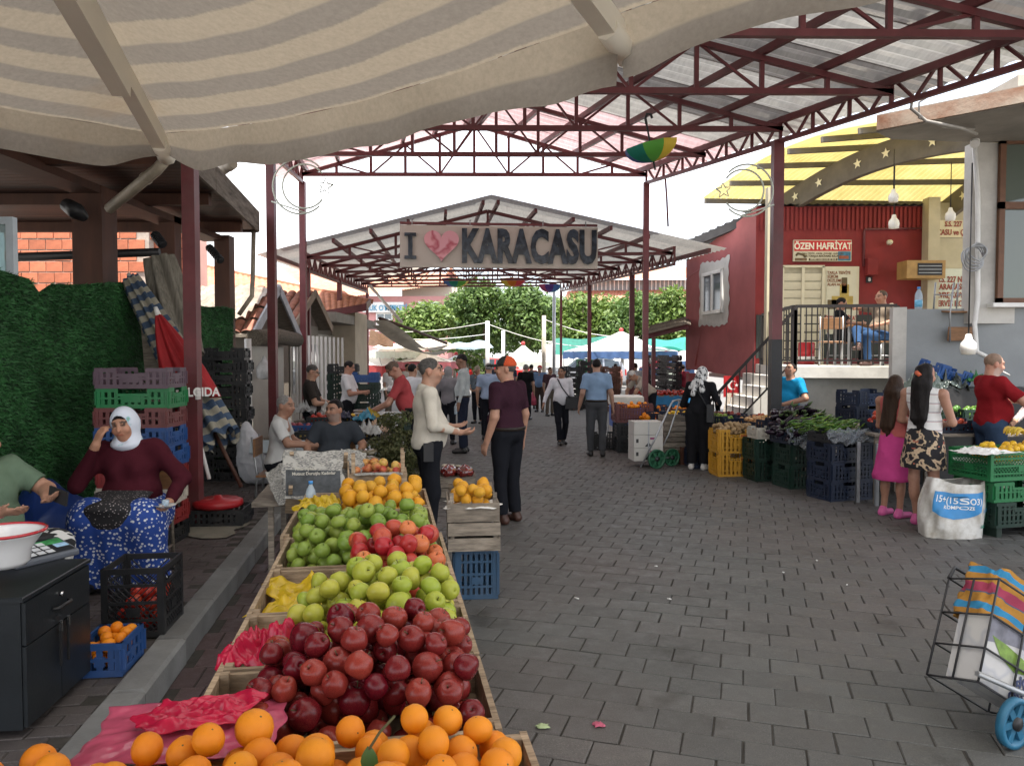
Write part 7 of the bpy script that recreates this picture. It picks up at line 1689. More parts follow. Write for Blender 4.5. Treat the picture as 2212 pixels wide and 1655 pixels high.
  S_.cone(sc(J['shL']),sc(J['shR']),(0.055+o)*s,(0.055+o)*s,0.05);S_.cone(sc(up(0,0.02,1.43)),sc(up(0,0.02,1.30)),0.07*s,0.09*s,0.04)
 kind,tm=top[0],top[1]
 if len(bottom)>2 and bottom[0]=='trousers' and hem>=0.9:hem=0.972
 if kind:
  S_=SDF();torso(S_,0.012)
  hz=up(0,0,hem);S_.cut(sc(hz),np.array(Rl@Vector((0,0,-1)))if sit is None else np.array(Rl@Vector((0,0.2,-1))))
  S_.cut(sc(up(0,-0.03,1.452)),np.array(Rl@Vector((0,-0.35,1))))
  for sd in 'LR':
   sh,el,wr=J['sh'+sd],J['el'+sd],J['wr'+sd]
   if kind=='short':S_.cone(sc(sh),sc(sh.lerp(el,0.78)),0.070*s*ag,0.066*s*ag,0.04,'u',1)
   elif kind=='long':S_.cone(sc(sh),sc(el),0.068*s*ag,0.056*s*ag,0.04);S_.cone(sc(el),sc(el.lerp(wr,0.93)),0.056*s*ag,0.042*s*ag,0.02,'u',1)
   elif kind=='roll':S_.cone(sc(sh),sc(el),0.068*s*ag,0.056*s*ag,0.04);S_.cone(sc(el),sc(el.lerp(wr,0.35)),0.056*s*ag,0.054*s*ag,0.02,'u',1)
  if kind=='tank':
   for sd in 'LR':S_.ell(sc(J['sh'+sd]+Vector((0.045 if sd=='L' else-0.045,0,0.0))),np.array((0.075,0.11,0.10))*s,0.02,'s')
  garment('shirt' if kind!='tank' else 'vest_top',S_,tm,res,0.0115,13,62)
  if kind in('short','long','roll')and len(top)>2:
   C2=SDF();C2.cone(sc(up(0,0.02,1.425)),sc(up(0,0.012,1.462)),0.082*s,0.072*s,0.01,'u',1);C2.cut(sc(up(0,0,1.41)),(0,0,-1));C2.cone(sc(hd(0,0.015,-0.06)),sc(up(0,0.01,1.36)),0.060*s,0.062*s,0.005,'s');np_obj('collar',*C2.mesh(min(res,0.010)*s),tm,T)
 kind,bm2=bottom[0],bottom[1]
 if kind in('trousers','shorts','wide'):
  S_=SDF();S_.ell(sc(piv+Vector((0,0.012,0.0))),np.array((0.168*g,0.122*g,0.13))*s,0.04)
  if belly:S_.ell(sc(up(0,-0.04,0.97)),np.array((0.14*g,0.08+0.03*belly,0.07))*s,0.05,'u')
  wd=1.35 if kind=='wide' else 1.0
  for sd in 'LR':
   hp,kn,an=J['hp'+sd],J['kn'+sd],J['an'+sd];S_.cone(sc(hp),sc(kn),0.097*s*g*wd,0.075*s*(0.5+0.5*g)*wd,0.035)
   if kind!='shorts':S_.cone(sc(kn),sc(kn.lerp(an,0.97)),0.073*s*(0.5+0.5*g)*wd,0.066*s*wd,0.02,'u',1)
  if sit is None:S_.cut(sc(up(0,0,1.035)),(0,0,1))
  garment('trousers',S_,bm2,res,0.0105,11,55)
  if sit is None and len(bottom)>2:
   Bt=SDF();Bt.ell(sc(up(0,0.004,1.0)),np.array((0.168*g+.010,0.125*g+0.010+0.02*belly,0.13))*s,0.03,'u',np.array(Rl));Bt.cut(sc(up(0,0,0.995)),(0,0,1));Bt.cut(sc(up(0,0,0.958)),(0,0,-1));np_obj('belt',*Bt.mesh(res*s),bottom[2],T)
 elif kind=='skirt':
  zl=bottom[2];fl=bottom[3];S_=SDF();S_.ell(sc(piv+Vector((0,0.012,0.03))),np.array((0.172*g,0.128*g,0.14))*s,0.05)
  nst=8
  for k in range(nst):
   f=(k+0.5)/nst;S_.ell(sc(Vector((0,0.01,0.93-(0.93-zl)*f))),np.array((0.170*g+fl*f,0.130*g+fl*f*0.85,0.11))*s,0.06)
  S_.cut(sc((0,0,zl)),(0,0,-1));S_.cut(sc(up(0,0,1.06)),(0,0,1));garment('skirt',S_,bm2,res,0.014,14,40)
 elif kind=='long_skirt_sit':
  S_=SDF();S_.ell(sc(piv),np.array((0.20*g,0.16,0.14))*s,0.05)
  for sd in 'LR':
   hp,kn,an=J['hp'+sd],J['kn'+sd],J['an'+sd];S_.cone(sc(hp),sc(kn),0.125*s*g,0.105*s,0.10)
   for q in(0,1):S_.cone(sc(kn),sc(an+Vector((0.07*(1 if sd=='L' else-1),0.05-0.10*q,-0.06))),0.10*s,0.085*s,0.14)
  S_.cone(sc((J['knL']+J['knR'])/2),sc((J['anL']+J['anR'])/2+Vector((0,-0.02,-0.05))),0.10*s,0.12*s,0.10);S_.cone(sc(piv),sc((J['knL']+J['knR'])/2),0.12*s,0.10*s,0.10);S_.cut(sc((0,0,0.03)),(0,0,-1));garment('skirt',S_,bm2,res,0.014,12,44)
 if shoes is not None:
  for sd in 'LR':
   an=J['an'+sd];S_=SDF();toe=pose.get('toe'+sd);toe=Vector(toe)if toe is not None else an+Vector((0.02*(1 if sd=='L' else-1),-0.16,-0.05));hl_=an+Vector((0,0.035,-0.045));S_.cone(sc(hl_),sc(toe),0.042*s,0.036*s,0.02);S_.cone(sc(hl_),sc(an+Vector((0,0.01,-0.0))),0.042*s,0.044*s,0.02)
   zmin=min(hl_.z,toe.z)-0.032;S_.cut(sc((0,0,zmin)),(0,0,-1))if 'toe'+sd not in pose else None;np_obj('shoe',*S_.mesh(max(res*0.9,0.009)*s),shoes,T)
 hk,hm=hair[0],hair[1]
 if hk in('short','bald','long','pony'):
  S_=SDF();S_.ell(sc(hd(0,0.017,0.033)),np.array((0.0815,0.0985,0.0905))*s,0.01,'u',Mh)
  if hk=='bald':S_.cut(sc(hd(0,0.0,0.045)),np.array(Rh@Vector((0,-0.55,1))));S_.cut(sc(hd(0,-0.005,0)),np.array(Rh@Vector((0,-1,0))))
  if hk in('long','pony'):
   w0=0.075
   S_.cone(sc(hd(0,0.07,0.03)),sc(hd(0,0.10,-0.10)),0.07*s,0.075*s,0.04);S_.cone(sc(hd(0,0.10,-0.10)),sc(up(0.0,0.135,hair[2])),0.075*s,0.018*s,0.04);S_.cone(sc(hd(0.03,0.09,-0.10)),sc(up(0.045,0.13,hair[2]+0.05)),0.06*s,0.016*s,0.03);S_.cone(sc(hd(-0.03,0.09,-0.10)),sc(up(-0.04,0.135,hair[2]+0.03)),0.06*s,0.016*s,0.03)
   S_.cone(sc(hd(0.055,0.05,-0.04)),sc(up(0.05,0.13,hair[2]+0.12)),0.05*s,0.04*s,0.04);S_.cone(sc(hd(-0.055,0.05,-0.04)),sc(up(-0.05,0.13,hair[2]+0.12)),0.05*s,0.04*s,0.04)
  S_.ell(sc(hd(0,-0.118,-0.040)),np.array((0.084,0.094,0.130))*s,0.012,'s',Mh)if hk in('short','bald')else S_.ell(sc(hd(0,-0.115,-0.05)),np.array((0.078,0.086,0.112))*s,0.012,'s',Mh)
  if hk in('short','bald'):S_.cut(sc(hd(0,0.06,-0.085)),np.array(Rh@Vector((0,-0.6,-1))));[S_.ell(sc(hd(sx*0.095,-0.01,-0.035)),np.array((0.035,0.05,0.045))*s,0.01,'s',Mh)for sx in(-1,1)]
  V,Fq=S_.mesh(min(res,0.011)*s);nr=vnormals(V,Fq);V=V+nr*((0.008 if hk in('long','pony')else 0.004)*s*noise_np(V*np.array((1,1,0.25)),sd_,6,40,130))[:,None];np_obj('hair',V,Fq,hm,T)
 elif hk=='scarf':
  S_=SDF();S_.ell(sc(hd(0,0.02,0.035)),np.array((0.090,0.108,0.10))*s,0.02,'u',Mh);S_.cone(sc(hd(0,0.03,-0.03)),sc(hd(0,0.02,-0.13)),0.092*s,0.085*s,0.05);S_.ell(sc(up(0,-0.01,1.435)),np.array((0.115,0.10,0.055))*s,0.05)
  S_.ell(sc(hd(0,-0.115,-0.02)),np.array((0.074,0.085,0.112))*s,0.01,'s',Mh)
  if len(hair)>2 and hair[2]=='tails':
   S_.cone(sc(hd(0.0,0.10,-0.05)),sc(up(-0.08,0.15,1.28)),0.035*s,0.05*s,0.03);S_.cone(sc(hd(0.0,0.10,-0.05)),sc(up(0.07,0.15,1.22)),0.03*s,0.045*s,0.03);S_.cone(sc(hd(0.02,0.09,-0.05)),sc(up(0.14,0.12,1.33)),0.03*s,0.035*s,0.03)
  V,Fq=S_.mesh(min(res,0.011)*s);nr=vnormals(V,Fq);V=V+nr*(0.005*s*noise_np(V,sd_,6,14,46))[:,None];np_obj('headscarf',V,Fq,hm,T)
  if len(hair)>3:
   S_=SDF();S_.ell(sc(hd(0,0.012,0.032)),np.array((0.0815,0.099,0.0905))*s,0.01,'u',Mh);S_.ell(sc(hd(0,-0.115,-0.05)),np.array((0.075,0.09,0.118))*s,0.012,'s',Mh);S_.cut(sc(hd(0,0.02,0)),np.array(Rh@Vector((0,1,0))));np_obj('hair',*S_.mesh(0.010*s),hair[3],T)
 elif hk=='cap':
  S_=SDF();S_.ell(sc(hd(0,0.014,0.04)),np.array((0.088,0.104,0.098))*s,0.01,'u',Mh);S_.cut(sc(hd(0,0,0.03)),np.array(Rh@Vector((0,0,-1))));V,Fq=S_.mesh(0.010*s)
  np_obj('cap',V,Fq,hm,T);S_=SDF();S_.ell(sc(hd(0,-0.115,0.035)),np.array((0.075,0.085,0.016))*s,0.01,'u',Mh);np_obj('cap_visor',*S_.mesh(0.009*s),hair[2],T)
  if len(hair)>3:
   S_=SDF();S_.ell(sc(hd(0,0.014,0.04)),np.array((0.0895,0.1055,0.0995))*s,0.01,'u',Mh);S_.cut(sc(hd(0,0,0.03)),np.array(Rh@Vector((0,0,-1))));S_.cut(sc(hd(0,-0.02,0)),np.array(Rh@Vector((0,1,-0.3))));np_obj('cap_front',*S_.mesh(0.010*s),hair[3],T)
   S_=SDF();S_.ell(sc(hd(0,0.014,0.032)),np.array((0.083,0.100,0.092))*s,0.01,'u',Mh);S_.cut(sc(hd(0,0,0.03)),np.array(Rh@Vector((0,0,1))));S_.cut(sc(hd(0,0.02,0)),np.array(Rh@Vector((0,-1,0))));S_.cut(sc(hd(0,0,-0.05)),np.array(Rh@Vector((0,0,-1))));np_obj('hair',*S_.mesh(0.010*s),M_hdgrey,T)
 if glasses:
  mb=MB()
  for sx in(-1,1):mb.tube([hd(sx*0.031+0.02*math.cos(q*math.pi/5),-0.104,0.010+0.016*math.sin(q*math.pi/5))*s for q in range(11)],0.0025,4,0,False);mb.tube([hd(sx*0.05,-0.102,0.012)*s,hd(sx*0.08,0.0,0.01)*s],0.0025,4)
  mb.tube([hd(-0.012,-0.106,0.012)*s,hd(0.012,-0.106,0.012)*s],0.0025,4);mb.build('glasses',M_black,T,False)
 T['_J']=0;del T['_J']
 return T,{k:Vector(v)*s for k,v in J.items()},(lambda x,y,z:up(x,y,z)*s),(lambda x,y,z:hd(x,y,z)*s)
M_dtrous=cloth('dark_trousers',(0.013,0.014,0.018));M_belt=mat('belt_leather',(0.02,0.014,0.011),0.4)
def at_ground(u,v,z=0.0):p=G(u,v,z);return(p.x,p.y,z)
def sit_pos(u,d,z):p=D(u,800,d);return(p.x,d,z)
M_cream_s=cloth('cream_shirt',(0.50,0.465,0.40));M_plum=cloth('plum_polo',(0.040,0.016,0.026));
p=at_ground(1096,1128)
T,J,U,Hd=person('man in plum polo and orange black cap seen from behind',p,R(-128),1.72,1.22,0.7,pose=dict(wrL=(0.275,-0.05,0.85),wrR=(-0.285,-0.02,0.85)),top=('short',M_plum,1),bottom=('trousers',M_dtrous,M_belt),shoes=M_shoebrown,hair=('cap',mat('cap_orange',(0.55,0.075,0.02),0.8,0.15,60),mat('cap_black',(0.018,0.02,0.017),0.8),mat('cap_black',(0.018,0.02,0.017))),head=(R(35),0,0),skin=(0.42,0.235,0.165),res=0.011,hem=0.93)
p=(D(925,800,6.9).x,6.9,0)
T,J,U,Hd=person('grey haired man in cream long sleeved shirt gesturing',p,R(104),1.72,1.12,0.45,pose=dict(elL=(0.27,0.02,1.12),wrL=(0.20,-0.24,1.07),elR=(-0.27,0.0,1.12),wrR=(-0.16,-0.26,1.05),handL=((0.05,-1,0.1),(-0.3,0,1),0.35),handR=((0.15,-1,-0.05),(0.5,0,0.9),0.6)),top=('long',M_cream_s,1),bottom=('trousers',M_dtrous),shoes=M_shoe,hair=('short',M_hdgrey),head=(R(-8),0,0),skin=(0.40,0.225,0.155),beard=((0.30,0.22,0.18),0.3),res=0.011,hem=0.90)
MB().box((-0.215,0.03,0.90),(0.035,0.085,0.16)).build('phone_pouch',M_black,T,False)
p=at_ground(1000,978);M_ltgrey=cloth('pale_grey_shirt',(0.36,0.39,0.39));M_navytr=cloth('navy_trousers',(0.016,0.020,0.034))
T,J,U,Hd=person('tall slim man in pale grey shirt holding a bottle',p,R(-96),1.76,0.98,0.1,top=('long',M_ltgrey,1),bottom=('trousers',M_navytr,M_belt),shoes=M_shoe,hair=('short',M_hblack),head=(R(-10),R(15),0),skin=(0.22,0.12,0.08),res=0.014)
MB().lathe([(0.025,0),(0.03,0.01),(0.03,0.13),(0.012,0.17),(0.012,0.19)],10,J['wrL']+Vector((0,-0.05,-0.18))).build('held_bottle',MATS['bottle_clear'],T,False)
person('woman in grey top and grey headscarf behind the cream shirt',at_ground(968,960),R(170),1.52,1.0,0,0.5,top=('long',cloth('grey_tunic',(0.20,0.19,0.20))),bottom=('trousers',M_dtrous),shoes=M_shoe,hair=('scarf',cloth('grey_scarf',(0.26,0.25,0.25))),res=0.016,hem=0.85)
T,J,U,Hd=person('man in grey blue polo and cap with a shoulder strap',at_ground(1032,915),R(-25),1.46,1.15,0.7,pose=dict(elR=(-0.28,-0.02,1.1),wrR=(-0.12,-0.2,1.02),elL=(0.28,-0.02,1.1),wrL=(0.1,-0.2,1.02)),top=('short',cloth('slate_polo',(0.13,0.16,0.19)),1),bottom=('trousers',M_dtrous),shoes=M_shoe,hair=('cap',mat('cap_beige',(0.30,0.25,0.19),0.9),mat('cap_beige',(0.3,0.25,0.19))),head=(R(-20),R(20),0),res=0.018)
MB().tube([U(0.13,-0.09,1.42),U(0.02,-0.17,1.2),U(-0.15,-0.13,0.98)],0.01,4).build('bag_strap',M_black,T,False)
person('man in light blue shirt half hidden by the plum polo',at_ground(1056,950),R(175),1.58,1.15,0.4,top=('short',cloth('pale_blue_shirt',(0.26,0.33,0.44)),1),bottom=('trousers',M_dtrous),shoes=M_shoe,hair=('short',M_hgrey),res=0.018)
person('woman in black t-shirt right behind the orange cap',at_ground(1136,907),R(160),1.50,1.05,0,0.2,top=('short',cloth('black_tee',(0.014,0.014,0.016))),bottom=('trousers',M_dtrous),shoes=M_shoe,hair=('short',M_hgrey),res=0.018)
T,J,U,Hd=person('man in blue shirt and red cap carrying a pink bag',at_ground(1166,890),R(-20),1.42,1.05,0.3,top=('short',cloth('mid_blue_shirt',(0.16,0.25,0.42)),1),bottom=('trousers',cloth('brown_trousers',(0.06,0.045,0.04))),shoes=M_shoe,hair=('cap',mat('cap_red2',(0.42,0.03,0.03),0.8),mat('cap_white',(0.6,0.58,0.55),0.8)),res=0.02)
MB().lathe([(0.0,-0.42),(0.12,-0.40),(0.13,-0.22),(0.04,-0.06),(0.02,0)],10,J['wrR']+Vector((0,-0.02,-0.1))).build('carried_bag',bagmat('bag_rose',(0.6,0.12,0.2)),T,False)
M_whites=cloth('white_linen',(0.58,0.57,0.60))
T,J,U,Hd=person('man in open white shirt with a black shoulder bag walking',at_ground(1212,960),R(12),1.52,1.05,0.2,pose=dict(anL=(0.08,0.08,0.10),knL=(0.09,-0.03,0.50),anR=(-0.07,-0.14,0.085),knR=(-0.09,-0.09,0.50),wrR=(-0.40,-0.02,0.90),elR=(-0.31,0.03,1.12),wrL=(0.30,0.05,0.9),toeL=(0.09,-0.07,0.03)),top=('long',M_whites,1),bottom=('trousers',M_dtrous,M_belt),shoes=M_shoe,hair=('short',M_hblack),skin=(0.27,0.15,0.10),head=(R(-35),0,0),res=0.014,hem=0.80)
MB().box(U(0.20,-0.12,0.92),(0.24,0.08,0.24),(0,0,-0.2)).build('shoulder_bag',M_black,T,False);MB().tube([U(-0.10,-0.06,1.44),U(-0.02,-0.14,1.25),U(0.16,-0.15,1.02)],0.013,5).build('bag_strap',M_black,T,False)
person('grey trousered man in light blue shirt walking away',at_ground(1288,986),R(182),1.68,1.12,0.3,pose=dict(anL=(0.09,-0.06,0.085),anR=(-0.09,0.12,0.10),knR=(-0.10,0.02,0.5),wrL=(0.29,-0.08,0.86),wrR=(-0.29,-0.02,0.86)),top=('short',cloth('sky_shirt',(0.20,0.29,0.42)),1),bottom=('trousers',cloth('grey_trousers',(0.055,0.057,0.062)),M_belt),shoes=M_shoe,hair=('short',M_hblack),skin=(0.36,0.21,0.15),res=0.012)
T,J,U,Hd=person('woman in black with a white patterned headscarf choosing fruit',at_ground(1508,1014),R(148),1.58,1.12,0.1,0.3,lean=(R(14),0,0),pose=dict(elL=(0.30,-0.10,1.05),wrL=(0.16,-0.34,1.02),elR=(-0.33,0.02,1.10),wrR=(-0.24,-0.24,0.98)),top=('long',cloth('black_tunic',(0.012,0.012,0.014))),bottom=('wide',cloth('black_wide',(0.013,0.013,0.015))),shoes=mat('shoe_white',(0.55,0.53,0.5),0.6),hair=('scarf',None,'tails'),head=(R(-10),R(15),0),res=0.012,hem=0.78)
m,n,b,out=new_mat('leaf_scarf');nz=noise_n(n,26,2,'Object',0.5,(1,1,0.5));col=ramp(n,nz,[(0.52,(0.55,0.55,0.54)),(0.57,(0.05,0.05,0.055))]);n.links.new(col,b.inputs['Base Color']);b.inputs['Roughness'].default_value=0.8
for c in T.children:
 if c.name.startswith('headscarf'):c.data.materials.clear();c.data.materials.append(m)
MB().tube([U(0.12,0.10,1.42),U(-0.02,0.16,1.25),U(-0.17,0.12,1.02)],0.01,5).build('bag_strap',M_black,T,False);MB().box(U(-0.23,0.10,0.92),(0.09,0.22,0.26),(0,0,0.2)).build('shoulder_bag',M_black,T,False)
pp2=D(1702,800,12.3)
person('vendor in bright blue polo leaning back behind the right stall',(pp2.x,12.3,0),R(-62),1.62,1.30,1.0,pose=dict(elL=(0.36,0.02,1.12),wrL=(0.16,-0.28,1.02)),top=('short',cloth('bright_blue',(0.012,0.19,0.36)),1),bottom=('trousers',M_navytr),shoes=M_shoe,hair=('short',M_hblack),head=(0,R(-14),0),lean=(R(-8),0,0),skin=(0.33,0.18,0.12),res=0.013)
M_skirtp=None
m,n,b,out=new_mat('cloth_tropical');nz=noise_n(n,13,2,'Object',0.4);nz2=noise_n(n,22,2,'Object',0.4);col=ramp(n,nz,[(0.50,(0.010,0.009,0.012)),(0.535,(0.50,0.38,0.25)),(0.60,(0.42,0.30,0.2)),(0.64,(0.012,0.010,0.014))]);col=mixc(n,ramp(n,nz2,[(0.68,(0,0,0)),(0.71,(1,1,1))]),col,(0.36,0.10,0.06));n.links.new(col,b.inputs['Base Color']);b.inputs['Roughness'].default_value=0.85;M_trop=m
m,n,b,out=new_mat('cloth_striped_vest');tc=n.nodes.new('ShaderNodeTexCoord');sx_=n.nodes.new('ShaderNodeSeparateXYZ');n.links.new(tc.outputs['Object'],sx_.inputs[0]);f=math_n(n,'FRACT',math_n(n,'MULTIPLY',sx_.outputs[2],11.0));col=ramp(n,f,[(0.0,(0.66,0.65,0.64)),(0.80,(0.66,0.65,0.64)),(0.84,(0.28,0.05,0.06)),(0.88,(0.66,0.65,0.64)),(0.92,(0.05,0.05,0.12)),(0.96,(0.66,0.65,0.64))],'CONSTANT');n.links.new(col,b.inputs['Base Color']);b.inputs['Roughness'].default_value=0.85;M_svest=m
M_clog=mat('pink_clog',(0.55,0.10,0.28),0.5,0.1);GS=(0.37,0.20,0.14)
T,J,U,Hd=person('girl in white striped vest and black tropical print skirt',at_ground(1992,1136),R(128),1.66,1.0,0.1,0.4,pose=dict(elL=(0.26,-0.06,1.10),wrL=(0.10,-0.26,1.06),elR=(-0.26,-0.04,1.10),wrR=(-0.10,-0.24,1.06),anL=(0.08,-0.05,0.085),anR=(-0.08,0.05,0.085)),top=('tank',M_svest),bottom=('skirt',M_trop,0.60,0.06),shoes=M_clog,hair=('pony',M_hblack,1.02),head=(R(-5),R(8),0),skin=GS,res=0.010,hem=0.97)
MB().tube([Hd(0.03,0.13,0.01),Hd(-0.02,0.15,-0.03)],[0.025,0.02],8).build('hair_clip',mat('clip_orange',(0.5,0.10,0.04),0.4),T,False)
person('girl in salmon top and bright pink flounced skirt',at_ground(1928,1116),R(118),1.53,0.98,0.1,0.2,pose=dict(elL=(0.24,-0.06,1.08),wrL=(0.08,-0.25,1.02),elR=(-0.24,-0.05,1.09),wrR=(-0.10,-0.24,1.03)),top=('tank',cloth('salmon',(0.45,0.12,0.11))),bottom=('skirt',cloth('hot_pink',(0.50,0.06,0.22)),0.44,0.075),shoes=M_clog,hair=('long',M_hbrown,0.98),head=(R(15),R(15),0),skin=(0.34,0.18,0.12),res=0.010,hem=0.97)
p=D(2125,800,8.9)
T,J,U,Hd=person('bearded man in dark red t-shirt with a cigarette',(p.x,8.75,0),R(86),1.76,1.25,0.8,pose=dict(elL=(0.30,-0.18,1.20),wrL=(0.22,-0.46,1.17),elR=(-0.30,-0.20,1.18),wrR=(-0.20,-0.44,1.15)),top=('short',cloth('dark_red',(0.20,0.012,0.016))),bottom=('trousers',cloth('blue_jeans',(0.03,0.05,0.09))),shoes=M_shoe,hair=('short',mat('hair_cropped',(0.20,0.13,0.09),0.7,0.2,40)),beard=((0.42,0.38,0.34),0.55),head=(0,R(10),0),skin=(0.45,0.24,0.17),res=0.011)
MB().tube([Hd(0.0,-0.10,-0.058),Hd(0.01,-0.19,-0.085)],0.006,6).build('cigarette',M_white,T,False)
p=D(2245,800,8.6);m,n,b,out=new_mat('cloth_plaid');ck=n.nodes.new('ShaderNodeTexChecker');ck.inputs['Scale'].default_value=38;tc=n.nodes.new('ShaderNodeTexCoord');n.links.new(tc.outputs['Object'],ck.inputs[0]);ck.inputs[1].default_value=(0.42,0.40,0.40,1);ck.inputs[2].default_value=(0.30,0.22,0.22,1);n.links.new(ck.outputs[0],b.inputs['Base Color']);b.inputs['Roughness'].default_value=0.85
person('person in plaid shirt cut by the right edge',(p.x+0.12,8.5,0),R(-80),1.66,1.1,0.2,pose=dict(elR=(-0.30,-0.12,1.12),wrR=(-0.18,-0.36,1.02)),top=('long',m),bottom=('trousers',M_dtrous),shoes=M_shoe,hair=('short',M_hblack),res=0.014)
m,n,b,out=new_mat('cloth_dotted');vz=n.nodes.new('ShaderNodeTexVoronoi');vz.inputs['Scale'].default_value=40;tc=n.nodes.new('ShaderNodeTexCoord');n.links.new(tc.outputs['Object'],vz.inputs[0]);col=ramp(n,vz.outputs['Distance'],[(0.30,(0.55,0.58,0.62)),(0.36,(0.012,0.05,0.26))]);n.links.new(col,b.inputs['Base Color']);b.inputs['Roughness'].default_value=0.85;M_dot=m
m,n,b,out=new_mat('cloth_black_floral');vz=n.nodes.new('ShaderNodeTexVoronoi');vz.inputs['Scale'].default_value=55;tc=n.nodes.new('ShaderNodeTexCoord');n.links.new(tc.outputs['Object'],vz.inputs[0]);col=ramp(n,vz.outputs['Distance'],[(0.20,(0.32,0.28,0.28)),(0.28,(0.014,0.013,0.015))]);n.links.new(col,b.inputs['Base Color']);b.inputs['Roughness'].default_value=0.85;M_flor=m
m,n,b,out=new_mat('cloth_lace_scarf');nz=noise_n(n,9,2,'Object');tc=n.nodes.new('ShaderNodeTexCoord');col=ramp(n,nz,[(0.60,(0.56,0.60,0.68)),(0.66,(0.10,0.36,0.38)),(0.70,(0.45,0.30,0.05)),(0.74,(0.32,0.05,0.16))]);n.links.new(col,b.inputs['Base Color']);b.inputs['Roughness'].default_value=0.8;M_lace=m
w1=sit_pos(288,5.55,0.13)
T,J,U,Hd=person('seated woman in white headscarf, maroon jumper and blue dotted skirt',w1,R(6),1.66,1.28,0.7,0.8,sit=0.50,lean=(R(4),R(-4),0),pose=dict(knL=(0.20,-0.40,0.50),knR=(-0.17,-0.38,0.52),anL=(0.20,-0.36,0.10),anR=(-0.15,-0.34,0.10),elR=(-0.36,-0.12,0.72),wrR=(-0.19,-0.20,1.02),elL=(0.34,0.0,0.74),wrL=(0.33,-0.30,0.60),handR=((0.38,-0.05,0.95),(0.5,0.6,0.0),0.55),handL=((0.05,-0.9,-0.2),(-0.6,0,0.8),0.5)),top=('long',cloth('maroon_knit',(0.055,0.010,0.016))),bottom=('long_skirt_sit',M_dot),shoes=M_shoe,hair=('scarf',M_lace,'none',M_hblack),head=(R(-4),R(4),R(-4)),skin=(0.40,0.215,0.14),res=0.0095,hem=0.92)
S_=SDF()
for k in range(5):S_.ell(np.array((-0.01+0.0*k,-0.16-0.075*k,0.645-0.012*k)),(0.20-0.012*k,0.09,0.03),0.05)
S_.ell(np.array((0.0,-0.50,0.55)),(0.14,0.03,0.10),0.05);V,Fq=S_.mesh(0.011);V+=vnormals(V,Fq)*(0.006*noise_np(V,5))[:,None];np_obj('apron',V,Fq,M_flor,T)
SA_=thing('saucer','white saucer with a red pattern in the seated woman\'s hand','saucer',Vector(w1)+Matrix.Rotation(R(6),3,'Z')@(J['wrL']+Vector((0.02,-0.11,0.0))))
MB().lathe([(0.0,0.0),(0.035,0.0),(0.068,0.016),(0.070,0.018),(0.04,0.006),(0,0.005)],20).build('dish',M_white,SA_,False);MB().lathe([(0.020,0.008),(0.026,0.05),(0.024,0.05),(0.018,0.012)],12).build('tea_glass',MATS['bottle_clear'],SA_,False)
w2=sit_pos(-48,4.45,0.13)
m,n,b,out=new_mat('cloth_palm');nz=noise_n(n,11,1,'Object',0.4,(1,2.5,2.5));col=ramp(n,nz,[(0.50,(0.60,0.60,0.58)),(0.53,(0.012,0.012,0.014))]);n.links.new(col,b.inputs['Base Color']);b.inputs['Roughness'].default_value=0.85
T,J,U,Hd=person('woman in sage green top and palm print trousers at the left edge',w2,R(66),1.66,1.30,0.9,0.8,sit=0.50,pose=dict(elR=(-0.34,-0.14,0.82),wrR=(-0.14,-0.40,0.78),elL=(0.30,-0.16,0.82),wrL=(0.12,-0.42,0.82),handR=((0.3,-0.9,0.05),(0.5,0.2,0.8),0.3),handL=((-0.2,-0.9,0.1),(-0.5,0.2,0.8),0.4)),top=('short',cloth('sage',(0.11,0.16,0.11))),bottom=('wide',m),shoes=M_shoe,hair=('long',M_hblack,1.2),skin=(0.40,0.22,0.15),res=0.011,hem=0.86)
MB().tube([J['wrR']+Vector((0.025*math.cos(q),0.02*math.sin(q)+0.01,0.03*math.sin(q)))for q in[k*math.pi/5 for k in range(11)]],0.005,5).build('bracelet',mat('bracelet_pink',(0.5,0.12,0.15),0.5),T,False)
MB().box(J['wrL']+Vector((-0.01,-0.11,0.02)),(0.012,0.15,0.08),(0.2,0,0)).build('phone',M_black,T,False)
person('grey haired man in white short sleeved shirt seated in profile',sit_pos(598,8.6,0.0),R(96),1.70,1.12,0.5,sit=0.53,lean=(R(6),0,0),pose=dict(elR=(-0.26,-0.16,0.78),wrR=(-0.20,-0.42,0.76),elL=(0.28,-0.10,0.78),wrL=(0.20,-0.34,0.66)),top=('short',cloth('white_short',(0.55,0.55,0.54)),1),bottom=('trousers',M_dtrous),shoes=M_shoe,hair=('short',M_hgrey),head=(R(-20),0,0),skin=(0.34,0.19,0.13),res=0.012,hem=0.88)
person('bearded man in dark grey polo seated facing the viewer',sit_pos(722,8.5,0.0),R(4),1.68,1.18,0.6,sit=0.50,pose=dict(elR=(-0.30,-0.04,0.76),wrR=(-0.22,-0.32,0.56),elL=(0.32,-0.04,0.76),wrL=(0.26,-0.34,0.56)),top=('short',cloth('charcoal_polo',(0.040,0.046,0.055)),1),bottom=('trousers',M_dtrous),shoes=M_shoe,hair=('short',M_hblack),beard=((0.30,0.26,0.24),0.55),head=(R(-32),0,0),skin=(0.34,0.185,0.125),res=0.012,hem=0.87)
p=D(672,800,11.6);person('man with glasses in dark brown polo behind the left stall',(p.x,11.6,0),R(96),1.60,1.1,0.3,pose=dict(elR=(-0.28,-0.10,1.1),wrR=(-0.14,-0.30,1.08),elL=(0.28,-0.10,1.1),wrL=(0.14,-0.3,1.08)),top=('short',cloth('brown_polo',(0.035,0.030,0.027)),1),bottom=('trousers',M_dtrous),shoes=M_shoe,hair=('short',M_hdgrey),head=(0,R(18),0),glasses=True,res=0.014)
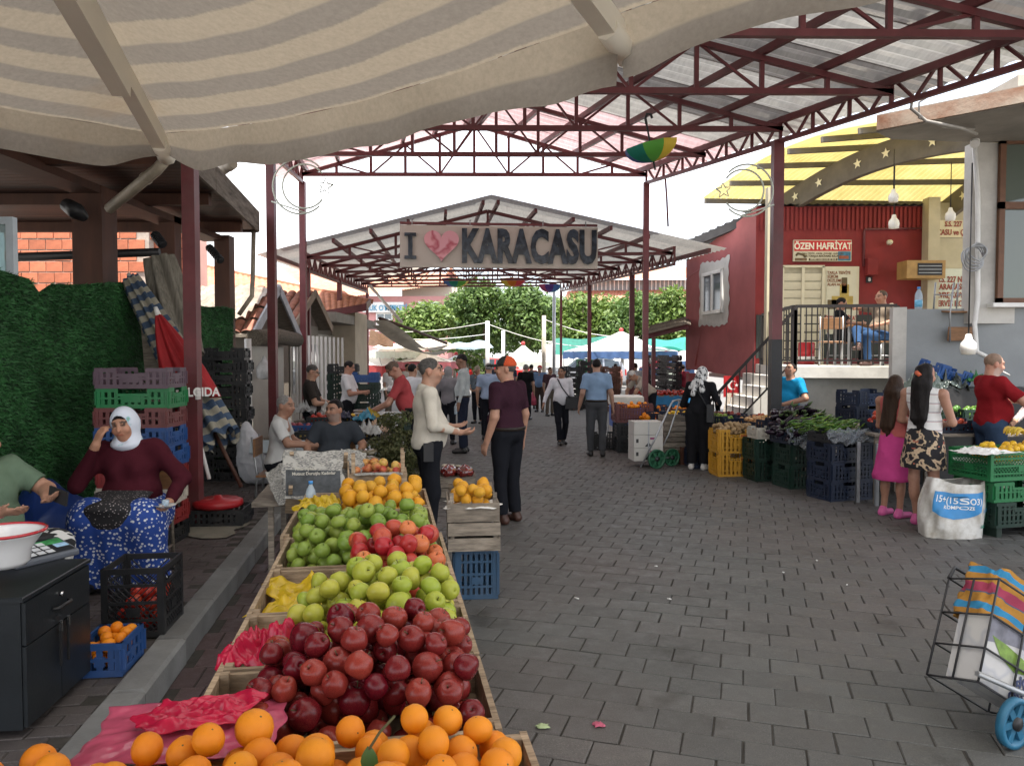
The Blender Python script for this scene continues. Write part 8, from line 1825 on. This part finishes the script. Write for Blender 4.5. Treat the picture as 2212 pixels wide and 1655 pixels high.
p=D(752,800,13.8);person('man in white t-shirt looking at his phone',(p.x,13.8,0),R(88),1.64,1.08,0.3,pose=dict(elR=(-0.27,-0.10,1.1),wrR=(-0.14,-0.30,1.12),elL=(0.27,-0.10,1.1),wrL=(0.12,-0.30,1.12)),top=('short',cloth('white_tee',(0.56,0.55,0.56))),bottom=('trousers',M_dtrous),shoes=M_shoe,hair=('short',M_hblack),head=(0,R(20),0),skin=(0.38,0.2,0.14),res=0.015)
p=D(872,800,11.2);person('man in coral red polo bending over the left stall',(p.x+0.1,11.2,0),R(-80),1.70,1.15,0.4,lean=(R(20),0,0),pose=dict(elL=(0.28,-0.34,1.06),wrL=(0.14,-0.62,0.92),elR=(-0.28,-0.30,1.04),wrR=(-0.16,-0.56,0.90)),top=('short',cloth('coral_polo',(0.36,0.06,0.065)),1),bottom=('trousers',M_dtrous,M_belt),shoes=M_shoe,hair=('short',mat('hair_brown_grey',(0.10,0.065,0.045),0.6,0.3,40)),head=(0,R(25),0),skin=(0.40,0.21,0.15),res=0.013)
p=D(890,800,13);person('man in white shirt behind the coral polo',(p.x,13.0,0),R(150),1.60,1.05,0.2,top=('short',cloth('white_shirt3',(0.55,0.55,0.57))),bottom=('trousers',M_dtrous),shoes=M_shoe,hair=('short',M_hblack),res=0.018)
pt=D(1905,700,13.3)
person('man in beige polo and jeans sitting cross legged on the terrace',(pt.x,13.3,FZ),R(-72),1.70,1.2,0.5,sit=0.53,pose=dict(knR=(-0.14,-0.42,0.62),anR=(0.14,-0.62,0.36),toeR=(0.20,-0.76,0.30),knL=(0.12,-0.44,0.53),anL=(0.12,-0.40,0.085),elR=(-0.36,-0.14,1.02),wrR=(-0.20,-0.40,1.0),elL=(0.34,0.0,0.78),wrL=(0.2,-0.25,0.70)),top=('short',cloth('beige_polo',(0.22,0.175,0.13)),1),bottom=('trousers',cloth('jeans',(0.03,0.065,0.14))),shoes=M_shoebrown,hair=('short',mat('hair_brown2',(0.06,0.035,0.022),0.6,0.3,40)),skin=(0.40,0.21,0.14),res=0.013,hem=0.86)
pt=D(1815,700,14.6)
person('dark haired man in black shirt on the terrace before the poster',(pt.x,14.6,FZ),R(70),1.66,1.05,0.2,sit=0.53,pose=dict(elR=(-0.26,-0.16,0.80),wrR=(-0.12,-0.36,0.80),elL=(0.26,-0.16,0.8),wrL=(0.12,-0.36,0.8)),top=('short',cloth('black_shirt',(0.014,0.014,0.017)),1),bottom=('trousers',M_dtrous),shoes=M_shoe,hair=('short',M_hblack),head=(0,R(15),0),skin=(0.35,0.19,0.13),res=0.015)
p=D(1392,800,17.5);person('white haired man in beige shirt bending over the far stall',(p.x+0.15,17.5,0),R(-70),1.62,1.1,0.3,lean=(R(48),0,0),pose=dict(elL=(0.26,-0.55,0.98),wrL=(0.2,-0.60,0.72),elR=(-0.26,-0.5,0.98),wrR=(-0.2,-0.55,0.72)),top=('short',cloth('beige_shirt',(0.38,0.34,0.29)),1),bottom=('trousers',M_dtrous),shoes=M_shoe,hair=('short',mat('hair_white',(0.5,0.49,0.47),0.6,0.2,40)),head=(0,R(-10),0),res=0.018)
far=[(1372,22,1.52,160,'person in white and grey striped shirt by the crate towers',(0.42,0.43,0.45),M_hbrown),(950,20,1.5,150,'person in white top behind the tall man',(0.6,0.58,0.55),M_hblack),(880,22,1.5,60,'person in pale top between left umbrellas',(0.5,0.45,0.4),M_hblack),(1060,28,1.42,20,'person in dark jacket behind the grey blue polo',(0.03,0.035,0.05),M_hblack),(1103,27,1.44,10,'man in dark vest standing at the red car',(0.03,0.04,0.06),M_hgrey),(1148,25,1.44,170,'person in grey top with shorts near the pink bag',(0.12,0.11,0.11),M_hblack),(1188,22,1.40,30,'woman in patterned dark dress by the walking man',(0.07,0.04,0.05),M_hbrown),(1330,26,1.46,190,'person in pink shirt behind the blue shirt man',(0.45,0.2,0.18),M_hblack),(1452,24,1.48,170,'person in pale green coat under the far umbrella',(0.32,0.36,0.32),M_hgrey),(1475,23,1.46,200,'person in dark red shirt beside the rose wall',(0.16,0.02,0.03),M_hblack),(1463,26,1.46,90,'person in bright blue shirt beside the rose wall',(0.05,0.22,0.4),M_hblack),(905,26,1.46,-30,'person in white under the dusty red umbrella',(0.6,0.58,0.56),M_hblack),(838,20,1.5,80,'person in white behind the glass display',(0.55,0.52,0.5),M_hblack)]
for k,(u,d,h,r_,lb,c,hm)in enumerate(far):
 p=D(u,800,d);person(lb,(p.x,d,0),R(r_),h,1.05,0.2,top=('short',cloth('far_%d'%k,c)),bottom=('trousers',M_dtrous if k%3 else cloth('far_tan',(0.14,0.12,0.10))),shoes=M_shoe,hair=('short',hm),res=0.024,folds=0.5)
p=D(1368,850,16.6);person('child in a pale hat crouching by the cool box',(p.x,16.6,0),R(30),1.15,1.0,0,sit=0.30,pose=dict(knL=(0.14,-0.35,0.45),knR=(-0.14,-0.35,0.45),anL=(0.12,-0.25,0.085),anR=(-0.12,-0.25,0.085)),top=('short',cloth('pale_tee',(0.45,0.42,0.42))),bottom=('trousers',M_dtrous),shoes=M_shoe,hair=('cap',mat('cap_beige',(0.30,0.25,0.19)),mat('cap_beige',(0.3,0.25,0.19))),res=0.018)
# ================================================================== LEFT PAVEMENT: cabinet, scale, crates, parasols
PZ=0.132
cA_,cB_=G(50,1592,PZ),G(190,1463,PZ)
cd_=Vector((cB_.x-cA_.x,cB_.y-cA_.y,0));cl_=cd_.length;ca_=math.atan2(cd_.y,cd_.x)
CAB=thing('black_cabinet','black two door cabinet with a drawer beside the kerb','cabinet',(cA_.x,cA_.y,PZ),ca_)
M_cab=mat('black_laminate',(0.014,0.017,0.020),0.35,0.2,6,0.08,80);M_chrome=mat('chrome',(0.7,0.7,0.7),0.15,0.05,metal=1.0)
ch=0.60
MB().bx(0,cl_,0.0,0.62,0.03,ch-0.022).build('carcass',M_cab,CAB,False)
MB().bbox(-0.015,cl_+0.015,-0.018,0.64,ch-0.020,ch,0.004).build('top',M_cab,CAB,False)
MB().bx(0.006,cl_-0.006,-0.018,-0.001,ch-0.21,ch-0.028).build('drawer',M_cab,CAB,False)
MB().bx(0.006,cl_/2-0.003,-0.018,-0.001,0.04,ch-0.216).build('door',M_cab,CAB,False);MB().bx(cl_/2+0.003,cl_-0.006,-0.018,-0.001,0.04,ch-0.216).build('door',M_cab,CAB,False)
MB().tube([(cl_*.38,-0.018,ch-0.13),(cl_*.40,-0.04,ch-0.13),(cl_*.60,-0.04,ch-0.13),(cl_*.62,-0.018,ch-0.13)],0.008,6).build('drawer_handle',M_black,CAB,False)
for s in(-1,1):
 MB().bx(cl_/2+s*0.035-.006,cl_/2+s*0.035+.006,-0.04,-0.030,0.20,0.40).build('door_handle',M_black,CAB,False);MB().bx(cl_/2+s*0.035-.007,cl_/2+s*0.035+.007,-0.042,-0.029,0.36,0.405).build('handle_cap',M_chrome,CAB,False)
MB().lathe([(0.010,0),(0.010,0.014),(0,0.015)],10,(cl_*.5,-0.018,ch-0.08),0,Euler((math.pi/2,0,0)).to_matrix()).build('lock',M_chrome,CAB,False)
sp_=G(60,1218,PZ+ch);SCL=thing('counter_scale','electronic counter scale with coloured keypad on the cabinet','scale',(sp_.x-0.05,sp_.y+0.10,PZ+ch),ca_-0.55)
M_sg=mat('scale_grey',(0.10,0.11,0.13),0.4,0.1)
pr2=[(-0.15,0.0),(-0.15,0.03),(0.02,0.075),(0.20,0.075),(0.20,0.0)]
mb=MB();n_=len(pr2);mb.add([(-0.16,y,z)for y,z in pr2]+[(0.16,y,z)for y,z in pr2],[tuple(reversed(range(n_))),tuple(range(n_,2*n_))]+[(i,(i+1)%n_,(i+1)%n_+n_,i+n_)for i in range(n_)]);o=mb.build('case',M_sg,SCL,False);bv=o.modifiers.new('round','BEVEL');bv.width=0.008;bv.segments=2
sl2=math.atan2(0.045,0.17)
def onpad(x,t,o=0.002):return Vector((x,-0.145+0.16*t,0.0315+0.0425*t+o))
def pad(x0,x1,t0,t1,mt,nm,o=0.002):MB().add([onpad(x0,t0,o),onpad(x1,t0,o),onpad(x1,t1,o),onpad(x0,t1,o)],[(0,1,2,3)]).build(nm,mt,SCL,False)
pad(-0.14,0.145,0.06,0.94,mat('pad_dark',(0.02,0.022,0.026),0.3),'keypad',0.0015)
pad(0.02,0.145,0.62,0.94,mat('pad_green',(0.06,0.30,0.10),0.3,0.5,20),'keypad_print',0.002);pad(0.08,0.145,0.35,0.60,mat('pad_blue',(0.35,0.55,0.75),0.3,0.3,20),'keypad_print',0.002)
M_key=mat('key_white',(0.6,0.62,0.64),0.4,0.05)
for i in range(4):
 for j in range(3):pad(-0.125+i*0.046,-0.088+i*0.046,0.12+j*0.26,0.32+j*0.26,[M_key,M_key,MATS['sack_blue']if False else M_key][j]if i else M_black,'key',0.003)
MB().box((0.0,0.10,0.09),(0.24,0.20,0.02)).build('platform',M_black,SCL,False)
bw_=D(8,1180,3.32);BO=thing('white_bowl','white enamel bowl with red rim on the scale','bowl',(bw_.x,bw_.y,PZ+ch+0.10),0)
MB().lathe([(0.0,0.0),(0.085,0.0),(0.10,0.02),(0.105,0.07),(0.15,0.135),(0.165,0.15),(0.160,0.152),(0.145,0.137),(0.10,0.07),(0.08,0.012),(0,0.01)],32).build('bowl',mat('enamel_white',(0.7,0.7,0.7),0.2,0.03,coat=0.5),BO,False)
MB().tube([(0.163*math.cos(k*math.pi/16),0.163*math.sin(k*math.pi/16),0.152)for k in range(33)],0.007,6).build('rim',mat('enamel_red',(0.42,0.02,0.03),0.25,0.03,coat=0.5),BO,False)
crumple('plastic_bag','translucent plastic bag at the lower left corner','bag',FRM@Vector((-1.18,-0.28,SZ+0.16)),0.22,0.26,0.22,M_clearbag,41)
bk1=G(285,1380,PZ);crate('black mesh crate standing on end with tomatoes inside','black',(bk1.x-0.02,bk1.y+0.19,PZ),0.12,(0.34,0.36,0.40),dip=False,lat=True)
heap('tomato','red tomato in the black mesh crate','tomatoes in the black mesh crate',frame_at((bk1.x-0.02,bk1.y+0.19,PZ),0.12),(-0.15,0.15,-0.16,0.16),0.016,0.042,lambda a,b:0.20 if a>0.3 else 0.10,22,71)
bk2=G(222,1462,PZ);crate('small blue crate of oranges on the pavement','blue',(bk2.x-0.03,bk2.y+0.14,PZ),0.12,(0.22,0.30,0.17),dip=False)
heap('orange','small orange in the low blue pavement crate','oranges in the pavement crate',frame_at((bk2.x-0.03,bk2.y+0.14,PZ),0.12),(-0.10,0.10,-0.14,0.14),0.016,0.034,lambda a,b:0.16,24,72)
def chair(label,loc,rz,wood,metal,sh=0.43,grp=None):
 T=thing('chair',label,'chair',loc,rz,grp)
 MB().bbox(-0.20,0.20,-0.20,0.20,sh-0.025,sh,0.006).build('seat',wood,T,False)
 for x in(-.18,.18):
  MB().tube([(x,-0.19,0),(x,-0.18,sh-0.026)],0.013,6).build('leg',metal,T,False);MB().tube([(x,0.22,0),(x,0.19,sh),(x,0.24,sh+0.42)],0.013,6).build('back_leg',metal,T,False)
  MB().tube([(x,-0.19,0.18),(x,0.205,0.18)],0.009,6).build('stretcher',metal,T,False)
 MB().bbox(-0.20,0.20,0.205,0.225,sh+0.20,sh+0.40,0.004).build('backrest',wood,T,False);return T
M_chw=mat('chair_wood',(0.22,0.11,0.05),0.5,0.25,8,stretch=(1,6,6))
chair('wooden chair under the woman in the white headscarf',(w1[0],w1[1]+0.02,PZ),R(6),M_chw,M_oldwood,0.40,'chairs of the seated people');chair('chair under the woman in sage green',(w2[0],w2[1],PZ),R(66),M_chw,M_steel,0.40,'chairs of the seated people')
p_=sit_pos(598,8.6,0);chair('chair under the man in the white short sleeved shirt',(p_[0],p_[1],0),R(96),M_chw,M_steel,0.43,'chairs of the seated people');p_=sit_pos(722,8.5,0);chair('chair under the man in the dark grey polo',(p_[0],p_[1],0),R(4),M_chw,M_steel,0.40,'chairs of the seated people')
pt=D(1905,700,13.3);chair('wooden chair under the man in the beige polo',(pt.x,13.3,FZ),R(-72),M_chw,M_steel,0.43,'terrace chairs');pt2=D(1815,700,14.6);chair('wooden chair under the man in the black shirt',(pt2.x,14.6,FZ),R(70),M_chw,M_steel,0.43,'terrace chairs');pt3=D(1795,700,13.4);chair('empty wooden chair behind the terrace railing',(pt3.x,13.4,FZ),R(160),M_chw,M_steel,0.43,'terrace chairs')
TT=thing('terrace_table','small table between the two terrace guests','table',(D(1855,700,14.0).x,14.0,FZ));MB().bx(-0.35,0.35,-0.35,0.35,0.70,0.73).build('top',M_chw,TT,False);[MB().bx(x-.02,x+.02,y-.02,y+.02,0,0.70).build('leg',M_steel,TT,False)for x in(-.3,.3)for y in(-.3,.3)]
bottle('large water bottle standing on the white parapet end',D(1984,672,11.5),1.6)
T=chair('chair turned upside down on the grey parapet',(0,0,0),0,M_chw,M_steel,0.43);q_=D(2062,715,11.2);T.location=q_;T.rotation_euler=(math.pi+0.1,0,0.1);T.location.z+=0.70
rc_=D(1742,755,15.2);rd=thing('red_canister','red metal drum standing on the terrace floor','drum',(rc_.x,15.2,FZ));MB().lathe([(0.15,0),(0.155,0.02),(0.155,0.20),(0.15,0.21),(0.155,0.22),(0.155,0.42),(0.14,0.44),(0,0.44)],18).build('drum',mat('drum_red',(0.35,0.015,0.02),0.35),rd,False);MB().lathe([(0.156,0.10),(0.156,0.16)],18).build('drum_label',M_white,rd,False)
fg=thing('flag','red Turkish flag with white crescent hanging below the rose wall','flag',D(1578,825,16.6));a_,b_=D(1563,812,16.6),D(1598,858,16.6);MB().grid(lambda s,t:Vector((a_.x+(b_.x-a_.x)*s,16.6+0.03*math.sin(s*9),b_.z+(a_.z-b_.z)*t)),12,4).build('cloth',mat('flag_red',(0.40,0.015,0.02),0.8,0.1),fg)
cx_,cz_=(a_.x+b_.x)/2,(a_.z+b_.z)/2+0.03
ou=[(cx_+0.10*math.cos(t),cz_+0.10*math.sin(t))for t in np.linspace(0.6,5.68,18)];iu=[(cx_+0.03+0.080*math.cos(t),cz_+0.080*math.sin(t))for t in np.linspace(5.5,0.78,18)]
MB().add([(x,16.55,z)for x,z in ou+iu],[(k,k+1,34-k,35-k)for k in range(17)]).build('crescent',M_white,fg);MB().add([(cx_+0.09,16.55,cz_)]+[(cx_+0.09+x,16.55,cz_+z)for x,z in star(0.045)],[(0,1+q,1+(q+1)%10)for q in range(10)]).build('flag_star',M_white,fg)
for k in range(9):
 p_=D(1556+k*13,860,15.6);tag(MB().beam((p_.x,15.6,0.02),(p_.x+0.30,16.0,0.95),0.10,0.03).build('leaning_plank',M_oldwood),'brown plank leaning below the rose wall','plank','planks leaning below the rose wall')
cols=['black','red','white','red','blue','blue','maroon','green','purple'];names=['black crate at the foot of the coloured stack','lower red crate of the coloured stack','white crate low in the coloured stack','red crate below the blue ones in the stack','lower blue crate of the coloured stack','upper blue crate of the coloured stack','maroon crate under the green one','bright green crate second from the top','purple grey crate on top of the coloured stack']
sx_=D(287,900,6.45)
for k in range(9):crate(names[k],cols[k],(sx_.x+random.uniform(-.01,.01),6.62+random.uniform(-.01,.01),PZ+k*0.167),0.03+random.uniform(-.03,.03),(0.60,0.40,0.172))
for k in range(11):
 p_=D(483,850,9.9);crate(lvl(k,11)+' black crate in the tall stack left of the huts','black',(p_.x+random.uniform(-.02,.02),10.0+random.uniform(-.02,.02),PZ+k*0.155),0.15+random.uniform(-.05,.05),(0.56,0.38,0.158),'tall stack of black crates')
def parasol(label,A,B,r0,r1,mt,seed,nfold=9,hem=0.0,pole=None,cap=True):
 A,B=Vector(A),Vector(B);T=thing('folded_parasol',label,'parasol',B,0,'folded parasols leaning together');d_=(B-A).normalized();x_=d_.cross(Vector((0,1,0))).normalized();y_=d_.cross(x_)
 def fn(a,t):
  th=2*math.pi*a;rr=(r0+(r1-r0)*t**0.8)*(1+0.22*math.sin(nfold*th+3*t+seed)+0.10*math.sin(3*th+5*t));p=A.lerp(B,t);return p+(x_*math.cos(th)+y_*math.sin(th))*rr+d_*(hem*math.sin(nfold*th)*t**6)
 MB().grid(fn,72,24).build('canopy',mt,T)
 if cap:MB().tube([A-d_*0.06,A+d_*0.03],[0.02,0.03],8).build('finial',M_white,T)
 if pole:MB().tube([B-d_*0.2,Vector(pole)],0.02,8).build('pole',M_white if seed==3 else M_brown,T)
 return T
def stripe_mat(name,c1,c2,scale,axis):
 m,n,b,out=new_mat(name);tc=n.nodes.new('ShaderNodeTexCoord');dp=n.nodes.new('ShaderNodeVectorMath');dp.operation='DOT_PRODUCT';dp.inputs[1].default_value=tuple(Vector(axis).normalized()*scale);n.links.new(tc.outputs['Object'],dp.inputs[0]);f=math_n(n,'FRACT',math_n(n,'ADD',dp.outputs['Value'],math_n(n,'MULTIPLY',noise_n(n,6,3),0.25)));col=ramp(n,f,[(0.0,c1),(0.5,c2)],'CONSTANT');col=mixc(n,0.6,col,ramp(n,noise_n(n,14,4),[(0.3,(0.6,)*3),(0.7,(1.1,)*3)]),'MULTIPLY');n.links.new(col,b.inputs['Base Color']);b.inputs['Roughness'].default_value=0.9;return m
S0,S1=D(283,602,8.1),D(475,955,7.7);ax_=S1-S0
parasol('blue and cream striped folded parasol leaning on the turf',S0,S1,0.075,0.20,stripe_mat('parasol_stripe',(0.045,0.075,0.13),(0.30,0.28,0.22),6.5,ax_),1,9,0.05,D(522,1052,7.6)+Vector((0,0,0)))
parasol('dusty beige folded parasol behind the red one',D(346,556,8.35),D(392,770,8.3),0.13,0.20,mat('parasol_beige',(0.17,0.155,0.125),0.9,0.4,8,stretch=(6,6,0.6)),2,7,0.03,D(420,1040,8.3),False)
M_pred=mat('parasol_red',(0.30,0.012,0.016),0.7,0.2,4)
RP=parasol('red folded parasol with white lettering in a red foot',D(340,676,7.6),D(415,872,7.5),0.012,0.235,M_pred,3,8,0.02,D(452,1035,7.4))
put_text('ALGIDA',0.115,M_white,RP,D(432,848,7.18),0.25,0.002,0.003,0.85)
MB().lathe([(0.052,-0.004),(0.065,-0.004),(0.065,0.004),(0.052,0.004)],24,D(372,838,7.22),0,Euler((math.pi/2,0,0.0)).to_matrix()).build('ring_print',M_white,RP)
p_=D(470,1040,7.35);PBs=thing('parasol_foot','round red plastic parasol foot by the striped parasol','parasol foot',(p_.x,7.35,PZ+0.16));MB().lathe([(0.0,0),(0.21,0.0),(0.235,0.02),(0.23,0.06),(0.20,0.075),(0.05,0.08),(0.03,0.11),(0,0.11)],24).build('foot',mat('foot_red',(0.33,0.015,0.02),0.35,0.2,6),PBs,False)
crate('low black crate under the red parasol foot','black',(p_.x+0.02,7.37,PZ),0.1,(0.5,0.40,0.158),dip=False)
for k,(a,b_)in enumerate((((322,700,8.0),(352,1060,7.75)),((332,690,8.1),(385,1050,7.8)))):tag(MB().beam(D(*a),D(*b_)+Vector((0,0,0)),0.16,0.03,(0,1,0)).build('leaning_board',M_oldwood),['grey board leaning left of the red parasol','grey board leaning right behind the crates'][k],'board')
ws=G(545,1052,PZ);S_=SDF()
for q in((0,0,0.24,0.26,0.20,0.26),(0.12,0.02,0.20,0.22,0.18,0.22),(-0.10,0.03,0.40,0.17,0.15,0.28),(-0.16,0.05,0.60,0.09,0.10,0.20),(0.24,0.0,0.12,0.16,0.15,0.13)):S_.ell(q[:3],q[3:],0.10)
S_.cut((0,0,0.005),(0,0,-1));V,Fq=S_.mesh(0.014);nr=vnormals(V,Fq);V+=nr*(0.018*noise_np(V,9,9,12,60))[:,None];V[:,2]=np.maximum(V[:,2],0.002)
o=np_obj('white_sack',V,Fq,mat('sack_white',(0.55,0.55,0.58),0.45,0.15,8,trans=0.12),None);o.location=(ws.x,ws.y+0.2,PZ);tag(o,'large crumpled white plastic sack on the pavement','sack')
S_=SDF();[S_.ell(q[:3],q[3:],0.12)for q in((0,0,0.25,0.34,0.2,0.3),(-0.2,0.05,0.45,0.2,0.15,0.2),(0.2,0,0.2,0.25,0.2,0.22))];S_.cut((0,0,0.005),(0,0,-1));V,Fq=S_.mesh(0.018);V+=vnormals(V,Fq)*(0.018*noise_np(V,19,9,10,50))[:,None];V[:,2]=np.maximum(V[:,2],0.002)
p_=D(130,1090,5.95);o=np_obj('blue_sheet',V,Fq,mat('sheet_blue',(0.012,0.03,0.13),0.4,0.2,8),None);o.location=(p_.x,6.0,PZ);tag(o,'dark blue plastic bundle between the two women','bundle')
# ================================================================== LEFT STALL
LS=thing('stall_table','long plank stall table behind the seated men','table',(-2.4,10.6,0))
for k in range(5):MB().bx(-3.25,-1.50,9.55+k*0.46,9.98+k*0.46,0.60+k*0.035,0.63+k*0.035).build('plank',M_oldwood,LS)
for x in(-3.1,-1.7):
 for y in(9.7,11.6):MB().bx(x-.03,x+.03,y-.03,y+.03,0.0,0.60).build('leg',M_oldwood,LS)
MB().box((-2.75,9.42,0.62),(0.95,0.02,0.17),(-0.5,0,0.0)).build('front_panel',mat('panel_pale_blue',(0.42,0.48,0.52),0.4,0.1),LS);MB().box((-1.85,9.40,0.58),(0.62,0.02,0.14),(-0.5,0,0.0)).build('front_panel',MATS['panel_pale_blue'],LS)
def tray_box(label,u,v,d,w,h,kind,fl,fg_,n_,r_,seed,color,hh=0.14):
 p=D(u,v,d);z=0.64+max(0,(d-9.8))*0.076;crate(label,color,(p.x,d,z),0.08,(w,h,0.14),dip=False);heap(kind,fl,fg_,frame_at((p.x,d,z),0.08),(-w/2+.02,w/2-.02,-h/2+.02,h/2-.02),0.016,r_,lambda a,b:hh,n_,seed)
M_fr['olive']=fruit_mat('olive_skin',(0.30,0.24,0.03),(0.42,0.28,0.04),None,0.4,0.3,0,0.6);FM['olive']=[round_mesh('fig',M_fr['olive'],1.1,False,0.03,1,0,10)];NAMES['olive']='fig'
M_fr['purple']=fruit_mat('plum_skin',(0.08,0.015,0.03),(0.14,0.03,0.04),None,0.4,0.3,0,0.6);FM['purple']=[round_mesh('plum',M_fr['purple'],1.0,False,0.03,1,0,10)];NAMES['purple']='plum'
tray_box('blue crate of red onions on the left stall',640,875,10.3,0.46,0.34,'beet','red onion in the blue crate','red onions on the left stall',36,0.034,81,'blue',0.19)
tray_box('black tray of yellow green figs on the left stall',668,890,9.75,0.34,0.3,'olive','yellow green fig in the left black tray','figs in the left tray',60,0.021,82,'black',0.12)
tray_box('black tray of yellow green figs near the bags',782,900,9.75,0.40,0.3,'olive','yellow green fig in the right black tray','figs in the right tray',60,0.021,83,'black',0.12)
tray_box('black tray of dark plums behind the grey polo',760,885,10.3,0.46,0.34,'purple','dark plum in the black tray','plums on the left stall',60,0.024,84,'black',0.13)
tray_box('black tray of tomatoes at the back of the left stall',705,860,11.0,0.5,0.36,'tomato','red tomato on the left stall','tomatoes on the left stall',40,0.036,85,'black',0.17)
tray_box('black tray of yellow peppers at the back of the left stall',780,862,11.1,0.5,0.36,'lemon','yellow pepper on the left stall','yellow peppers on the left stall',36,0.036,86,'black',0.17)
tray_box('green tray of green peppers at the end of the left stall',845,880,10.6,0.5,0.36,'bell','green pepper at the end of the left stall','green peppers on the left stall',36,0.04,87,'dgreen',0.16)
bags=[(798,905,9.5,'white plastic bag tied on the left stall corner',(0.55,0.55,0.54)),(790,868,10.7,'blue and white bag in the middle of the left stall',(0.06,0.28,0.42)),(800,858,10.9,'yellow bag in the middle of the left stall',(0.45,0.32,0.05)),(715,852,11.3,'white bag at the back of the left stall',(0.55,0.54,0.52)),(660,846,11.4,'pale bag behind the blue crate',(0.5,0.5,0.5)),(838,886,10.1,'clear bag in front of the coral polo',(0.42,0.42,0.42)),(738,872,10.8,'dark bag beside the plums',(0.05,0.05,0.09)),(815,905,9.7,'pale orange bag of nuts on the left stall',(0.45,0.3,0.2))]
for k,(u,v,d,lb,c)in enumerate(bags):p=D(u,v,d);p.z=0.64+max(0,d-9.8)*0.076+0.10;crumple('plastic_bag',lb,'bag',p,0.30,0.26,0.30,bagmat('stall_bag_%d'%k,c,0.25),50+k,0.3*k,22)
fd=D(836,850,12.3);FG=thing('display_counter','white refrigerated counter with curved glass by the coral polo','counter',(fd.x,12.3,0),R(-82));MB().bx(-0.6,0.6,-0.3,0.3,0.0,0.80).build('base',M_white,FG,False)
MB().grid(lambda a,t:Vector((-0.6+1.2*a,-0.30+0.34*(1-math.cos(t*1.5)),0.80+0.42*math.sin(t*1.5))),4,12).build('curved_glass',glassm('counter_glass',(0.7,0.75,0.75),0.03,0.6),FG,False);MB().bx(-0.6,0.6,0.02,0.3,1.20,1.24).build('top',M_steel,FG,False);MB().bx(-0.6,0.6,0.27,0.30,0.80,1.20).build('back_panel',M_steel,FG,False)
sc2=D(790,853,11.6);SS=thing('counter_scale','grey counter scale beside the curved glass counter','scale',(sc2.x,11.6,0.80));MB().bbox(-0.16,0.16,-0.16,0.16,0,0.09,0.02).build('case',M_steel,SS,False);MB().bbox(-0.17,0.17,-0.12,0.17,0.095,0.12,0.005).build('platform',M_chrome,SS,False)
tag(MB().bx(sc2.x-.2,sc2.x+.2,11.45,11.85,0,0.798).build('scale_stand',M_oldwood),'wooden stand below the grey counter scale','stand')
for k in range(9):p=D(742,820,14.8);crate(lvl(k,9)+' crate in the tower behind the white t-shirt','dgreen' if k<8 else 'black',(p.x,14.8,k*0.175),0.1+random.uniform(-.03,.03),(0.55,0.4,0.178),'crate tower behind the white t-shirt')
for k in range(8):p=D(782,820,14.2);crate(lvl(k,8)+' crate in the blue topped tower','blue' if k==7 else 'dgreen',(p.x,14.3,k*0.178),0.1+random.uniform(-.03,.03),(0.60,0.42,0.18),'blue topped crate tower')
M_herb=leaf_mat('herb_leaf',(0.06,0.075,0.025),(0.13,0.13,0.05))
def herb(label,u,v,d,n_,seed,h,w):
 p=D(u,v,d);T=thing('herb_bundle',label,'herbs',(p.x,d,0.45));cl=[(p.x+random.Random(seed+k).uniform(-w,w),d+random.Random(seed+k+50).uniform(-.12,.12),0.45+h*random.Random(seed+k+9).random()**1.4,0.10)for k in range(14)];leaf_crown('leaves',M_herb,T,cl,n_,0.022,seed)
 for k in range(10):MB().tube([(p.x+(k-4.5)*0.02,d,0.36),(p.x+(k-4.5)*w*0.25,d,0.45+h*0.7)],0.004,4).build('stalk',M_stem,T)
herb('tall bundle of drying oregano by the cream shirted man',858,940,8.6,2600,5,0.62,0.16);herb('low bundle of drying herbs in front of the tall one',880,965,8.2,2200,7,0.30,0.20);herb('greyish herb bundle left of the tall one',832,955,8.5,1800,9,0.34,0.14)
tag(MB().bx(D(820,950,8.4).x-.1,D(890,950,8.4).x+.05,8.05,8.8,0.0,0.40).build('herb_box',M_oldwood),'low wooden box under the herb bundles','box')
for k in range(7):
 p=D(770+(k%4)*13,958-9*(k//4),8.1+0.2*(k//4));mb=MB();mb.lathe([(0.0,-0.03),(0.05,-0.03),(0.085,0),(0.05,0.03),(0,0.03)],12,(0,0,0),0,None,lambda r_,z,a:(r_*(1.3 if abs(math.cos(a))>.7 else 1),z));o=mb.build('spice_bag',mat('spice_bag',(0.12,0.10,0.06),0.12,0.4,30,coat=1.0,rnd=0.3),None,False,(p.x,p.y,0.64+0.05*(k//4)),Euler((0.3,0.2*(k%3-1),k)));tag(o,'small clear bag of dried spice beside the herbs','bag','bags of dried spice')
tag(MB().bx(D(765,950,8.2).x-.06,D(818,950,8.2).x+.06,7.95,8.5,0.0,0.605).build('spice_table',M_oldwood),'small table under the bags of spice','table')
hb=D(570,782,13.0);tag(MB().lathe([(0.0,-0.30),(0.12,-0.28),(0.14,-0.12),(0.05,0.02),(0.02,0.10)],12,(0,0,0),0,None,lambda r_,z,a:(r_*(1+.15*math.sin(3*a)),z)).build('hanging_bag',bagmat('bag_white_h',(0.6,0.6,0.6)),None,False,hb),'white plastic bag hanging on the kiosk wall','bag')
wp=D(536,780,11.9);pz_=MB().tube([(wp.x,11.9,0.1),(wp.x,11.9,2.0)],0.055,8).build('down_pipe',M_white);tag(pz_,'thick cream down pipe beside the black crates','pipe')
